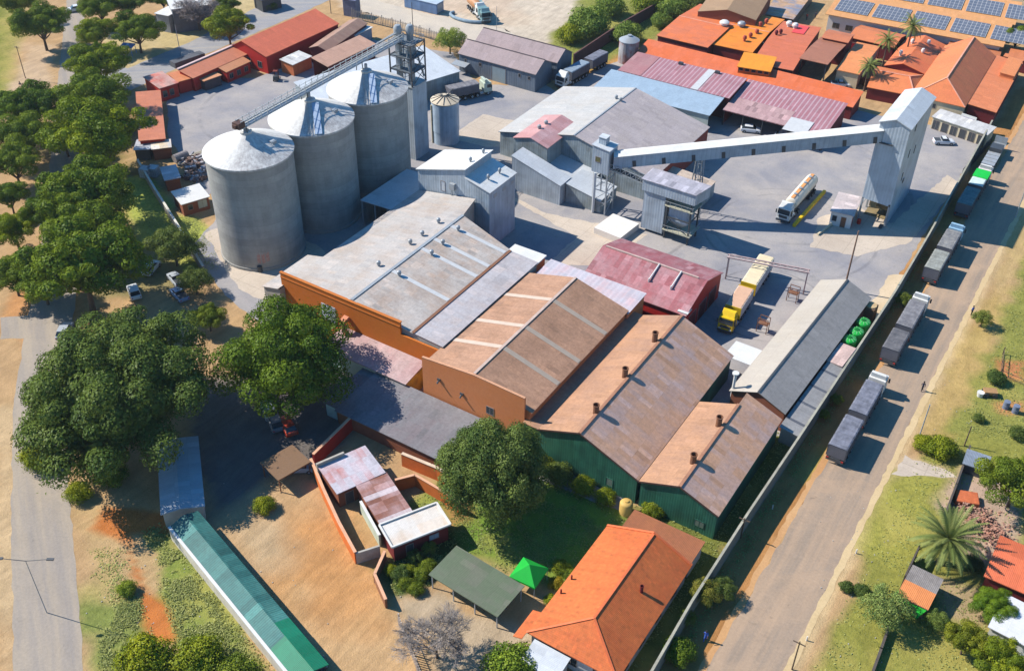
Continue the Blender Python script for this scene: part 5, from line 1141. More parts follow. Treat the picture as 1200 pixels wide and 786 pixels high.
PFx = house('porch', 'flat brown-roofed porch at the far gable end of the orange hipped house', 'porch', ax(-35.2,-25.6,80.7,84.9), 2.8, 2.9, 'mono', wall=plain('pale_house_wall', rgb(206,208,208), .8), roof=roofmat('brown_porch', rgb(168,104,66), rgb(150,92,62), 'x', .75, .6, .8, .06, .3))
pp = house('porch', 'pale blue lean-to roof at the near hipped end of the orange house', 'porch', ax(-35.6,-31.0,58.8,61.9), 2.4, 2.6, 'mono', zs=(2.3,2.3,2.6,2.6), wall=M_white, roof=M_cladroof)
cf = fr((502,672),(583,722),(620,690),2.6)
M_carp = roofmat('green_grey', rgb(98,112,86), rgb(116,108,100), 'y', .6, .5, .85, .06, .25)
cp_ = house('carport', 'large green-grey flat carport roof on thin posts beside green gazebo', 'carport', cf, 2.6, 2.7, 'mono', zs=(2.5,2.5,2.75,2.75), wall=None, roof=M_carp, posts=(M_steel, [(.3+k*(cf[3]-.6)/3, y, 2.5) for k in range(4) for y in (.3,cf[4]-.3)]))
gp = at(620,667,2.6); gz = thing('gazebo', 'bright green tent gazebo beside the green-grey carport', 'gazebo', (gp.x,gp.y,0), R(3))
MB().slab([[(-1.7,-1.7,2.1),(1.7,-1.7,2.1),(0,0,3.5)],[(1.7,-1.7,2.1),(1.7,1.7,2.1),(0,0,3.5)],[(1.7,1.7,2.1),(-1.7,1.7,2.1),(0,0,3.5)],[(-1.7,1.7,2.1),(-1.7,-1.7,2.1),(0,0,3.5)]],.04).ring([(-1.7,-1.7,2.1),(1.7,-1.7,2.1),(1.7,1.7,2.1),(-1.7,1.7,2.1)],1.85).build('canopy', plain('green_canvas', rgb(20,176,58), .7, .08, 1), gz)
for x in (-1.6,1.6):
    for y in (-1.6,1.6): MB().tube((x,y,0),(x,y,2.1),.04).build('pole', M_steel, gz)
# yellow round tank beside porch
tp = at(733,600,0); yt = thing('round_tank', 'round tan water tank beside brown porch roof and green shed', 'tank', (tp.x,tp.y,0)); MB().lathe([(.85,0),(.85,1.7),(.7,1.9),(.3,2.0),(.01,2.0)],24).build('shell', plain('tan_plastic', rgb(214,176,98), .6, .1, 1), yt, smooth=True); MB().lathe([(.26,1.98),(.26,2.12),(.01,2.14)],14).build('lid', plain('tan_plastic', rgb(214,176,98)), yt)
# hut group
def roofquad(name, label, cat, pts, h, mat, wallm, t=.12, zs=None, **k):
    F = fr(pts[0], pts[1], pts[2], h); return house(name, label, cat, F, h, h, 'mono', zs=zs or (h,)*4, wall=wallm, roof=mat, t=t, **k), F
M_rw = roofmat('rust_pink_white', rgb(206,200,208), rgb(190,128,122), 'x', .6, .85, .9, .08, .35, scale=.16)
hA, FA = roofquad('hut', 'hut with patchy pink and pale roof and dark doorways inside the red wall', 'hut', [(394.7,577.5),(452,552),(433,520)], 3.0, M_rw, M_brick, zs=(2.8,2.8,3.1,3.1))
MB().box(-.1,FA[3]*.55,FA[4]-.25,FA[4]+.05,0,3.6).build('parapet', M_greywall, hA)
for u in (.25,.6): window(hA, 's', FA[3]*u, .1, 1.1, 1.9, FA[3], FA[4], name='door', pane=M_dark)
M_rm = roofmat('rust_mixed', rgb(150,98,80), rgb(196,170,172), 'y', .7, .7, .9, .12, .4, scale=.2, bands=(4.3,.9,rgb(206,190,192)))
hB, FB = roofquad('hut', 'hut with brown rusty roof and one pale sheet joining the two pale huts', 'hut', [(445.6,614),(484.5,598.7),(453,553)], 2.7, M_rm, M_brick, zs=(2.6,2.5,2.7,2.8))
hC, FC = roofquad('hut', 'hut with white-edged tan roof and dark front wall by the garden', 'hut', [(459.6,641),(528,614),(514,588.5)], 3.0, roofmat('white_tan', rgb(226,220,212), rgb(206,170,130), 'x', .6, .7, 2, .03, .25, scale=.12), M_maroon, zs=(2.9,2.9,3.0,3.0))
m = MB(); W_, D_ = FC[3], FC[4]
m.beam((0,0,3.0),(W_,0,3.0),.22,.26).beam((W_,0,3.0),(W_,D_,3.08),.22,.26).beam((W_,D_,3.08),(0,D_,3.08),.22,.26).beam((0,D_,3.08),(0,0,3.0),.22,.26); m.build('white_trim', M_white, hC)
window(hC, 's', W_*.72, 1.3, 1.2, .8, W_, D_, pane=plain('pale_blue_pane', rgb(150,170,190), .3)); window(hC, 's', W_*.3, .1, .9, 1.9, W_, D_, name='door', pane=M_dark)
M_rwall = plain('red_yard_wall', rgb(178,50,40), .8, .12, .8); M_owall = plain('orange_yard_wall', rgb(222,120,56), .85, .15, .7); M_ocop = plain('tan_coping', rgb(230,176,140), .85, .1)
wall('red_yard_wall', 'red wall with tan coping running from thatch corner to low store', [(369,547),(416,500)], 2.3, .3, M_rwall, 'wall', M_ocop)
wall('tan_yard_wall', 'tan-topped wall from thatch corner down along the orange yard', [(366,550),(381,586),(399,625),(418,660)], 2.0, .28, M_owall, 'wall', M_ocop)
wall('grey_yard_wall', 'short grey wall closing the small court below the patchy hut', [(418,660),(446,651)], 1.9, .25, M_greywall, 'wall')
wall('green_yard_wall', 'pale green-white wall between the small court and rusty hut', [(424,600),(446,640)], 2.0, .25, plain('pale_green_paint', rgb(196,206,186), .8), 'wall', M_white)
wall('orange_garden_wall', 'orange wall bending round the court behind the white-edged hut', [(464,575),(487,569),(516,586),(540,602)], 2.0, .25, M_owall, 'wall', M_ocop)
wall('long_tan_wall', 'long tan-capped orange wall in front of the purplish store', [(472,545),(513,562),(530,572)], 2.2, .35, M_owall, 'wall', plain('cream_cap', rgb(226,200,172), .85))
wall('garden_wall', 'brown garden wall bend at the corner of the planted bed', [(452,655),(440,682),(453,712)], 1.5, .25, plain('brown_garden_wall', rgb(150,104,76), .9, .2, .7), 'wall', M_ocop)
palisade('slatted pale fence beside the bare tree at the bottom', [(468,732),(495,800)], 1.8, .35, plain('pale_slat', rgb(206,190,176), .8))
# thatch shelter
tf = fr((326,562),(364,540),(341,522),2.5)
th = house('thatch_shelter', 'brown flat thatched shelter on posts with a parked car beneath', 'shelter', tf, 2.4, 2.7, 'mono', zs=(2.4,2.4,2.6,2.6), wall=None, roof=plain('brown_thatch', rgb(150,118,90), .95, .35, 1.6, rgb(112,86,64)), t=.22, posts=(M_rustst, [(.2,.2,2.3),(tf[3]-.2,.2,2.3),(.2,tf[4]-.2,2.3),(tf[3]-.2,tf[4]-.2,2.3)]))
# long green shade shed, blue shed
sa, sb = at(199,615,2.5), at(350,801,2.5)
SFr = fr((199,615),(350,801),(384,776),2.5)
Ls, Ds = SFr[3], SFr[4]
gs = thing('shade_shed', 'long teal-green roofed parking shed with brighter green end, lower left', 'parking shed', (SFr[0],SFr[1],0), SFr[2])
M_teal = roofmat('teal', rgb(46,108,104), rgb(70,126,118), 'x', .65, .8, 1.1, .16, .4, rib=.3, row=2.2); M_teal2 = roofmat('bright_green', rgb(12,120,86), rgb(24,130,98), 'x', .6, .5, 1.6, .06, .2)
Xg = Ls*.80
MB().slab([[(0,0,2.3),(Xg,0,2.3),(Xg,Ds*.52,3.0),(0,Ds*.52,3.0)],[(0,Ds*.52,3.0),(Xg,Ds*.52,3.0),(Xg,Ds,2.4),(0,Ds,2.4)]],.1).build('roof', M_teal, gs)
MB().slab([[(Xg,0,2.33),(Ls,0,2.33),(Ls,Ds*.52,3.03),(Xg,Ds*.52,3.03)],[(Xg-2.2,Ds*.52,3.04),(Ls,Ds*.52,3.04),(Ls,Ds,2.44),(Xg-2.2,Ds,2.44)]],.1).build('green_roof', M_teal2, gs)
MB().box(0,Ls,-.25,-.05,0,2.25).build('back_wall', plain('pale_back_wall', rgb(214,206,190), .85, .15, .8), gs); MB().box(0,Ls,-.34,.02,2.25,2.36).build('wall_coping', M_white, gs)
for k in range(9): MB().box(Ls*k/8.2+.2,Ls*k/8.2+.32,Ds-.3,Ds-.18,0,2.35).build('post', M_dark, gs)
BF = fr((188,605),(240,592),(232,510),2.6)
bs = house('blue_shed', 'pale blue corrugated shed half under the great tree', 'shed', BF, 2.5, 2.9, 'gable', 'y', wall=plain('pale_back_wall', rgb(214,206,190), .85), roof=roofmat('blue_corrugated', rgb(176,184,192), rgb(188,194,200), 'y', .45, .4, .8, .06, .2, rib=.3), rp=.45)

# ------------------------------------------------------------------ right side plots
RHF = fr((1056.5,686),(1088,714),(1105,681),2.2)
rh = house('hut', 'small hut with roof half grey, half orange below the palm', 'hut', RHF, 2.1, 2.5, 'mono', zs=(2.1,2.1,2.6,2.6), wall=plain('brown_hut_wall', rgb(120,90,74), .9, .2), roof=roofmat('hut_grey', rgb(146,138,132), rgb(120,114,112), 'x', .7, .5, .8, .08, .4))
MB().slab([[(0,-.02,2.16),(RHF[3],-.02,2.16),(RHF[3],RHF[4]*.5,2.41),(0,RHF[4]*.5,2.41)]],.05).build('orange_roof', RR('hut_orange', rgb(222,120,80), None, 'x'), rh)
m = MB(); a = at(1057,688,1.95); b = at(1087,714,1.95); a.z = b.z = 0; m.slab([[(0,-1.7,1.5),((b-a).length,-1.7,1.5),((b-a).length,.05,1.95),(0,.05,1.95)]],.05); tag(m.build('green_sheet', plain('green_tarp', rgb(36,166,40), .6, .12, 1), None, tuple(a), math.atan2(b.y-a.y,b.x-a.x)), 'bright green sheet awning at the low edge of half-orange hut', 'awning')
RF = fr((1158,662),(1215,700),(1232,650),3.0)
rr = house('red_house', 'red-roofed house at the right edge with palm shadow on its roof', 'house', RF, 2.8, 4.0, 'gable', 'x', wall=M_maroon, roof=RR('right_red', rgb(226,98,72), rgb(214,92,70), 'x'))
WF = fr((1156,737),(1212,761),(1230,722),2.6)
house('white_shed', 'white corrugated flat roof at the right edge behind small round tree', 'shed', WF, 2.5, 2.7, 'mono', zs=(2.5,2.5,2.8,2.8), wall=M_white, roof=roofmat('white_corrugated', rgb(226,226,228), rgb(206,206,210), 'y', .5, .4, .8, .05, .15, rib=.3))
SHF = fr((1128,542),(1157,552),(1166,537),1.8)
house('shack', 'low grey tin shack roof above the rubble pile, right side', 'shack', SHF, 1.7, 1.9, 'mono', zs=(1.7,1.7,1.9,1.9), wall=M_dark, roof=roofmat('tin_grey', rgb(140,150,162), rgb(120,126,136), 'x', .5, .5))
wall('plot_wall', 'dark old wall running down from tin shack past the rubble', [(1134,530),(1118,575),(1104,612)], 1.4, .25, plain('dark_plain_wall', rgb(92,84,78), .9, .2))  # dark mottled tone shared by the three plot walls
wall('hut_back_wall', 'dark low wall beside half-orange hut, grass side', [(1073,652),(1056,688)], 2.2, .2, plain('dark_plain_wall', rgb(92,84,78)))
wall('low_plot_wall', 'low dark plot wall on the right grass running to the bottom edge', [(1040,738),(1031,764),(1018,800)], .9, .3, plain('dark_plain_wall', rgb(92,84,78)))
rb_ = MB(); rs = random.Random(21)
for k in range(900):
    u = rs.random(); cx, cy, sx, sy = (1140,612,30,22) if u < .5 else (1165,628,24,16) if u < .8 else (1128,597,14,10)
    px, py = rs.gauss(cx,sx*.45), rs.gauss(cy,sy*.45); p = at(px,py,0); s_ = rs.uniform(.1,.32); h = max(0,.9-((px-cx)**2/sx**2+(py-cy)**2/sy**2)*.9)*rs.random()
    a_ = rs.uniform(0,3.14); rb_.beam((p.x,p.y,h+.06),(p.x+s_*math.cos(a_),p.y+s_*math.sin(a_),h+rs.uniform(0,.18)),s_*.6,s_*.45)
tag(rb_.build('rubble', plain('brick_rubble', rgb(196,152,132), .9, .35, .9, rgb(168,110,84))), None, None, None, 'stuff')
p = at(1131,587,0); tag(MB().box(-1.5,1.5,-1.1,1.1,.0,.9).build('brick_pile', plain('orange_brick', rgb(206,112,70), .9, .25, 2), None, tuple(p), R(20), bevel=.15), 'orange brick pile on the rubble below tin shack', 'brick pile')

# ------------------------------------------------------------------ vehicles (local +Y is forward)
WHM = {}
def wheel_mesh(r, w):
    k = (r, w)
    if k not in WHM:
        t = MB().lathe([(r*.55,-w/2),(r*.96,-w/2),(r,-w*.35),(r,w*.35),(r*.96,w/2),(r*.55,w/2)],18); rm = MB().lathe([(.01,-w*.42),(r*.5,-w*.42),(r*.58,-w*.5),(r*.58,w*.5),(r*.5,w*.42),(.01,w*.42)],14)
        a = t.build('wheel', M_black, smooth=True); b = rm.build('rim', M_steel, smooth=True)
        WHM[k] = (a.data, b.data); bpy.data.objects.remove(a); bpy.data.objects.remove(b)
    return WHM[k]
def wheel(root, x, y, r, w):
    a, b = wheel_mesh(r, w)
    o = bpy.data.objects.new('wheel', a); COL.objects.link(o); o.parent = root; o.location = (x,y,r); o.rotation_euler = (0,R(90),0)
    q = bpy.data.objects.new('rim', b); COL.objects.link(q); q.parent = o
def cab(root, y0, col, hood=False):
    """tractor cab whose front is at y0"""
    m = MB(); L = 2.0; w = 1.22
    m.add([(-w,y0-L,.75),(w,y0-L,.75),(w,y0,.75),(-w,y0,.75),(-w,y0-L,2.9),(w,y0-L,2.9),(w*.98,y0-.22,2.9),(-w*.98,y0-.22,2.9),(-w,y0-.02,1.75),(w,y0-.02,1.75)],
        [(3,2,1,0),(0,1,5,4),(1,2,9,6,5),(0,4,7,8,3),(3,8,9,2),(8,7,6,9),(4,5,6,7)])
    m.build('cab', col, root, bevel=.05)
    m = MB(); m.add([(-w*.92,y0-.03,1.8),(w*.92,y0-.03,1.8),(w*.9,y0-.2,2.72),(-w*.9,y0-.2,2.72)],[(0,1,2,3)][:1]); m.v = [(x,y+.03,z) for x,y,z in m.v]; m.build('windscreen', glassmat(), root)
    for s_ in (-1,1):
        MB().box(s_*w-.012,s_*w+.012,y0-1.25,y0-.4,1.75,2.5).build('side_window', glassmat(), root)
        MB().box(s_*1.42-.12,s_*1.42+.12,y0-.35,y0-.2,1.7,2.4).build('mirror', M_dark, root)
        MB().box(s_*.85-.2,s_*.85+.2,y0-.02,y0+.05,.85,1.05).build('headlight', M_white, root)
    MB().box(-1.2,1.2,y0-.1,y0+.12,.4,.78).build('bumper', M_dark, root, bevel=.04)
    MB().box(-.8,.8,y0-.01,y0+.03,1.1,1.6).build('grille', M_dark, root)
    m = MB(); m.add([(-1.1,y0-1.7,2.9),(1.1,y0-1.7,2.9),(1.1,y0-.6,2.9),(-1.1,y0-.6,2.9),(-1.1,y0-1.75,3.65),(1.1,y0-1.75,3.65),(1.0,y0-1.2,3.6),(-1.0,y0-1.2,3.6)],[(4,5,6,7),(0,1,5,4),(1,2,6,5),(2,3,7,6),(3,0,4,7)]); m.build('wind_deflector', col, root, bevel=.05)
    MB().box(-.45,.45,y0-6.2,y0-L,.7,1.0).build('chassis', M_dark, root)
    for s_ in (-1,1):
        wheel(root, s_*1.05, y0-.95, .5, .32)
        for yy in (3.6,4.9): wheel(root, s_*.98, y0-yy, .5, .6)
        MB().tube((s_*.95,y0-3.0,.75),(s_*.95,y0-2.2,.75),.33,None,14).build('fuel_tank', M_steel, root)
M_tarp = plain('grey_tarpaulin', rgb(146,144,148), .75, .12, .9, rgb(124,124,130)); M_tarp2 = plain('blue_grey_tarpaulin', rgb(136,138,152), .7, .12, .9, rgb(118,120,132))
M_teal_t = plain('teal_tarpaulin', rgb(96,134,134), .7, .12, .9); M_side_t = plain('trailer_side', rgb(104,104,112), .7, .15, 1)
def tarpmat(key, c, c2):
    t = NT(key); o = t.sep(t.tc.outputs['Object']); n = t.noise(t.tc.outputs['Object'], .8, 5, .65); n2 = t.noise(t.comb(t.math('MULTIPLY', o[0], 3.0), t.math('MULTIPLY', o[1], .5), o[2]), 1.0, 4, .6)
    col = t.mix(t.ramp(n, .4, .65), c, c2); fr_ = t.math('ABSOLUTE', t.math('SUBTRACT', t.math('FRACT', t.math('DIVIDE', o[1], 1.15)), .5))
    br = t.math('MULTIPLY', t.ramp(fr_, .0, .05, .62, 1.0), t.ramp(n2, .3, .7, .88, 1.1)); t.bump(t.math('ADD', n, n2), .5, .12); MATS[key] = t.done(t.scale(col, br), .8, .2); return MATS[key]
M_tarp = tarpmat('weathered_grey_tarpaulin', rgb(140,138,140), rgb(112,110,114)); M_tarp2 = tarpmat('bluish_grey_tarpaulin', rgb(132,134,146), rgb(104,106,116)); M_teal_t = tarpmat('faded_teal_tarpaulin', rgb(100,136,136), rgb(80,116,118))
def trailer(root, y0, L, cover, z1=3.15, body=None, axles=3, open_=False):
    w = 1.26
    m = MB(); m.box(-w,w,y0,y0+L,1.25,z1)
    for k in range(int(L/.8)+1):
        yy = y0+min(k*.8,L-.08)
        for s_ in (-1,1): m.box(s_*w-.05,s_*w+.05,yy,yy+.08,1.2,z1)
    m.build('trailer_body', body or M_side_t, root)
    ys = np.linspace(y0-.04, y0+L+.04, int(L/.9)*2+1); f = []
    for i in range(len(ys)-1):
        za_, zb_ = (z1+.10 if i % 2 == 0 else z1+.05), (z1+.05 if i % 2 == 0 else z1+.10)
        f += [[(-w-.05,ys[i],z1-.05),(-1.1,ys[i],za_),(-1.1,ys[i+1],zb_),(-w-.05,ys[i+1],z1-.05)],[(-1.1,ys[i],za_),(1.1,ys[i],za_),(1.1,ys[i+1],zb_),(-1.1,ys[i+1],zb_)],[(1.1,ys[i],za_),(w+.05,ys[i],z1-.05),(w+.05,ys[i+1],z1-.05),(1.1,ys[i+1],zb_)]]
    MB().slab(f,.05).build('tarpaulin', cover, root)
    MB().box(-.5,.5,y0,y0+L,.85,1.25).build('chassis', M_dark, root)
    for k in range(axles):
        for s_ in (-1,1): wheel(root, s_*.95, y0+1.0+k*1.3, .5, .6)
    MB().box(-1.2,1.2,y0-.08,y0,.55,1.1).build('tail_bar', M_dark, root)
    for s_ in (-1,1): MB().box(s_*1.0-.15,s_*1.0+.15,y0-.12,y0-.08,.9,1.1).build('tail_lamp', M_red, root)
def superlink(p, rz, label, cabm, covers, grp=None, L=(6.6,7.6), bodies=(None,None), cabgap=1.0):
    t = thing('truck', label, 'truck', (p.x,p.y,0.012), rz, grp)
    trailer(t, 0, L[0], covers[0], body=bodies[0])
    if len(L) > 1:
        trailer(t, L[0]+1.3, L[1], covers[1], body=bodies[1]); MB().beam((0,L[0],1.1),(0,L[0]+1.4,1.1),.3).build('drawbar', M_dark, t)
        tot = L[0]+1.3+L[1]
    else: tot = L[0]
    cab(t, tot+cabgap+2.2, cabm); return t
GR = 'trucks queued along the right road'
rx = lambda px,py: at(px,py,0)
p = at(982,546,0); TX = -17.6
superlink(Vector((TX,at(974,543,0).y,0)), 0, 'white-cabbed truck with two blue-grey tarpaulin trailers, nearest in the road queue', M_white, (M_tarp2,M_tarp2), GR, (7.0,7.6))
superlink(Vector((TX-.4,at(1050,433,0).y,0)), 0, 'white-cabbed truck with two grey tarpaulin trailers, second in the road queue', M_white, (tarpmat('dark_grey_tarpaulin', rgb(116,114,116), rgb(92,92,96)),M_tarp), GR, (5.6,7.6))
superlink(Vector((TX-1.1,at(1088,334,0).y,0)), 0, 'truck with pale blue cab and two pale grey trailers in the tower shadow edge', plain('pale_blue_cab', rgb(160,196,220), .5), (tarpmat('pale_tarpaulin', rgb(160,162,154), rgb(136,136,128)),tarpmat('mottled_grey_tarpaulin', rgb(124,124,126), rgb(150,148,144))), GR, (6.4,6.4))
t4_ = superlink(Vector((TX-2.0,at(1114,254,0).y,0)), 0, 'white-cabbed truck with teal rear trailer and green-and-white front trailer', M_white, (M_teal_t,plain('pale_cover', rgb(206,222,214), .7)), GR, (7.0,6.4))
MB().box(-1.35,1.35,8.3+3.2,8.3+6.5,2.9,3.34).build('green_tarpaulin', plain('vivid_green_tarp', rgb(30,196,70), .6, .1), t4_)
# parked empty flatbed
p = Vector((TX-2.4,at(1139,196,0).y,0)); fb = thing('trailer', 'empty grey flatbed trailer parked at the far end of the road queue', 'trailer', (p.x,p.y,.012), 0)
m = MB(); m.box(-1.2,1.2,0,11,1.2,1.35)
for k in range(8): m.box(-1.25,1.25,k*1.5,k*1.5+.12,1.35,1.45)
m.build('deck', M_steel, fb); MB().box(-.45,.45,0,11,.8,1.2).build('chassis', M_dark, fb); MB().box(-1.2,1.2,10.9,11.0,1.3,2.7).build('headboard', M_steel, fb); MB().box(-1.15,1.15,6.0,8.5,1.4,2.2).build('load', M_dark, fb)
for k in range(3):
    for s_ in (-1,1): wheel(fb, s_*.95, 1.2+k*1.3, .5, .55)
for s_ in (-.6,.6): MB().box(s_-.08,s_+.08,8.6,8.8,0,1.2).build('landing_leg', M_steel, fb)
# yellow truck in the lane (faces towards -Y)
a, b = at(845,396,0), at(893,322,0); d = (a-b).normalized(); rz = math.atan2(d.y,d.x)-math.pi/2
yt_ = superlink(b-d*1.0, rz, 'yellow-cabbed truck with two cream-topped trailers in the lane by arched red shed', M_yel, (plain('cream_cover', rgb(232,214,176), .7, .1),plain('pink_tan_cover', rgb(222,178,146), .7, .1)), None, (9.2,6.0), (M_white,M_white))
for y_ in (9.22,10.35,16.52): MB().box(-1.3,1.3,y_,y_+.1,1.2,3.3).build('head_panel', M_yel, yt_)
# tanker
a, b = at(912,266,0), at(950,222,0); d = (a-b).normalized(); rz = math.atan2(d.y,d.x)-math.pi/2; LT = 11.5
tkr = thing('tanker', 'white tanker truck with cream tank and orange stripe in the open yard', 'tanker', tuple(b+Vector((0,0,.012))), rz)
prof = [(.01,0),(.8,.02),(1.1,.25),(1.18,.8)]
m = MB().lathe([(r_,z) for r_,z in prof]+[(r_,LT-z) for r_,z in reversed(prof)],28); m.v = [(x,z,y+2.3) for x,y,z in m.v]; m.f = [tuple(reversed(f)) for f in m.f]; m.build('tank', plain('cream_tank', rgb(232,222,202), .4, .06, 1), tkr, smooth=True)
MB().box(-.3,.3,.5,LT-.5,3.45,3.55).build('top_walkway', plain('orange_stripe', rgb(226,158,96), .6), tkr)
for k in range(4): MB().lathe([(.32,3.5),(.32,3.72),(.01,3.75)],14,0,2+k*2.5).build('manhole', M_steel, tkr)
MB().box(-.9,.9,.2,LT-.2,.9,1.3).build('chassis', M_dark, tkr)
for k in range(3):
    for s_ in (-1,1): wheel(tkr, s_*.95, 1.2+k*1.3, .5, .6)
cab(tkr, LT+3.2, M_white)
# grey truck by the brown workshops
a, b = at(652,106,0), at(712,72,0); d = (a-b).normalized(); rz = math.atan2(d.y,d.x)-math.pi/2
superlink(b+d*2.0, rz, 'white-cabbed truck with grey trailers parked beside the brown twin workshops', M_white, (M_tarp2,plain('grey_blue_cover', rgb(140,156,170), .7, .1)), None, (6.2,7.0), cabgap=.6)
# truck beside tank (grey bed, white-green cab)
a, b = at(566,110,0), at(530,118,0); d = (a-b).normalized(); rz = math.atan2(d.y,d.x)-math.pi/2
superlink(b-d*1.0, rz, 'short truck with pale cab and flat grey bed behind the small steel tank', plain('pale_green_cab', rgb(206,216,196), .5), (M_tarp,), None, (7.0,))
def car(p, rz, label, col, kind='car', grp=None, s=1.0, cat='car', name='parked_car'):
    c = thing(name, label, cat, (p.x,p.y,0.012), rz, grp)
    w = .86
    def loft(secs): # (y, zlow, zhigh, halfwidth)
        m = MB(); n = len(secs)
        for y,z0,z1,hw in secs: m.v += [(-hw,y,z0),(hw,y,z0),(hw,y,z1*.7+z0*.3),(hw*.9,y,z1),(-hw*.9,y,z1),(-hw,y,z1*.7+z0*.3)]
        for i in range(n-1):
            for k in range(6): a_=i*6+k; b_=i*6+(k+1)%6; m.f.append((a_,b_,b_+6,a_+6))
        m.f += [tuple(range(5,-1,-1)), tuple((n-1)*6+k for k in range(6))]; return m
    bed = kind == 'pickup'
    loft([(-2.15,.4,.8,.76),(-2.05,.3,.95,w),(-1.2,.28,.98,w),(.9,.28,.96,w),(1.75,.3,.84,w*.97),(2.12,.36,.68,w*.86)]).build('body', col, c, bevel=.04)
    g0,g1 = (-.6,1.0) if bed else (-1.75,1.0)
    loft([(g0-.12 if not bed else g0,.93,.98,.78),(g0+(.38 if not bed else .1),.93,1.42,.70),(g1-.62,.93,1.42,.70),(g1,.93,.97,.76)]).build('windows', glassmat(), c)
    MB().box(-.67,.67,g0+(.42 if not bed else .14),g1-.66,1.41,1.46).build('roof', col, c, bevel=.02)
    if bed: MB().box(-.74,.74,-1.98,-.72,.97,.99).build('load_bed', M_dark, c); 
    for s_ in (-1,1):
        for yy in (-1.3,1.32): wheel(c, s_*.78, yy, .32, .22)
        MB().box(s_*.62-.14,s_*.62+.14,2.0,2.1,.56,.68).build('headlight', M_white, c)
        MB().box(s_*.66-.1,s_*.66+.1,-2.17,-2.1,.62,.78).build('tail_lamp', M_red, c)
    return c
SILV = plain('silver_paint', rgb(178,184,190), .35, .03, 1, spec=.5); BLUP = plain('blue_grey_paint', rgb(120,150,190), .35, .03, 1, spec=.5); ORP = plain('orange_red_paint', rgb(196,66,40), .4, .03, 1, spec=.5); DKP = plain('dark_blue_paint', rgb(44,54,80), .35, .03, 1, spec=.5)
WHP = plain('white_car_paint', rgb(226,228,230), .35, .03, 1, spec=.5)
car(at(206,327,.5), R(70), 'silver pickup parked beside the dark ragged tree', SILV, 'pickup'); car(at(210,345,.5), R(72), 'pale blue pickup parked in front of the silver one', BLUP, 'pickup')
car(at(177,314,.5), R(20), 'white car half hidden under dark tree by silo lawn', WHP); car(at(157,342,.5), R(60), 'white car between the street trees and the great tree', WHP)
car(at(76,388,.5), R(35), 'silver car in tree shade at the road crossing', SILV)
car(at(315,480,.5), R(55), 'silver car parked under the round tree, far side', SILV); car(at(322,494,.5), R(58), 'grey car parked beside orange car under the round tree', plain('grey_car_paint', rgb(130,134,140), .35)); car(at(337,499,.5), R(62), 'orange-red car parked under the round tree', ORP)
car(at(351,548,.4), R(-55), 'pale car parked beneath the thatch shelter', SILV)
car(at(360,783,.4), R(-35), 'dark blue car under the bright green end of the parking shed', DKP)
car(at(88,11,.5), R(150), 'white car driving on the left road at the top', WHP)
car(at(1106,166,.5), R(-60), 'white pickup parked before the shop front', WHP, 'pickup'); car(at(985,99,.5), R(-65), 'white pickup in the red complex courtyard', WHP, 'pickup')
car(at(880,152,.5), R(-70), 'white car inside the open maroon shed', WHP); car(at(920,160,.5), R(-75), 'silver car under the pale patched edge of the maroon shed', SILV)
# forklift
p = at(324,94,0); fl = thing('forklift', 'small black forklift on the depot yard near orange hut', 'forklift', tuple(p), R(30))
MB().box(-.5,.5,-1,.6,.3,1.0).box(-.45,.45,-1,-.5,1.0,1.25).build('body', M_dark, fl, bevel=.05); m = MB()
for x in (-.45,.45):
    m.beam((x,-.6,1.2),(x,-.5,2.2),.08).beam((x,.5,1.0),(x,.35,2.2),.08).beam((x,.75,.1),(x,.75,2.4),.1).beam((x,.8,.15),(x,1.8,.15),.12,.06)
m.box(-.5,.5,-.55,.4,2.2,2.26); m.build('mast', plain('rust_red_mast', rgb(130,60,44), .6), fl)
for x in (-.45,.45):
    for y in (-.7,.4): wheel(fl, x, y, .3, .2)
# top lot: blue containers and tanker lorries
c1 = at(497,11,0); bc = thing('container', 'blue container store at the top edge of the building lot', 'container', tuple(c1), R(2)); MB().box(-5,5,-1.6,1.6,.1,2.7).build('shell', ribwall('blue_container', rgb(120,150,190), .35, .5, .1), bc); MB().box(-5.1,5.1,-1.7,1.7,2.7,2.8).build('roof', plain('pale_blue_roof', rgb(190,204,216), .5), bc)
MB().box(4.98,5.05,-1.2,1.2,.3,2.4).build('door', M_steel, bc)
for (px,py,rz_,lab,cl,tk_) in [(556,13,R(-35),'brown-tanked lorry on the building lot at the top',plain('brown_tank_paint', rgb(196,140,96), .5),1),(563,19,R(-40),'teal lorry curled round beside the brown-tanked lorry',plain('teal_lorry', rgb(120,156,160), .5),0)]:
    p = at(px,py,0); q_ = thing('lorry', lab, 'lorry', tuple(p), rz_-math.pi/2, 'lorries on the building lot')
    if tk_:
        m = MB().lathe([(.01,0),(.9,.05),(1.15,.4),(1.15,5.6),(.9,5.95),(.01,6)],20); m.v=[(x,z-3,y+2.2) for x,y,z in m.v]; m.f=[tuple(reversed(f)) for f in m.f]; m.build('tank', cl, q_, smooth=True)
    else: MB().box(-1.2,1.2,-3,3,1.2,3.0).build('box_body', cl, q_, bevel=.1)
    cab(q_, 5.6, M_white if tk_ else cl)
    for s_ in (-1,1):
        for yy in (-2,-.8): wheel(q_, s_*.95, yy, .5, .5)
m = MB(); p = at(548,22,0)
for k in range(11):
    a_ = math.pi*(.9+k*.11); m.tube((p.x+5*math.cos(a_),p.y+2.5*math.sin(a_),.4),(p.x+5*math.cos(a_+.36),p.y+2.5*math.sin(a_+.36),.4),.42,None,10)
tag(m.build('hose_coil', plain('grey_blue_hose', rgb(140,162,176), .7)), 'long grey-blue curved hose lying beside the lorries on the building lot', 'hose')
p = at(655,66,0)
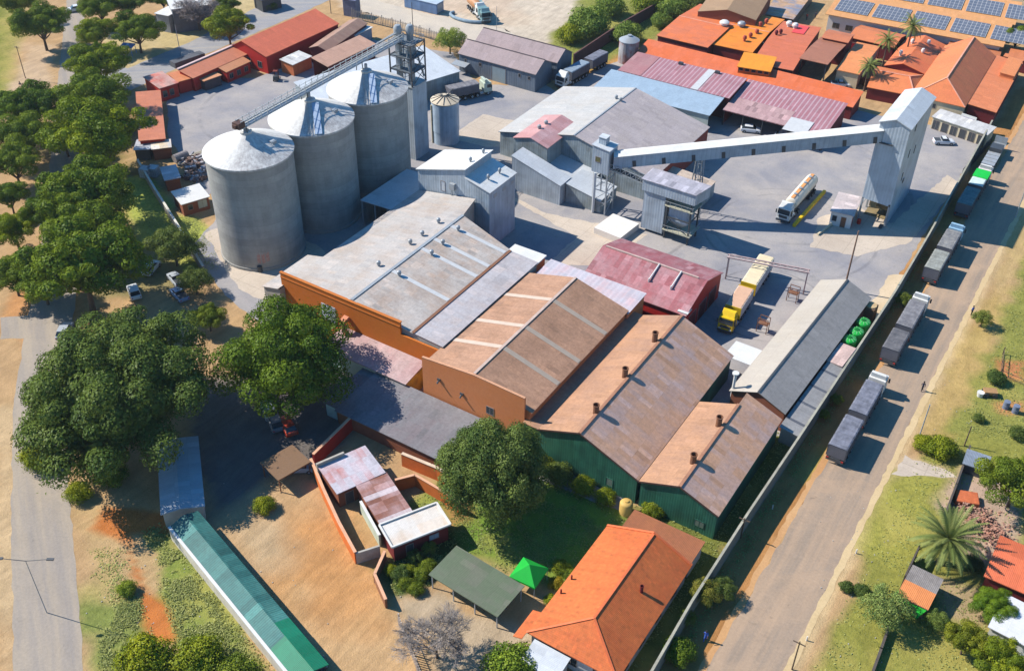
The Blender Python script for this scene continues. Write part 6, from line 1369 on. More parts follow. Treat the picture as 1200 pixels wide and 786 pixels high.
# yellow kerb bar in the yard
a, b = at(930,266,0), at(966,226,0); tag(MB().beam(a+Vector((0,0,.3)), b+Vector((0,0,.3)), .5, .6).build('barrier_bar', M_yel), 'low yellow barrier bar on the yard beside the tanker', 'barrier')
a, b = at(958,276,0), at(975,263,0); tag(MB().beam(a+Vector((0,0,.2)), b+Vector((0,0,.2)), .3, .4).build('barrier_bar', M_cream), 'low cream barrier bar before the weigh office', 'barrier')
p = at(1006,262,0); tag(MB().lathe([(.35,0),(.38,.3),(.35,.9),(.01,.95)],16,p.x,p.y).build('drum', M_red, None), 'red drum at the foot of the intake tower', 'drum')

# ------------------------------------------------------------------ vegetation
def leafmat(key, c1, c2, trans=.25):
    t = NT(key); at_ = t.n.new('ShaderNodeAttribute'); at_.attribute_name = 'leaf'
    info = t.n.new('ShaderNodeObjectInfo')
    col = t.mix(at_.outputs['Fac'], c1, c2)
    col = t.mix(1.0, col, info.outputs['Color'], 'MULTIPLY')
    n = t.n; tr = n.new('ShaderNodeBsdfTranslucent'); df = n.new('ShaderNodeBsdfDiffuse'); gl = n.new('ShaderNodeBsdfGlossy'); gl.inputs['Roughness'].default_value = .45
    ms = n.new('ShaderNodeMixShader'); ms.inputs[0].default_value = trans; m2 = n.new('ShaderNodeMixShader'); m2.inputs[0].default_value = .008
    t.l.new(col, tr.inputs['Color']); t.l.new(col, df.inputs['Color'])
    t.l.new(df.outputs[0], ms.inputs[1]); t.l.new(tr.outputs[0], ms.inputs[2]); t.l.new(ms.outputs[0], m2.inputs[1]); t.l.new(gl.outputs[0], m2.inputs[2])
    t.l.new(m2.outputs[0], t.out.inputs['Surface']); return t.m
M_leaf = leafmat('foliage', (.046,.095,.010), (.225,.265,.022)); M_leafd = leafmat('dark_foliage', (.044,.085,.018), (.17,.205,.040)); M_palm = leafmat('palm_foliage', (.07,.115,.025), (.24,.26,.08), .25)
M_grassb = leafmat('rough_grass_blades', (.22,.26,.075), (.46,.46,.16), .4); M_twig = plain('grey_twigs', rgb(172,160,150), .9, .2, 3); M_twig2 = plain('brown_twigs', rgb(158,146,142), .9, .2, 3)
M_bark = plain('grey_brown_bark', rgb(110,92,76), .95, .3, 2)
def card_mesh(name, pts, nrm, size, vals, mat, rs, aspect=.6):
    """leaf clumps: a bent two-triangle leaf at each point"""
    n = len(pts); d = rs.normal(size=(n,3)); d -= (d*nrm).sum(1)[:,None]*nrm; d /= np.linalg.norm(d,axis=1)[:,None]+1e-9
    s = np.cross(nrm, d); L = size*(.6+.8*rs.rand(n))[:,None] if np.ndim(size) else size*(.6+.8*rs.rand(n))[:,None]; W = L*aspect
    v = np.empty((n,4,3)); v[:,0] = pts-d*L*.5; v[:,1] = pts+s*W*.5+nrm*L*.10; v[:,2] = pts+d*L*.5-nrm*L*.06; v[:,3] = pts-s*W*.5+nrm*L*.10
    me = bpy.data.meshes.new(name); me.vertices.add(4*n); me.vertices.foreach_set('co', v.reshape(-1).astype(np.float32))
    me.loops.add(4*n); me.loops.foreach_set('vertex_index', np.arange(4*n, dtype=np.int32)); me.polygons.add(n); me.polygons.foreach_set('loop_start', np.arange(0,4*n,4,dtype=np.int32)); me.update(calc_edges=True)
    a = me.attributes.new('leaf','FLOAT','FACE'); a.data.foreach_set('value', vals.astype(np.float32)); me.materials.append(mat); return me
def crown_mesh(seed, lobes, n, size, flat=.6, base=.95, mat=None, lr=(.28,.42), low=-.15, spread=.66, rough=0, lobz=.8, core=7):
    """unit crown (radius 1); centre at height base"""
    rs = np.random.RandomState(seed); C = []; ga = math.pi*(3-math.sqrt(5))
    for i in range(lobes):
        z = low+(1-low)*(i+.5)/lobes; r = math.sqrt(max(0,1-min(z,1)**2)); a = i*ga+rs.uniform(-.5,.5); rr = spread*(rs.uniform(.85,1.1) if not rough else rs.uniform(.62,1.2))
        C.append((r*math.cos(a)*rr+rough*rs.normal()*.05, r*math.sin(a)*rr+rough*rs.normal()*.05, z*rr*flat, rs.uniform(*lr)))
    C = np.array(C); k = rs.choice(lobes, n, p=C[:,3]**2/np.sum(C[:,3]**2))
    u = rs.normal(size=(n,3)); u[:,2] += .35; u /= np.linalg.norm(u,axis=1)[:,None]
    rad = C[k,3]*(1-.35*rs.rand(n)**2.2)*(.92+.16*rs.rand(n))*np.where(rs.rand(n) < .06, 1+.35*rs.rand(n), 1.0)
    p = C[k,:3]+u*rad[:,None]*np.array([1,1,lobz]); p[:,2] += base
    ni = n//core; u2 = rs.normal(size=(ni,3)); u2 /= np.linalg.norm(u2,axis=1)[:,None]; p[:ni] = u2*(rs.rand(ni)[:,None]**.4)*np.array([.72,.72,.72*flat*.8]); p[:ni,2] += base+.12*flat; u[:ni] = u2
    nn = u+rs.normal(size=(n,3))*.32; nn /= np.linalg.norm(nn,axis=1)[:,None]
    lv = rs.rand(lobes); vals = np.clip(.12+.62*lv[k]+.35*rs.rand(n)-.08, 0, 1)
    szv = np.full(n, size); szv[:ni] *= 2.0
    return card_mesh('crown', p, nn, szv[:,None], vals, mat or M_leaf, rs), C
def trunk_mesh(seed, C, base, r=.05, n=5, zfork=.42):
    rs = random.Random(seed); m = MB(); m.tube((0,0,-.02),(.02,.01,zfork),r*1.15,r*.8,10,False)
    order = sorted(range(len(C)), key=lambda i: C[i][2])[:]
    for i in rs.sample(order, min(n+3,len(order))):
        q = Vector((C[i][0]*.8,C[i][1]*.8,C[i][2]*.8+base)); p = Vector((.02,.01,zfork-.02)); mid = p.lerp(q,.5)+Vector((0,0,-.04)); m.tube(p,mid,r*.62,r*.42,8,False); m.tube(mid,q,r*.42,r*.12,7,False)
    o = m.build('trunk', M_bark); d = o.data; bpy.data.objects.remove(o)
    d.polygons.foreach_set('use_smooth',[True]*len(d.polygons)); return d
PROTO = {}
def proto(k, *a, tr=None, **kw):
    me, C = crown_mesh(*a, **kw); PROTO[k] = (me, trunk_mesh(a[0], C, kw.get('base',.95), **(tr or {})), kw.get('base',.95))
RK = dict(rough=1, lobz=.62, core=12)
proto('a', 1, 40, 26000, .05, base=1.0, flat=.66, lr=(.15,.34), spread=.84, **RK); proto('b', 2, 34, 26000, .052, base=1.0, flat=.6, lr=(.17,.36), spread=.84, **RK); proto('c', 3, 46, 28000, .048, base=.98, flat=.66, lr=(.13,.32), spread=.88, **RK)
proto('d', 4, 28, 19000, .054, base=1.05, flat=.74, lr=(.14,.36), spread=.84, **RK); proto('dark', 5, 34, 20000, .05, base=.85, flat=.62, mat=M_leafd, lr=(.16,.34), spread=.78, rough=1)
proto('fig', 6, 150, 125000, .030, base=.80, flat=.66, mat=M_leafd, lr=(.09,.22), spread=.83, low=-.25, rough=.06, core=6, tr=dict(r=.06,n=9,zfork=.3))
proto('round', 7, 58, 60000, .036, base=.78, flat=.66, lr=(.15,.30), spread=.80, low=-.3, rough=.5, lobz=.66); proto('fine', 8, 110, 80000, .032, base=.8, flat=.62, mat=M_leafd, lr=(.12,.24), spread=.8, low=-.35)
proto('bush', 9, 20, 7000, .085, base=.42, flat=.6, lr=(.3,.5), spread=.6, low=-.3, tr=dict(r=.04,n=4,zfork=.15)); proto('bushd', 10, 24, 7000, .08, base=.45, flat=.7, mat=M_leafd, lr=(.25,.42), spread=.65, low=-.3, tr=dict(r=.04,n=4,zfork=.15))
proto('loose', 12, 40, 9000, .05, base=.8, flat=.75, mat=M_leafd, lr=(.12,.3), spread=.8, low=-.3)
def plant(kind, px, py, wpx, label, cat='tree', name='tree', grp=None, tint=(1,1,1), zs=1.0, rz=None, hk=None, el=1.0):
    me, tm, base = PROTO[kind]
    h = 4.0
    for _ in range(3):
        p = at(px,py,h); Rr = wpx*.5*depth(p)/FPX; h = base*Rr*zs*(hk or 1.0)
    o = thing(name, label, cat, (p.x,p.y,0), (YAW*-1 if el != 1 else random.uniform(0,6.28)) if rz is None else rz, grp)
    c = bpy.data.objects.new('crown', me); COL.objects.link(c); c.parent = o; c.scale = (Rr,Rr*el,Rr*zs); c.color = (*tint,1)
    t_ = bpy.data.objects.new('trunk' if name == 'tree' else 'stem', tm); COL.objects.link(t_); t_.parent = o; t_.scale = (Rr,Rr*el,Rr*zs)
    return o
G1 = 'street trees along the left road'; lg = (1.25,1.15,.8); md = (1,1,1); dk = (.75,.85,.9); yl = (1.5,1.3,.7); bs = (1.45,1.5,1.2)
for (k,px,py,w,l,tn) in [
 ('a',47,29,60,'round street tree alone on the bare verge, top left corner',md),
 ('b',116,10,44,'street tree cut by the top edge, right of the white car',md),
 ('d',112,40,44,'paler loose street tree behind the two kerb trees near grey house',lg),
 ('a',160,36,52,'bright round tree in front of the grey house wing',md),
 ('c',117,75,68,'wide bright street tree just above the red building corner',lg),
 ('b',110,113,76,'broad street tree beside the left wall of red building',md),
 ('c',33,126,72,'dark broad street tree at the left edge below the verge strip',dk),
 ('a',116,158,108,'large yellow-topped street tree next to the red wing end',lg),
 ('b',28,160,66,'street tree at the left edge, below the dark broad one',md),
 ('d',16,192,58,'street tree at the left edge, third up from the yellowish one',md),
 ('c',97,228,102,'wide street tree opposite the junk yard wall',md),
 ('d',10,230,42,'small street tree at the left edge above the yellowish one',dk),
 ('b',100,264,86,'street tree between wide tree and huge clumped tree beside the lawn',md),
 ('a',15,268,54,'yellowish street tree at the left edge',yl),
 ('c',94,312,130,'huge clumped street tree above the great fig-like tree',md),
 ('d',14,322,54,'dull green street tree at the left edge above the crossing',md),
 ('c',66,246,60,'street tree squeezed left of the tree opposite the junk yard',dk),('a',48,330,62,'street tree between the left-edge row and the huge clumped tree',md),
 ('b',74,160,50,'street tree between the dark broad tree and the large yellow-topped one',lg)]:
    plant(k,px,py,w*1.06,l,grp=G1,tint=(tn[0]*.86,tn[1]*.94,tn[2]*.8),zs=1.0)
for (k,px,py,w,l,tn) in [('a',267,31,56,'round green tree behind the long depot wing',lg),('b',266,6,30,'tree at the top edge behind the bare grey tree',dk),('d',18,4,46,'tree cut by the top left corner edge',md),('c',150,4,40,'dark tree at top edge left of the grey house',dk),('b',190,-2,36,'dark tree behind the grey house at the top edge',dk),
 ('dark',203,290,60,'dark compact tree standing across the yard wall end',md),('loose',228,330,44,'ragged dark tree beside parked pickups',md),('b',244,372,40,'pale loose tree beside the round one near silo apron',md),
 ('bush',317,6,20,'small tree beside dark house at the top edge',dk)]:
    plant(k,px,py,w,l,tint=tn)
plant('fig',136,462,204,'great spreading dark tree beside the left road, largest of all',tint=(.8,.88,.78),zs=.9,el=1.36)
plant('round',335,421,152,'big round bright green tree by the orange parapet',tint=(.72,.86,.75),el=1.12,zs=1.1)
plant('fine',578,553,134,'dense round grey-green tree before the salmon warehouse',tint=(1.0,1.05,1.15),el=1.15,zs=1.25)
plant('loose',527,48,40,'pale yellow-green feathery tree left of the brown workshops',tint=(2.2,2.0,1.5))
plant('a',1193,566,80,'round green tree at the right edge beside rubble',tint=md); plant('round',1166,711,52,'round green tree before the white roof, lower right',tint=(.9,1.1,.8))
plant('d',1133,750,50,'olive tree left of the yellow-green tree at the bottom right',tint=(1.1,.95,.9)); plant('a',1174,770,58,'yellow-green tree in the bottom right corner',tint=(1.3,1.2,.8))
plant('loose',1038,712,64,'grey-leaved tree beside half-orange hut',tint=(1.9,1.8,2.4)); plant('loose',1098,726,30,'small grey-green bush tree right of the grey-leaved one',tint=(1.5,1.5,1.5))
plant('a',1192,45,34,'round tree at the right edge beside the solar roof',tint=(1.2,1.2,.7))
for (k,px,py,w,l,tn,n_) in [
 ('bush',1084,520,30,'low bright bush left part of the hedge by the right road',yl,'bush'),('bush',1104,526,40,'low bright bush right part of the hedge by the right road',lg,'bush'),
 ('bushd',992,688,20,'dark shrub on the verge left of its twin',dk,'shrub'),('bushd',1010,692,22,'dark shrub on the verge nearer the grey-leaved tree',dk,'shrub'),
 ('bush',170,775,74,'bright bush at the bottom edge, left of the dark hollow',yl,'bush'),('bush',232,774,70,'bright bush at the bottom edge, right of the dark hollow',lg,'bush'),('bush',278,790,60,'bush at the bottom edge touching the green parking shed wall',md,'bush'),
 ('bush',93,577,36,'yellow-green bush under the near end of the great tree',yl,'bush'),('bush',45,535,50,'yellow-green bush on the road side of the great tree',yl,'bush'),('bush',132,558,40,'bush in the shade below the great tree',md,'bush'),
 ('bush',310,593,30,'bright low bush alone on the sandy yard by the thatch shelter',yl,'bush'),('bush',600,779,70,'grey-green bush at the bottom edge by the bare tree',(1.1,1.2,1.3),'bush'),
 ('bush',658,664,24,'flowering shrub at the carport end of the orange house',lg,'shrub'),('bush',652,684,22,'orange-tinged shrub against the orange house wall',(1.8,1.1,.7),'shrub'),('bush',645,702,18,'small yellow shrub at the orange house eave',yl,'shrub'),('bush',668,672,20,'green shrub beside the orange house, shade side',md,'shrub'),
 ('bush',458,668,18,'yellow-green shrub in the garden bed corner',yl,'shrub'),('bush',476,682,22,'low shrub on the garden bed beside the brown wall',md,'shrub'),('bush',494,672,24,'shrub in the garden bed nearest the carport',md,'shrub'),('loose',503,642,20,'spiky shrub against the white-edged hut',(1.6,1.5,1.2),'shrub'),('loose',486,652,22,'dark shrub in hut shade in the garden bed',dk,'shrub'),('bush',488,690,22,'hedge plant along the front of garden bed',md,'shrub'),
 ('bushd',470,672,26,'dense dark shrub in the middle of garden bed',dk,'shrub'),('bush',502,664,24,'leafy shrub at the garden bed end under hut wall',md,'shrub'),('bush',480,668,20,'small light shrub among dark ones in the garden bed',lg,'shrub'),
 ('bush',765,597,30,'bright leafy shrub at the corner between green sheds',lg,'shrub'),('bushd',655,556,40,'shrub hedge under green shed wall beside the round tree',md,'shrub'),('bush',684,570,34,'yellow-green hedge plant along the green shed wall',lg,'shrub'),('bush',710,583,30,'hedge plant along the green shed wall nearest tan tank',lg,'shrub'),('bush',640,545,30,'bright shrub at the green shed corner, left end',lg,'shrub'),
 ('loose',828,694,40,'brownish bush growing through the boundary wall',(2.0,1.4,1.1),'bush'),('loose',846,690,36,'dark bush on the road side of the boundary wall',md,'bush'),('bush',796,764,44,'olive green bush beside the boundary wall at the bottom',(.9,1,1),'bush'),('loose',806,724,24,'thin weed bush on the boundary wall foot',lg,'bush'),
 ('loose',980,468,18,'pale weed against the boundary wall beside lean-to roof',yl,'weed'),('loose',966,486,16,'small weed against the boundary wall',yl,'weed'),('loose',1060,352,22,'green weed clump on the road side of boundary wall',lg,'weed'),
 ('bushd',690,28,56,'large dark bush on the bush strip at the top',bs,'bush'),('bushd',735,40,40,'bush on the strip just left of dark wall',bs,'bush'),('bushd',715,10,40,'bush at the top edge above the dark wall',bs,'bush'),('bushd',790,12,40,'dark bush behind the square orange hall',bs,'bush'),('bushd',815,3,40,'bush at the top edge beside the brick hall',md,'bush'),('bush',760,4,44,'light bush at the top edge beyond the dark wall',lg,'bush'),('bush',668,42,36,'yellowish bush at the left end of the bush strip',yl,'bush'),('bushd',775,26,30,'small bush between dark wall and orange hall',bs,'bush'),
 ('bushd',1167,443,26,'dark shrub by the bare earth patch on the right plots',dk,'shrub'),('bushd',1192,508,24,'small shrub on the grass at the right edge',md,'shrub'),('bushd',1147,490,16,'tiny dark shrub on the grass by the leaning post',md,'shrub'),
 ('bushd',1140,660,26,'dark shrub under the palm',dk,'shrub'),('bush',148,690,26,'grey-green weed clump beside the orange track',(1.3,1.3,1.2),'weed')]:
    plant(k,px,py,w,l,'bush' if n_ != 'weed' else 'weed',n_,None,tn)
# bare trees
def bare_mesh(seed, lev=5, spread=.55, thick=.02, up=.0):
    rs = random.Random(seed); m = MB()
    def go(p, d, L, r, k):
        q = p+d*L; m.tube(p, q, r, r*.75, 5 if k > 2 else 3, False)
        if k == 0: return
        for j in range(4 if k > 2 else 5):
            nd = (d+Vector((rs.gauss(0,1),rs.gauss(0,1),rs.gauss(0,.8)+up))*spread).normalized(); go(p+d*L*rs.uniform(.6,1.0), nd, L*rs.uniform(.62,.85), r*.66, k-1)
    for j in range(4):
        a = j*1.57+rs.uniform(-.4,.4); go(Vector((0,0,.28)), Vector((math.cos(a)*.6,math.sin(a)*.6,.9)).normalized(), .34, thick*1.3, lev)
    m2 = MB().tube((0,0,-.02),(0,0,.3),thick*2.3,thick*1.6,8,False)
    a = m.build('branches', M_twig); b = m2.build('trunk', M_bark); r = (a.data,b.data); bpy.data.objects.remove(a); bpy.data.objects.remove(b); return r
for (sd,px,py,h_,l,lv,mt,sp) in [(5,512,770,6.6,'bare grey tree without leaves near the slatted fence at the bottom',5,M_twig,.5),(9,234,36,8.6,'bare grey round-crowned tree beside the grey house',5,M_twig2,.6)]:
    br, tk2 = bare_mesh(sd, lv, sp, .012 if sd == 5 else .017); br.materials[0] = mt
    p = at(px,py,0); o = thing('bare_tree', l, 'tree', (p.x,p.y,0), sd)
    for nm,me_ in (('branches',br),('trunk',tk2)): c = bpy.data.objects.new(nm,me_); COL.objects.link(c); c.parent = o; c.scale = (h_,h_,h_*.8)
# palms
def palm_mesh(seed, n, L, droop, leaflets=26, w=.42, up=(-.2,1.15)):
    rs = np.random.RandomState(seed); V = []; Fc = []; val = []
    for i in range(n):
        a = i*2.39996+rs.uniform(-.2,.2); el = up[0]+(up[1]-up[0])*(i/n)+rs.uniform(-.1,.1); d = np.array([math.cos(a)*math.cos(el),math.sin(a)*math.cos(el),math.sin(el)]); p = np.zeros(3); st = L/leaflets; tw = rs.uniform(.75,1.05); vv = rs.uniform(.2,1)
        s = np.array([-math.sin(a),math.cos(a),0.])
        for j in range(leaflets):
            q = p+d*st*tw; f = (j+1)/leaflets; lw = w*(math.sin(math.pi*min(.06+f*.9,1))**.6)
            for sg in (-1,1):
                tip = (p+q)/2+s*sg*lw+d*lw*.55+np.array([0,0,-lw*.30]); b = len(V); V += [tuple(p),tuple(q),tuple(tip)]; Fc.append((b,b+1,b+2)); val.append(vv*.8+.2*rs.rand())
            p = q; d = d+np.array([0,0,-droop*st*(.4+f)]); d /= np.linalg.norm(d)
    me = bpy.data.meshes.new('fronds'); me.from_pydata(V,[],Fc); me.update(); at_ = me.attributes.new('leaf','FLOAT','FACE'); at_.data.foreach_set('value', np.array(val,np.float32)); me.materials.append(M_palm); return me
def palm(px,py,h,mesh,s,label,tr):
    p = at(px,py,h); o = thing('palm_tree', label, 'palm', (p.x,p.y,0), random.uniform(0,6)); c = bpy.data.objects.new('crown',mesh); COL.objects.link(c); c.parent = o; c.location = (0,0,h); c.scale = (s,s,s)
    m = MB(); prof = [(tr*1.35,0),(tr,.6)]+[(tr*(1.0 if k % 2 else .9),.6+(h-.7)*k/16) for k in range(1,17)]; m.lathe(prof,14); m.build('trunk', M_bark, o); return o
PM = palm_mesh(3,74,1.0,1.0,24,.10,(-.55,1.3)); PM2 = palm_mesh(4,34,1.0,1.5,20,.14,(-.5,1.2))
palm(1112,632,4.2,PM,5.0,'large date palm with full round crown, lower right',.42)
palm(1070,30,9.0,PM2,3.6,'slim palm in front of the white solar building',.2); palm(1041,47,8.0,PM2,3.4,'slim palm at the end of the red arcade',.2); palm(1019,77,6.0,PM2,3.2,'shorter palm above the white pickup courtyard',.2)
# ground cover: rough grass and weeds nobody could count
rs = np.random.RandomState(77); pts = []; vals = []; szs = []
def scatter(poly, n, hgt, world=False, dry=.5):
    P = poly if world else px_poly(poly); xs = [p[0] for p in P]; ys = [p[1] for p in P]
    x = rs.uniform(min(xs),max(xs),n*4); y = rs.uniform(min(ys),max(ys),n*4); d = sdist(x,y,P); nn = vnoise(x,y,2.2,31)*.6+vnoise(x,y,.8,32)*.4
    k = np.where((rs.rand(len(d)) < np.clip(d/1.8,0,1)*np.clip((nn-.30)*3.2,0,1)))[0][:n]
    for i in k: pts.append((x[i],y[i],hgt*rs.uniform(.03,.25))); vals.append(min(1,max(0,dry+rs.normal()*.2+(nn[i]-.5)*-.8)))
scatter([(164,622),(188,612),(203,628),(266,712),(345,812),(250,870),(204,750),(184,690)], 21600, .8, dry=.5); scatter([(112,730),(165,690),(182,745),(178,800),(115,810)], 7680, .7, dry=.35)
scatter([(100,640),(150,640),(165,720),(140,786),(120,786)], 3840, .3, dry=.9)
scatter([(-9.4,40),(20,40),(20,132),(-4,132),(-8.8,118)], 14400, .4, True, .55); scatter([(-6,128),(25,128),(25,215),(-8.0,215),(-8.4,185),(-6,150)], 14400, .45, True, .5)
scatter([(735,590),(842,600),(930,470),(985,440),(800,720),(740,800),(690,800)], 6240, .5, dry=.4); scatter([(640,55),(700,-20),(850,-40),(800,30),(700,85),(660,100)], 7200, 1.0, dry=.45)
scatter([(138,245),(150,262),(240,318),(264,318),(240,250),(205,250)], 3600, .15, dry=.6); scatter([(460,590),(560,545),(660,545),(735,590),(725,650),(650,700),(560,660)], 7200, .3, dry=.15); scatter([(438,664),(520,620),(545,640),(505,690),(465,700)], 2160, .5, dry=.15)
scatter([(-23,60),(-20.5,60),(-20.5,170),(-23,170)], 3600, .4, True, .3)
pts = np.array(pts); nrm = rs.normal(size=pts.shape)*.4; nrm[:,2] = 1; nrm /= np.linalg.norm(nrm,axis=1)[:,None]
gm = card_mesh('ground_cover', pts, nrm, .26, np.array(vals), M_grassb, rs, .45); go = bpy.data.objects.new('ground_cover', gm); COL.objects.link(go); go['kind'] = 'stuff'; go.color = (1,1,1,1)

lr_ = random.Random(91); lm = MB()
for poly, n in (([(100,640),(320,786)],70),([(250,560),(470,780)],25),([(960,560),(1060,780)],50),([(1060,360),(1200,520)],40),([(20,60),(150,130)],40)):
    for k in range(n):
        p = at(lr_.uniform(poly[0][0],poly[1][0]), lr_.uniform(poly[0][1],poly[1][1]), 0); s_ = lr_.uniform(.04,.13); lm.box(p.x,p.x+s_,p.y,p.y+s_*lr_.uniform(.5,1.4),.0,lr_.uniform(.03,.12))
tag(lm.build('litter', plain('pale_litter', rgb(206,202,194), .8, .4, .3, rgb(130,120,108))), None, None, None, 'stuff')

# ------------------------------------------------------------------ poles, lamps, posts
def lamp_post(px,py,h,label,arms=1,rz=0,top=True,grp=None):
    """(px,py) is the lamp head, h its height"""
    p = at(px,py,h); o = thing('street_lamp', label, 'street lamp', (p.x,p.y,0), rz, grp); MB().tube((0,0,0),(0,0,h),.055,.04,10).build('pole', M_steel, o)
    for s_ in ((1,-1) if arms == 2 else (1,)):
        MB().tube((0,0,h),(s_*2.6,0,h+.35),.045,.035,8).build('arm', M_dark, o); MB().box(min(s_*2.4,s_*3.2),max(s_*2.4,s_*3.2),-.16,.16,h+.3,h+.42).build('lamp_head', M_dark, o)
    return o
lamp_post(30,657,9.0,'double-armed street lamp over the left road',2,R(32))
def post(px,py,h,label,mat=None,cross=False,name='pole',cat='pole',grp=None,r=.09):
    p = at(px,py,0); o = thing(name, label, cat, (p.x,p.y,0), 0, grp); MB().tube((0,0,0),(0,0,h),r,r*.8,8).build('shaft', mat or M_bark, o)
    if cross: MB().beam((-.7,0,h-.3),(.7,0,h-.3),.1).build('crossarm', mat or M_bark, o)
post(1077,512,6.0,'thin pole at the hedge end beside the right road',M_steel); post(1130,522,3.6,'leaning fence post by the tin shack plot',M_bark); post(928,784,5.0,'short wooden pole with crossarm at the bottom of right verge',None,True)
post(868,630,3.6,'wooden pole behind the boundary wall near green shed',None,True); post(30,92,7.5,'wooden utility pole on the verge, top left',None,True); post(212,66,7.5,'thin lamp pole beside the side road',M_steel)
post(582,40,7.0,'thin pole behind the brown workshops',M_steel,False,'pole','pole',None,.06); post(484,36,7.0,'pole along palisade fence on the top road',M_dark)
post(388,16,7.0,'dark pole behind the bright red hall',M_dark); post(300,10,7,'pole by the side road near the dark house',M_dark); post(1190,255,6.5,'thin pole at the right edge beside the road',M_steel)
wb_ = at(401,10,0); tag(MB().box(-1.8,1.8,-1.2,1.2,0,4.2).box(-1.95,1.95,-1.35,1.35,4.2,4.4).build('kiosk', plain('grey_blue_kiosk', rgb(118,122,146), .7), None, tuple(at(413,18,0)), R(10)), 'grey-blue kiosk block at the start of palisade fence', 'kiosk')
for i,(px,py,l) in enumerate([(905,596,'marker post on the verge grass by dry patch'),(1003,648,'white marker stub on the verge, middle'),(945,750,'white marker stub on the verge near the bottom pole')]): post(px,py,.7,l,M_white,False,'marker_post','post','marker posts on the right verge',.09)
# plot fence and small yard things at the right
palisade('low wire fence on posts round the bare earth patch, right edge', [(1175,415),(1172,440),(1200,452)], 1.2, 2.2, M_bark)
for (px,py,l) in [(1178,478,'grey drum on bare ground at the right edge, left one'),(1189,483,'grey drum on bare ground at the right edge, right one')]:
    p = at(px,py,0); tag(MB().lathe([(.45,0),(.45,.55),(.48,.6),(.45,.65),(.45,1.25),(.01,1.28)],16).build('drum', plain('blue_grey_drum', rgb(120,130,150), .6), None, (p.x,p.y,0)), l, 'drum', 'drums on the right plots')
p = at(1159,463,0); tb = thing('cart', 'small brown wooden cart on the grass of right plots', 'cart', tuple(p), R(25)); MB().box(-.9,.9,-.6,.6,.55,.95).build('bed', plain('brown_cart', rgb(176,136,92), .8, .2, 2), tb)
for x in (-.6,.6): MB().tube((x,-.7,.4),(x,-.6,.4),.4,None,14).tube((x,.6,.4),(x,.7,.4),.4,None,14).build('wheel', M_dark, tb)
p = at(1148,464,0); tag(MB().lathe([(.4,0),(.5,.7),(.52,.75),(.01,.72)],16).build('tub', M_white, None, (p.x,p.y,0)), 'white tub beside the brown cart', 'tub')
p = at(150,57,1.3); tag(MB().slab([[(-1.6,-1.1,1.9),(1.6,-1.1,1.9),(1.6,1.1,2.2),(-1.6,1.1,2.2)]],.06).box(-1.4,-1.3,-1,-.9,0,1.9).box(1.3,1.4,-1,-.9,0,1.9).box(-1.4,-1.3,.9,1,0,2.1).box(1.3,1.4,.9,1,0,2.1).build('stall', plain('blue_canvas', rgb(60,130,206), .6), None, (p.x,p.y,0), R(20)), 'small blue canvas stall under the bright round tree', 'stall')

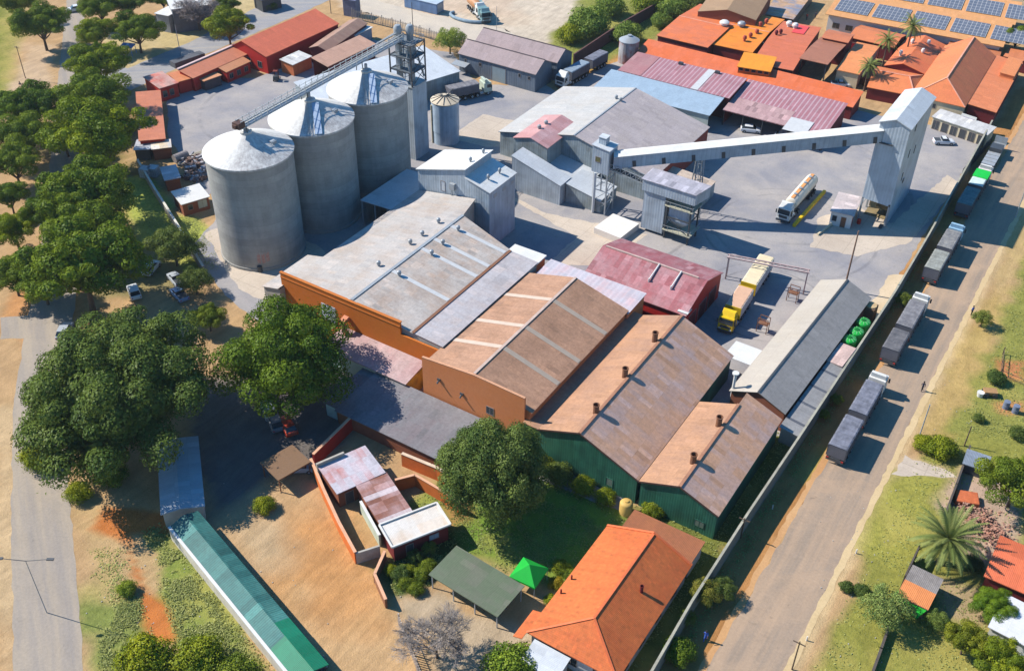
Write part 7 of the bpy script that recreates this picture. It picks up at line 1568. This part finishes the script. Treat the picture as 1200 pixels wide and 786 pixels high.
# ------------------------------------------------------------------ people
def person(px,py,label,shirt,trousers,pose='walk',rz=0):
    p = at(px,py,0); o = thing('person', label, 'person', (p.x,p.y,0.012), rz)
    sit = pose == 'sit'
    hz = .22 if sit else .92
    J = [(0,0,hz),(0,0,hz+.28),(0,0,hz+.50),(0,.02,hz+.60),(0,.03,hz+.74)]; E = [(0,1),(1,2),(2,3),(3,4)]; Rr = [(.15,.12),(.16,.11),(.16,.10),(.055,.055),(.10,.11)]
    def limb(par, chain, rad):
        k = par
        for c,r in zip(chain,rad): J.append(c); Rr.append((r,r)); E.append((k,len(J)-1)); k = len(J)-1
    st = .22 if pose == 'walk' else .03
    for s_ in (-1,1):
        f = s_*st
        if sit: limb(0,[(s_*.1,.42,.3),(s_*.12,.75,.08),(s_*.12,.88,.06)],[.085,.055,.045])
        else: limb(0,[(s_*.09,f*.6,.5),(s_*.1,f,.08),(s_*.1,f+.16,.05)],[.08,.055,.045])
        limb(2,[(s_*.2,0,hz+.48),(s_*.25,-f*.5,hz+.22),(s_*.24,-f*.9+.06,hz-.02),(s_*.24,-f*.9+.12,hz-.12)],[.06,.05,.04,.035])
    me = bpy.data.meshes.new('person_rig'); me.from_pydata(J,E,[]); me.update(); b = bpy.data.objects.new('rig',me); COL.objects.link(b)
    sk = b.modifiers.new('skin','SKIN'); sb = b.modifiers.new('sub','SUBSURF'); sb.levels = 1; sb.render_levels = 1
    for i,v in enumerate(me.skin_vertices[0].data): v.radius = Rr[i]; v.use_root = (i == 0)
    dg = bpy.context.evaluated_depsgraph_get(); dg.update(); em = bpy.data.meshes.new_from_object(b.evaluated_get(dg)); bpy.data.objects.remove(b)
    em.materials.clear(); em.materials.append(plain('skin', rgb(120,84,64), .6, .05)); em.materials.append(shirt); em.materials.append(trousers)
    for f in em.polygons:
        z = f.center.z; x = abs(f.center.x); f.use_smooth = True
        f.material_index = 2 if (z < hz+.06 and not (x > .19 and not sit)) and z > .1 else 1 if hz+.02 <= z < hz+.56 and not (x > .19 and z < hz+.2) else 0
    em.name = 'body'; bo = bpy.data.objects.new('body',em); COL.objects.link(bo); bo.parent = o
    h = MB().lathe([(.118,hz+.72),(.125,hz+.78),(.10,hz+.86),(.01,hz+.89)],14,0,.02); h.build('hair', M_black, o, smooth=True)
M_sh1, M_sh2, M_tr = plain('dark_shirt', rgb(60,64,84), .8), plain('blue_clothes', rgb(64,100,190), .8), plain('dark_trousers', rgb(50,52,60), .8)
person(1080,458,'person in dark clothes walking on the right road by the kerb',M_sh1,M_tr,'walk',R(20)); person(826,750,'person in blue clothes walking along the shaded road verge',M_sh2,M_sh2,'walk',R(190))
person(24,101,'person sitting on the verge, left of a companion',M_sh1,M_tr,'sit',R(40)); person(28,103,'person in red sitting on the verge, right of a companion',M_maroon,M_tr,'sit',R(-30))
person(1138,369,'person in blue shirt standing on the verge under the young tree',M_sh2,M_tr,'stand',R(60))
plant('loose',1152,374,26,'small thin tree on the right verge beside a standing person','tree','tree',None,(1.6,1.4,1.2))
person(945,24,'person in red standing by the white solar building, left',M_red,M_tr,'stand'); person(955,22,'person in dark clothes standing by the white solar building, right',M_sh1,M_tr,'walk')

# ------------------------------------------------------------------ air
hz = MB().box(-4200,4200,-4200,4600,-1.0,112.0).build('haze', None); hz['kind'] = 'stuff'
hm = bpy.data.materials.new('haze_air'); hm.use_nodes = True; hn = hm.node_tree; hn.nodes.remove(hn.nodes['Principled BSDF'])
pv = hn.nodes.new('ShaderNodeVolumePrincipled'); pv.inputs['Density'].default_value = 0.00009; pv.inputs['Color'].default_value = (.78,.88,1.0,1); pv.inputs['Anisotropy'].default_value = .3
hn.links.new(pv.outputs[0], hn.nodes['Material Output'].inputs['Volume']); hz.data.materials.append(hm)
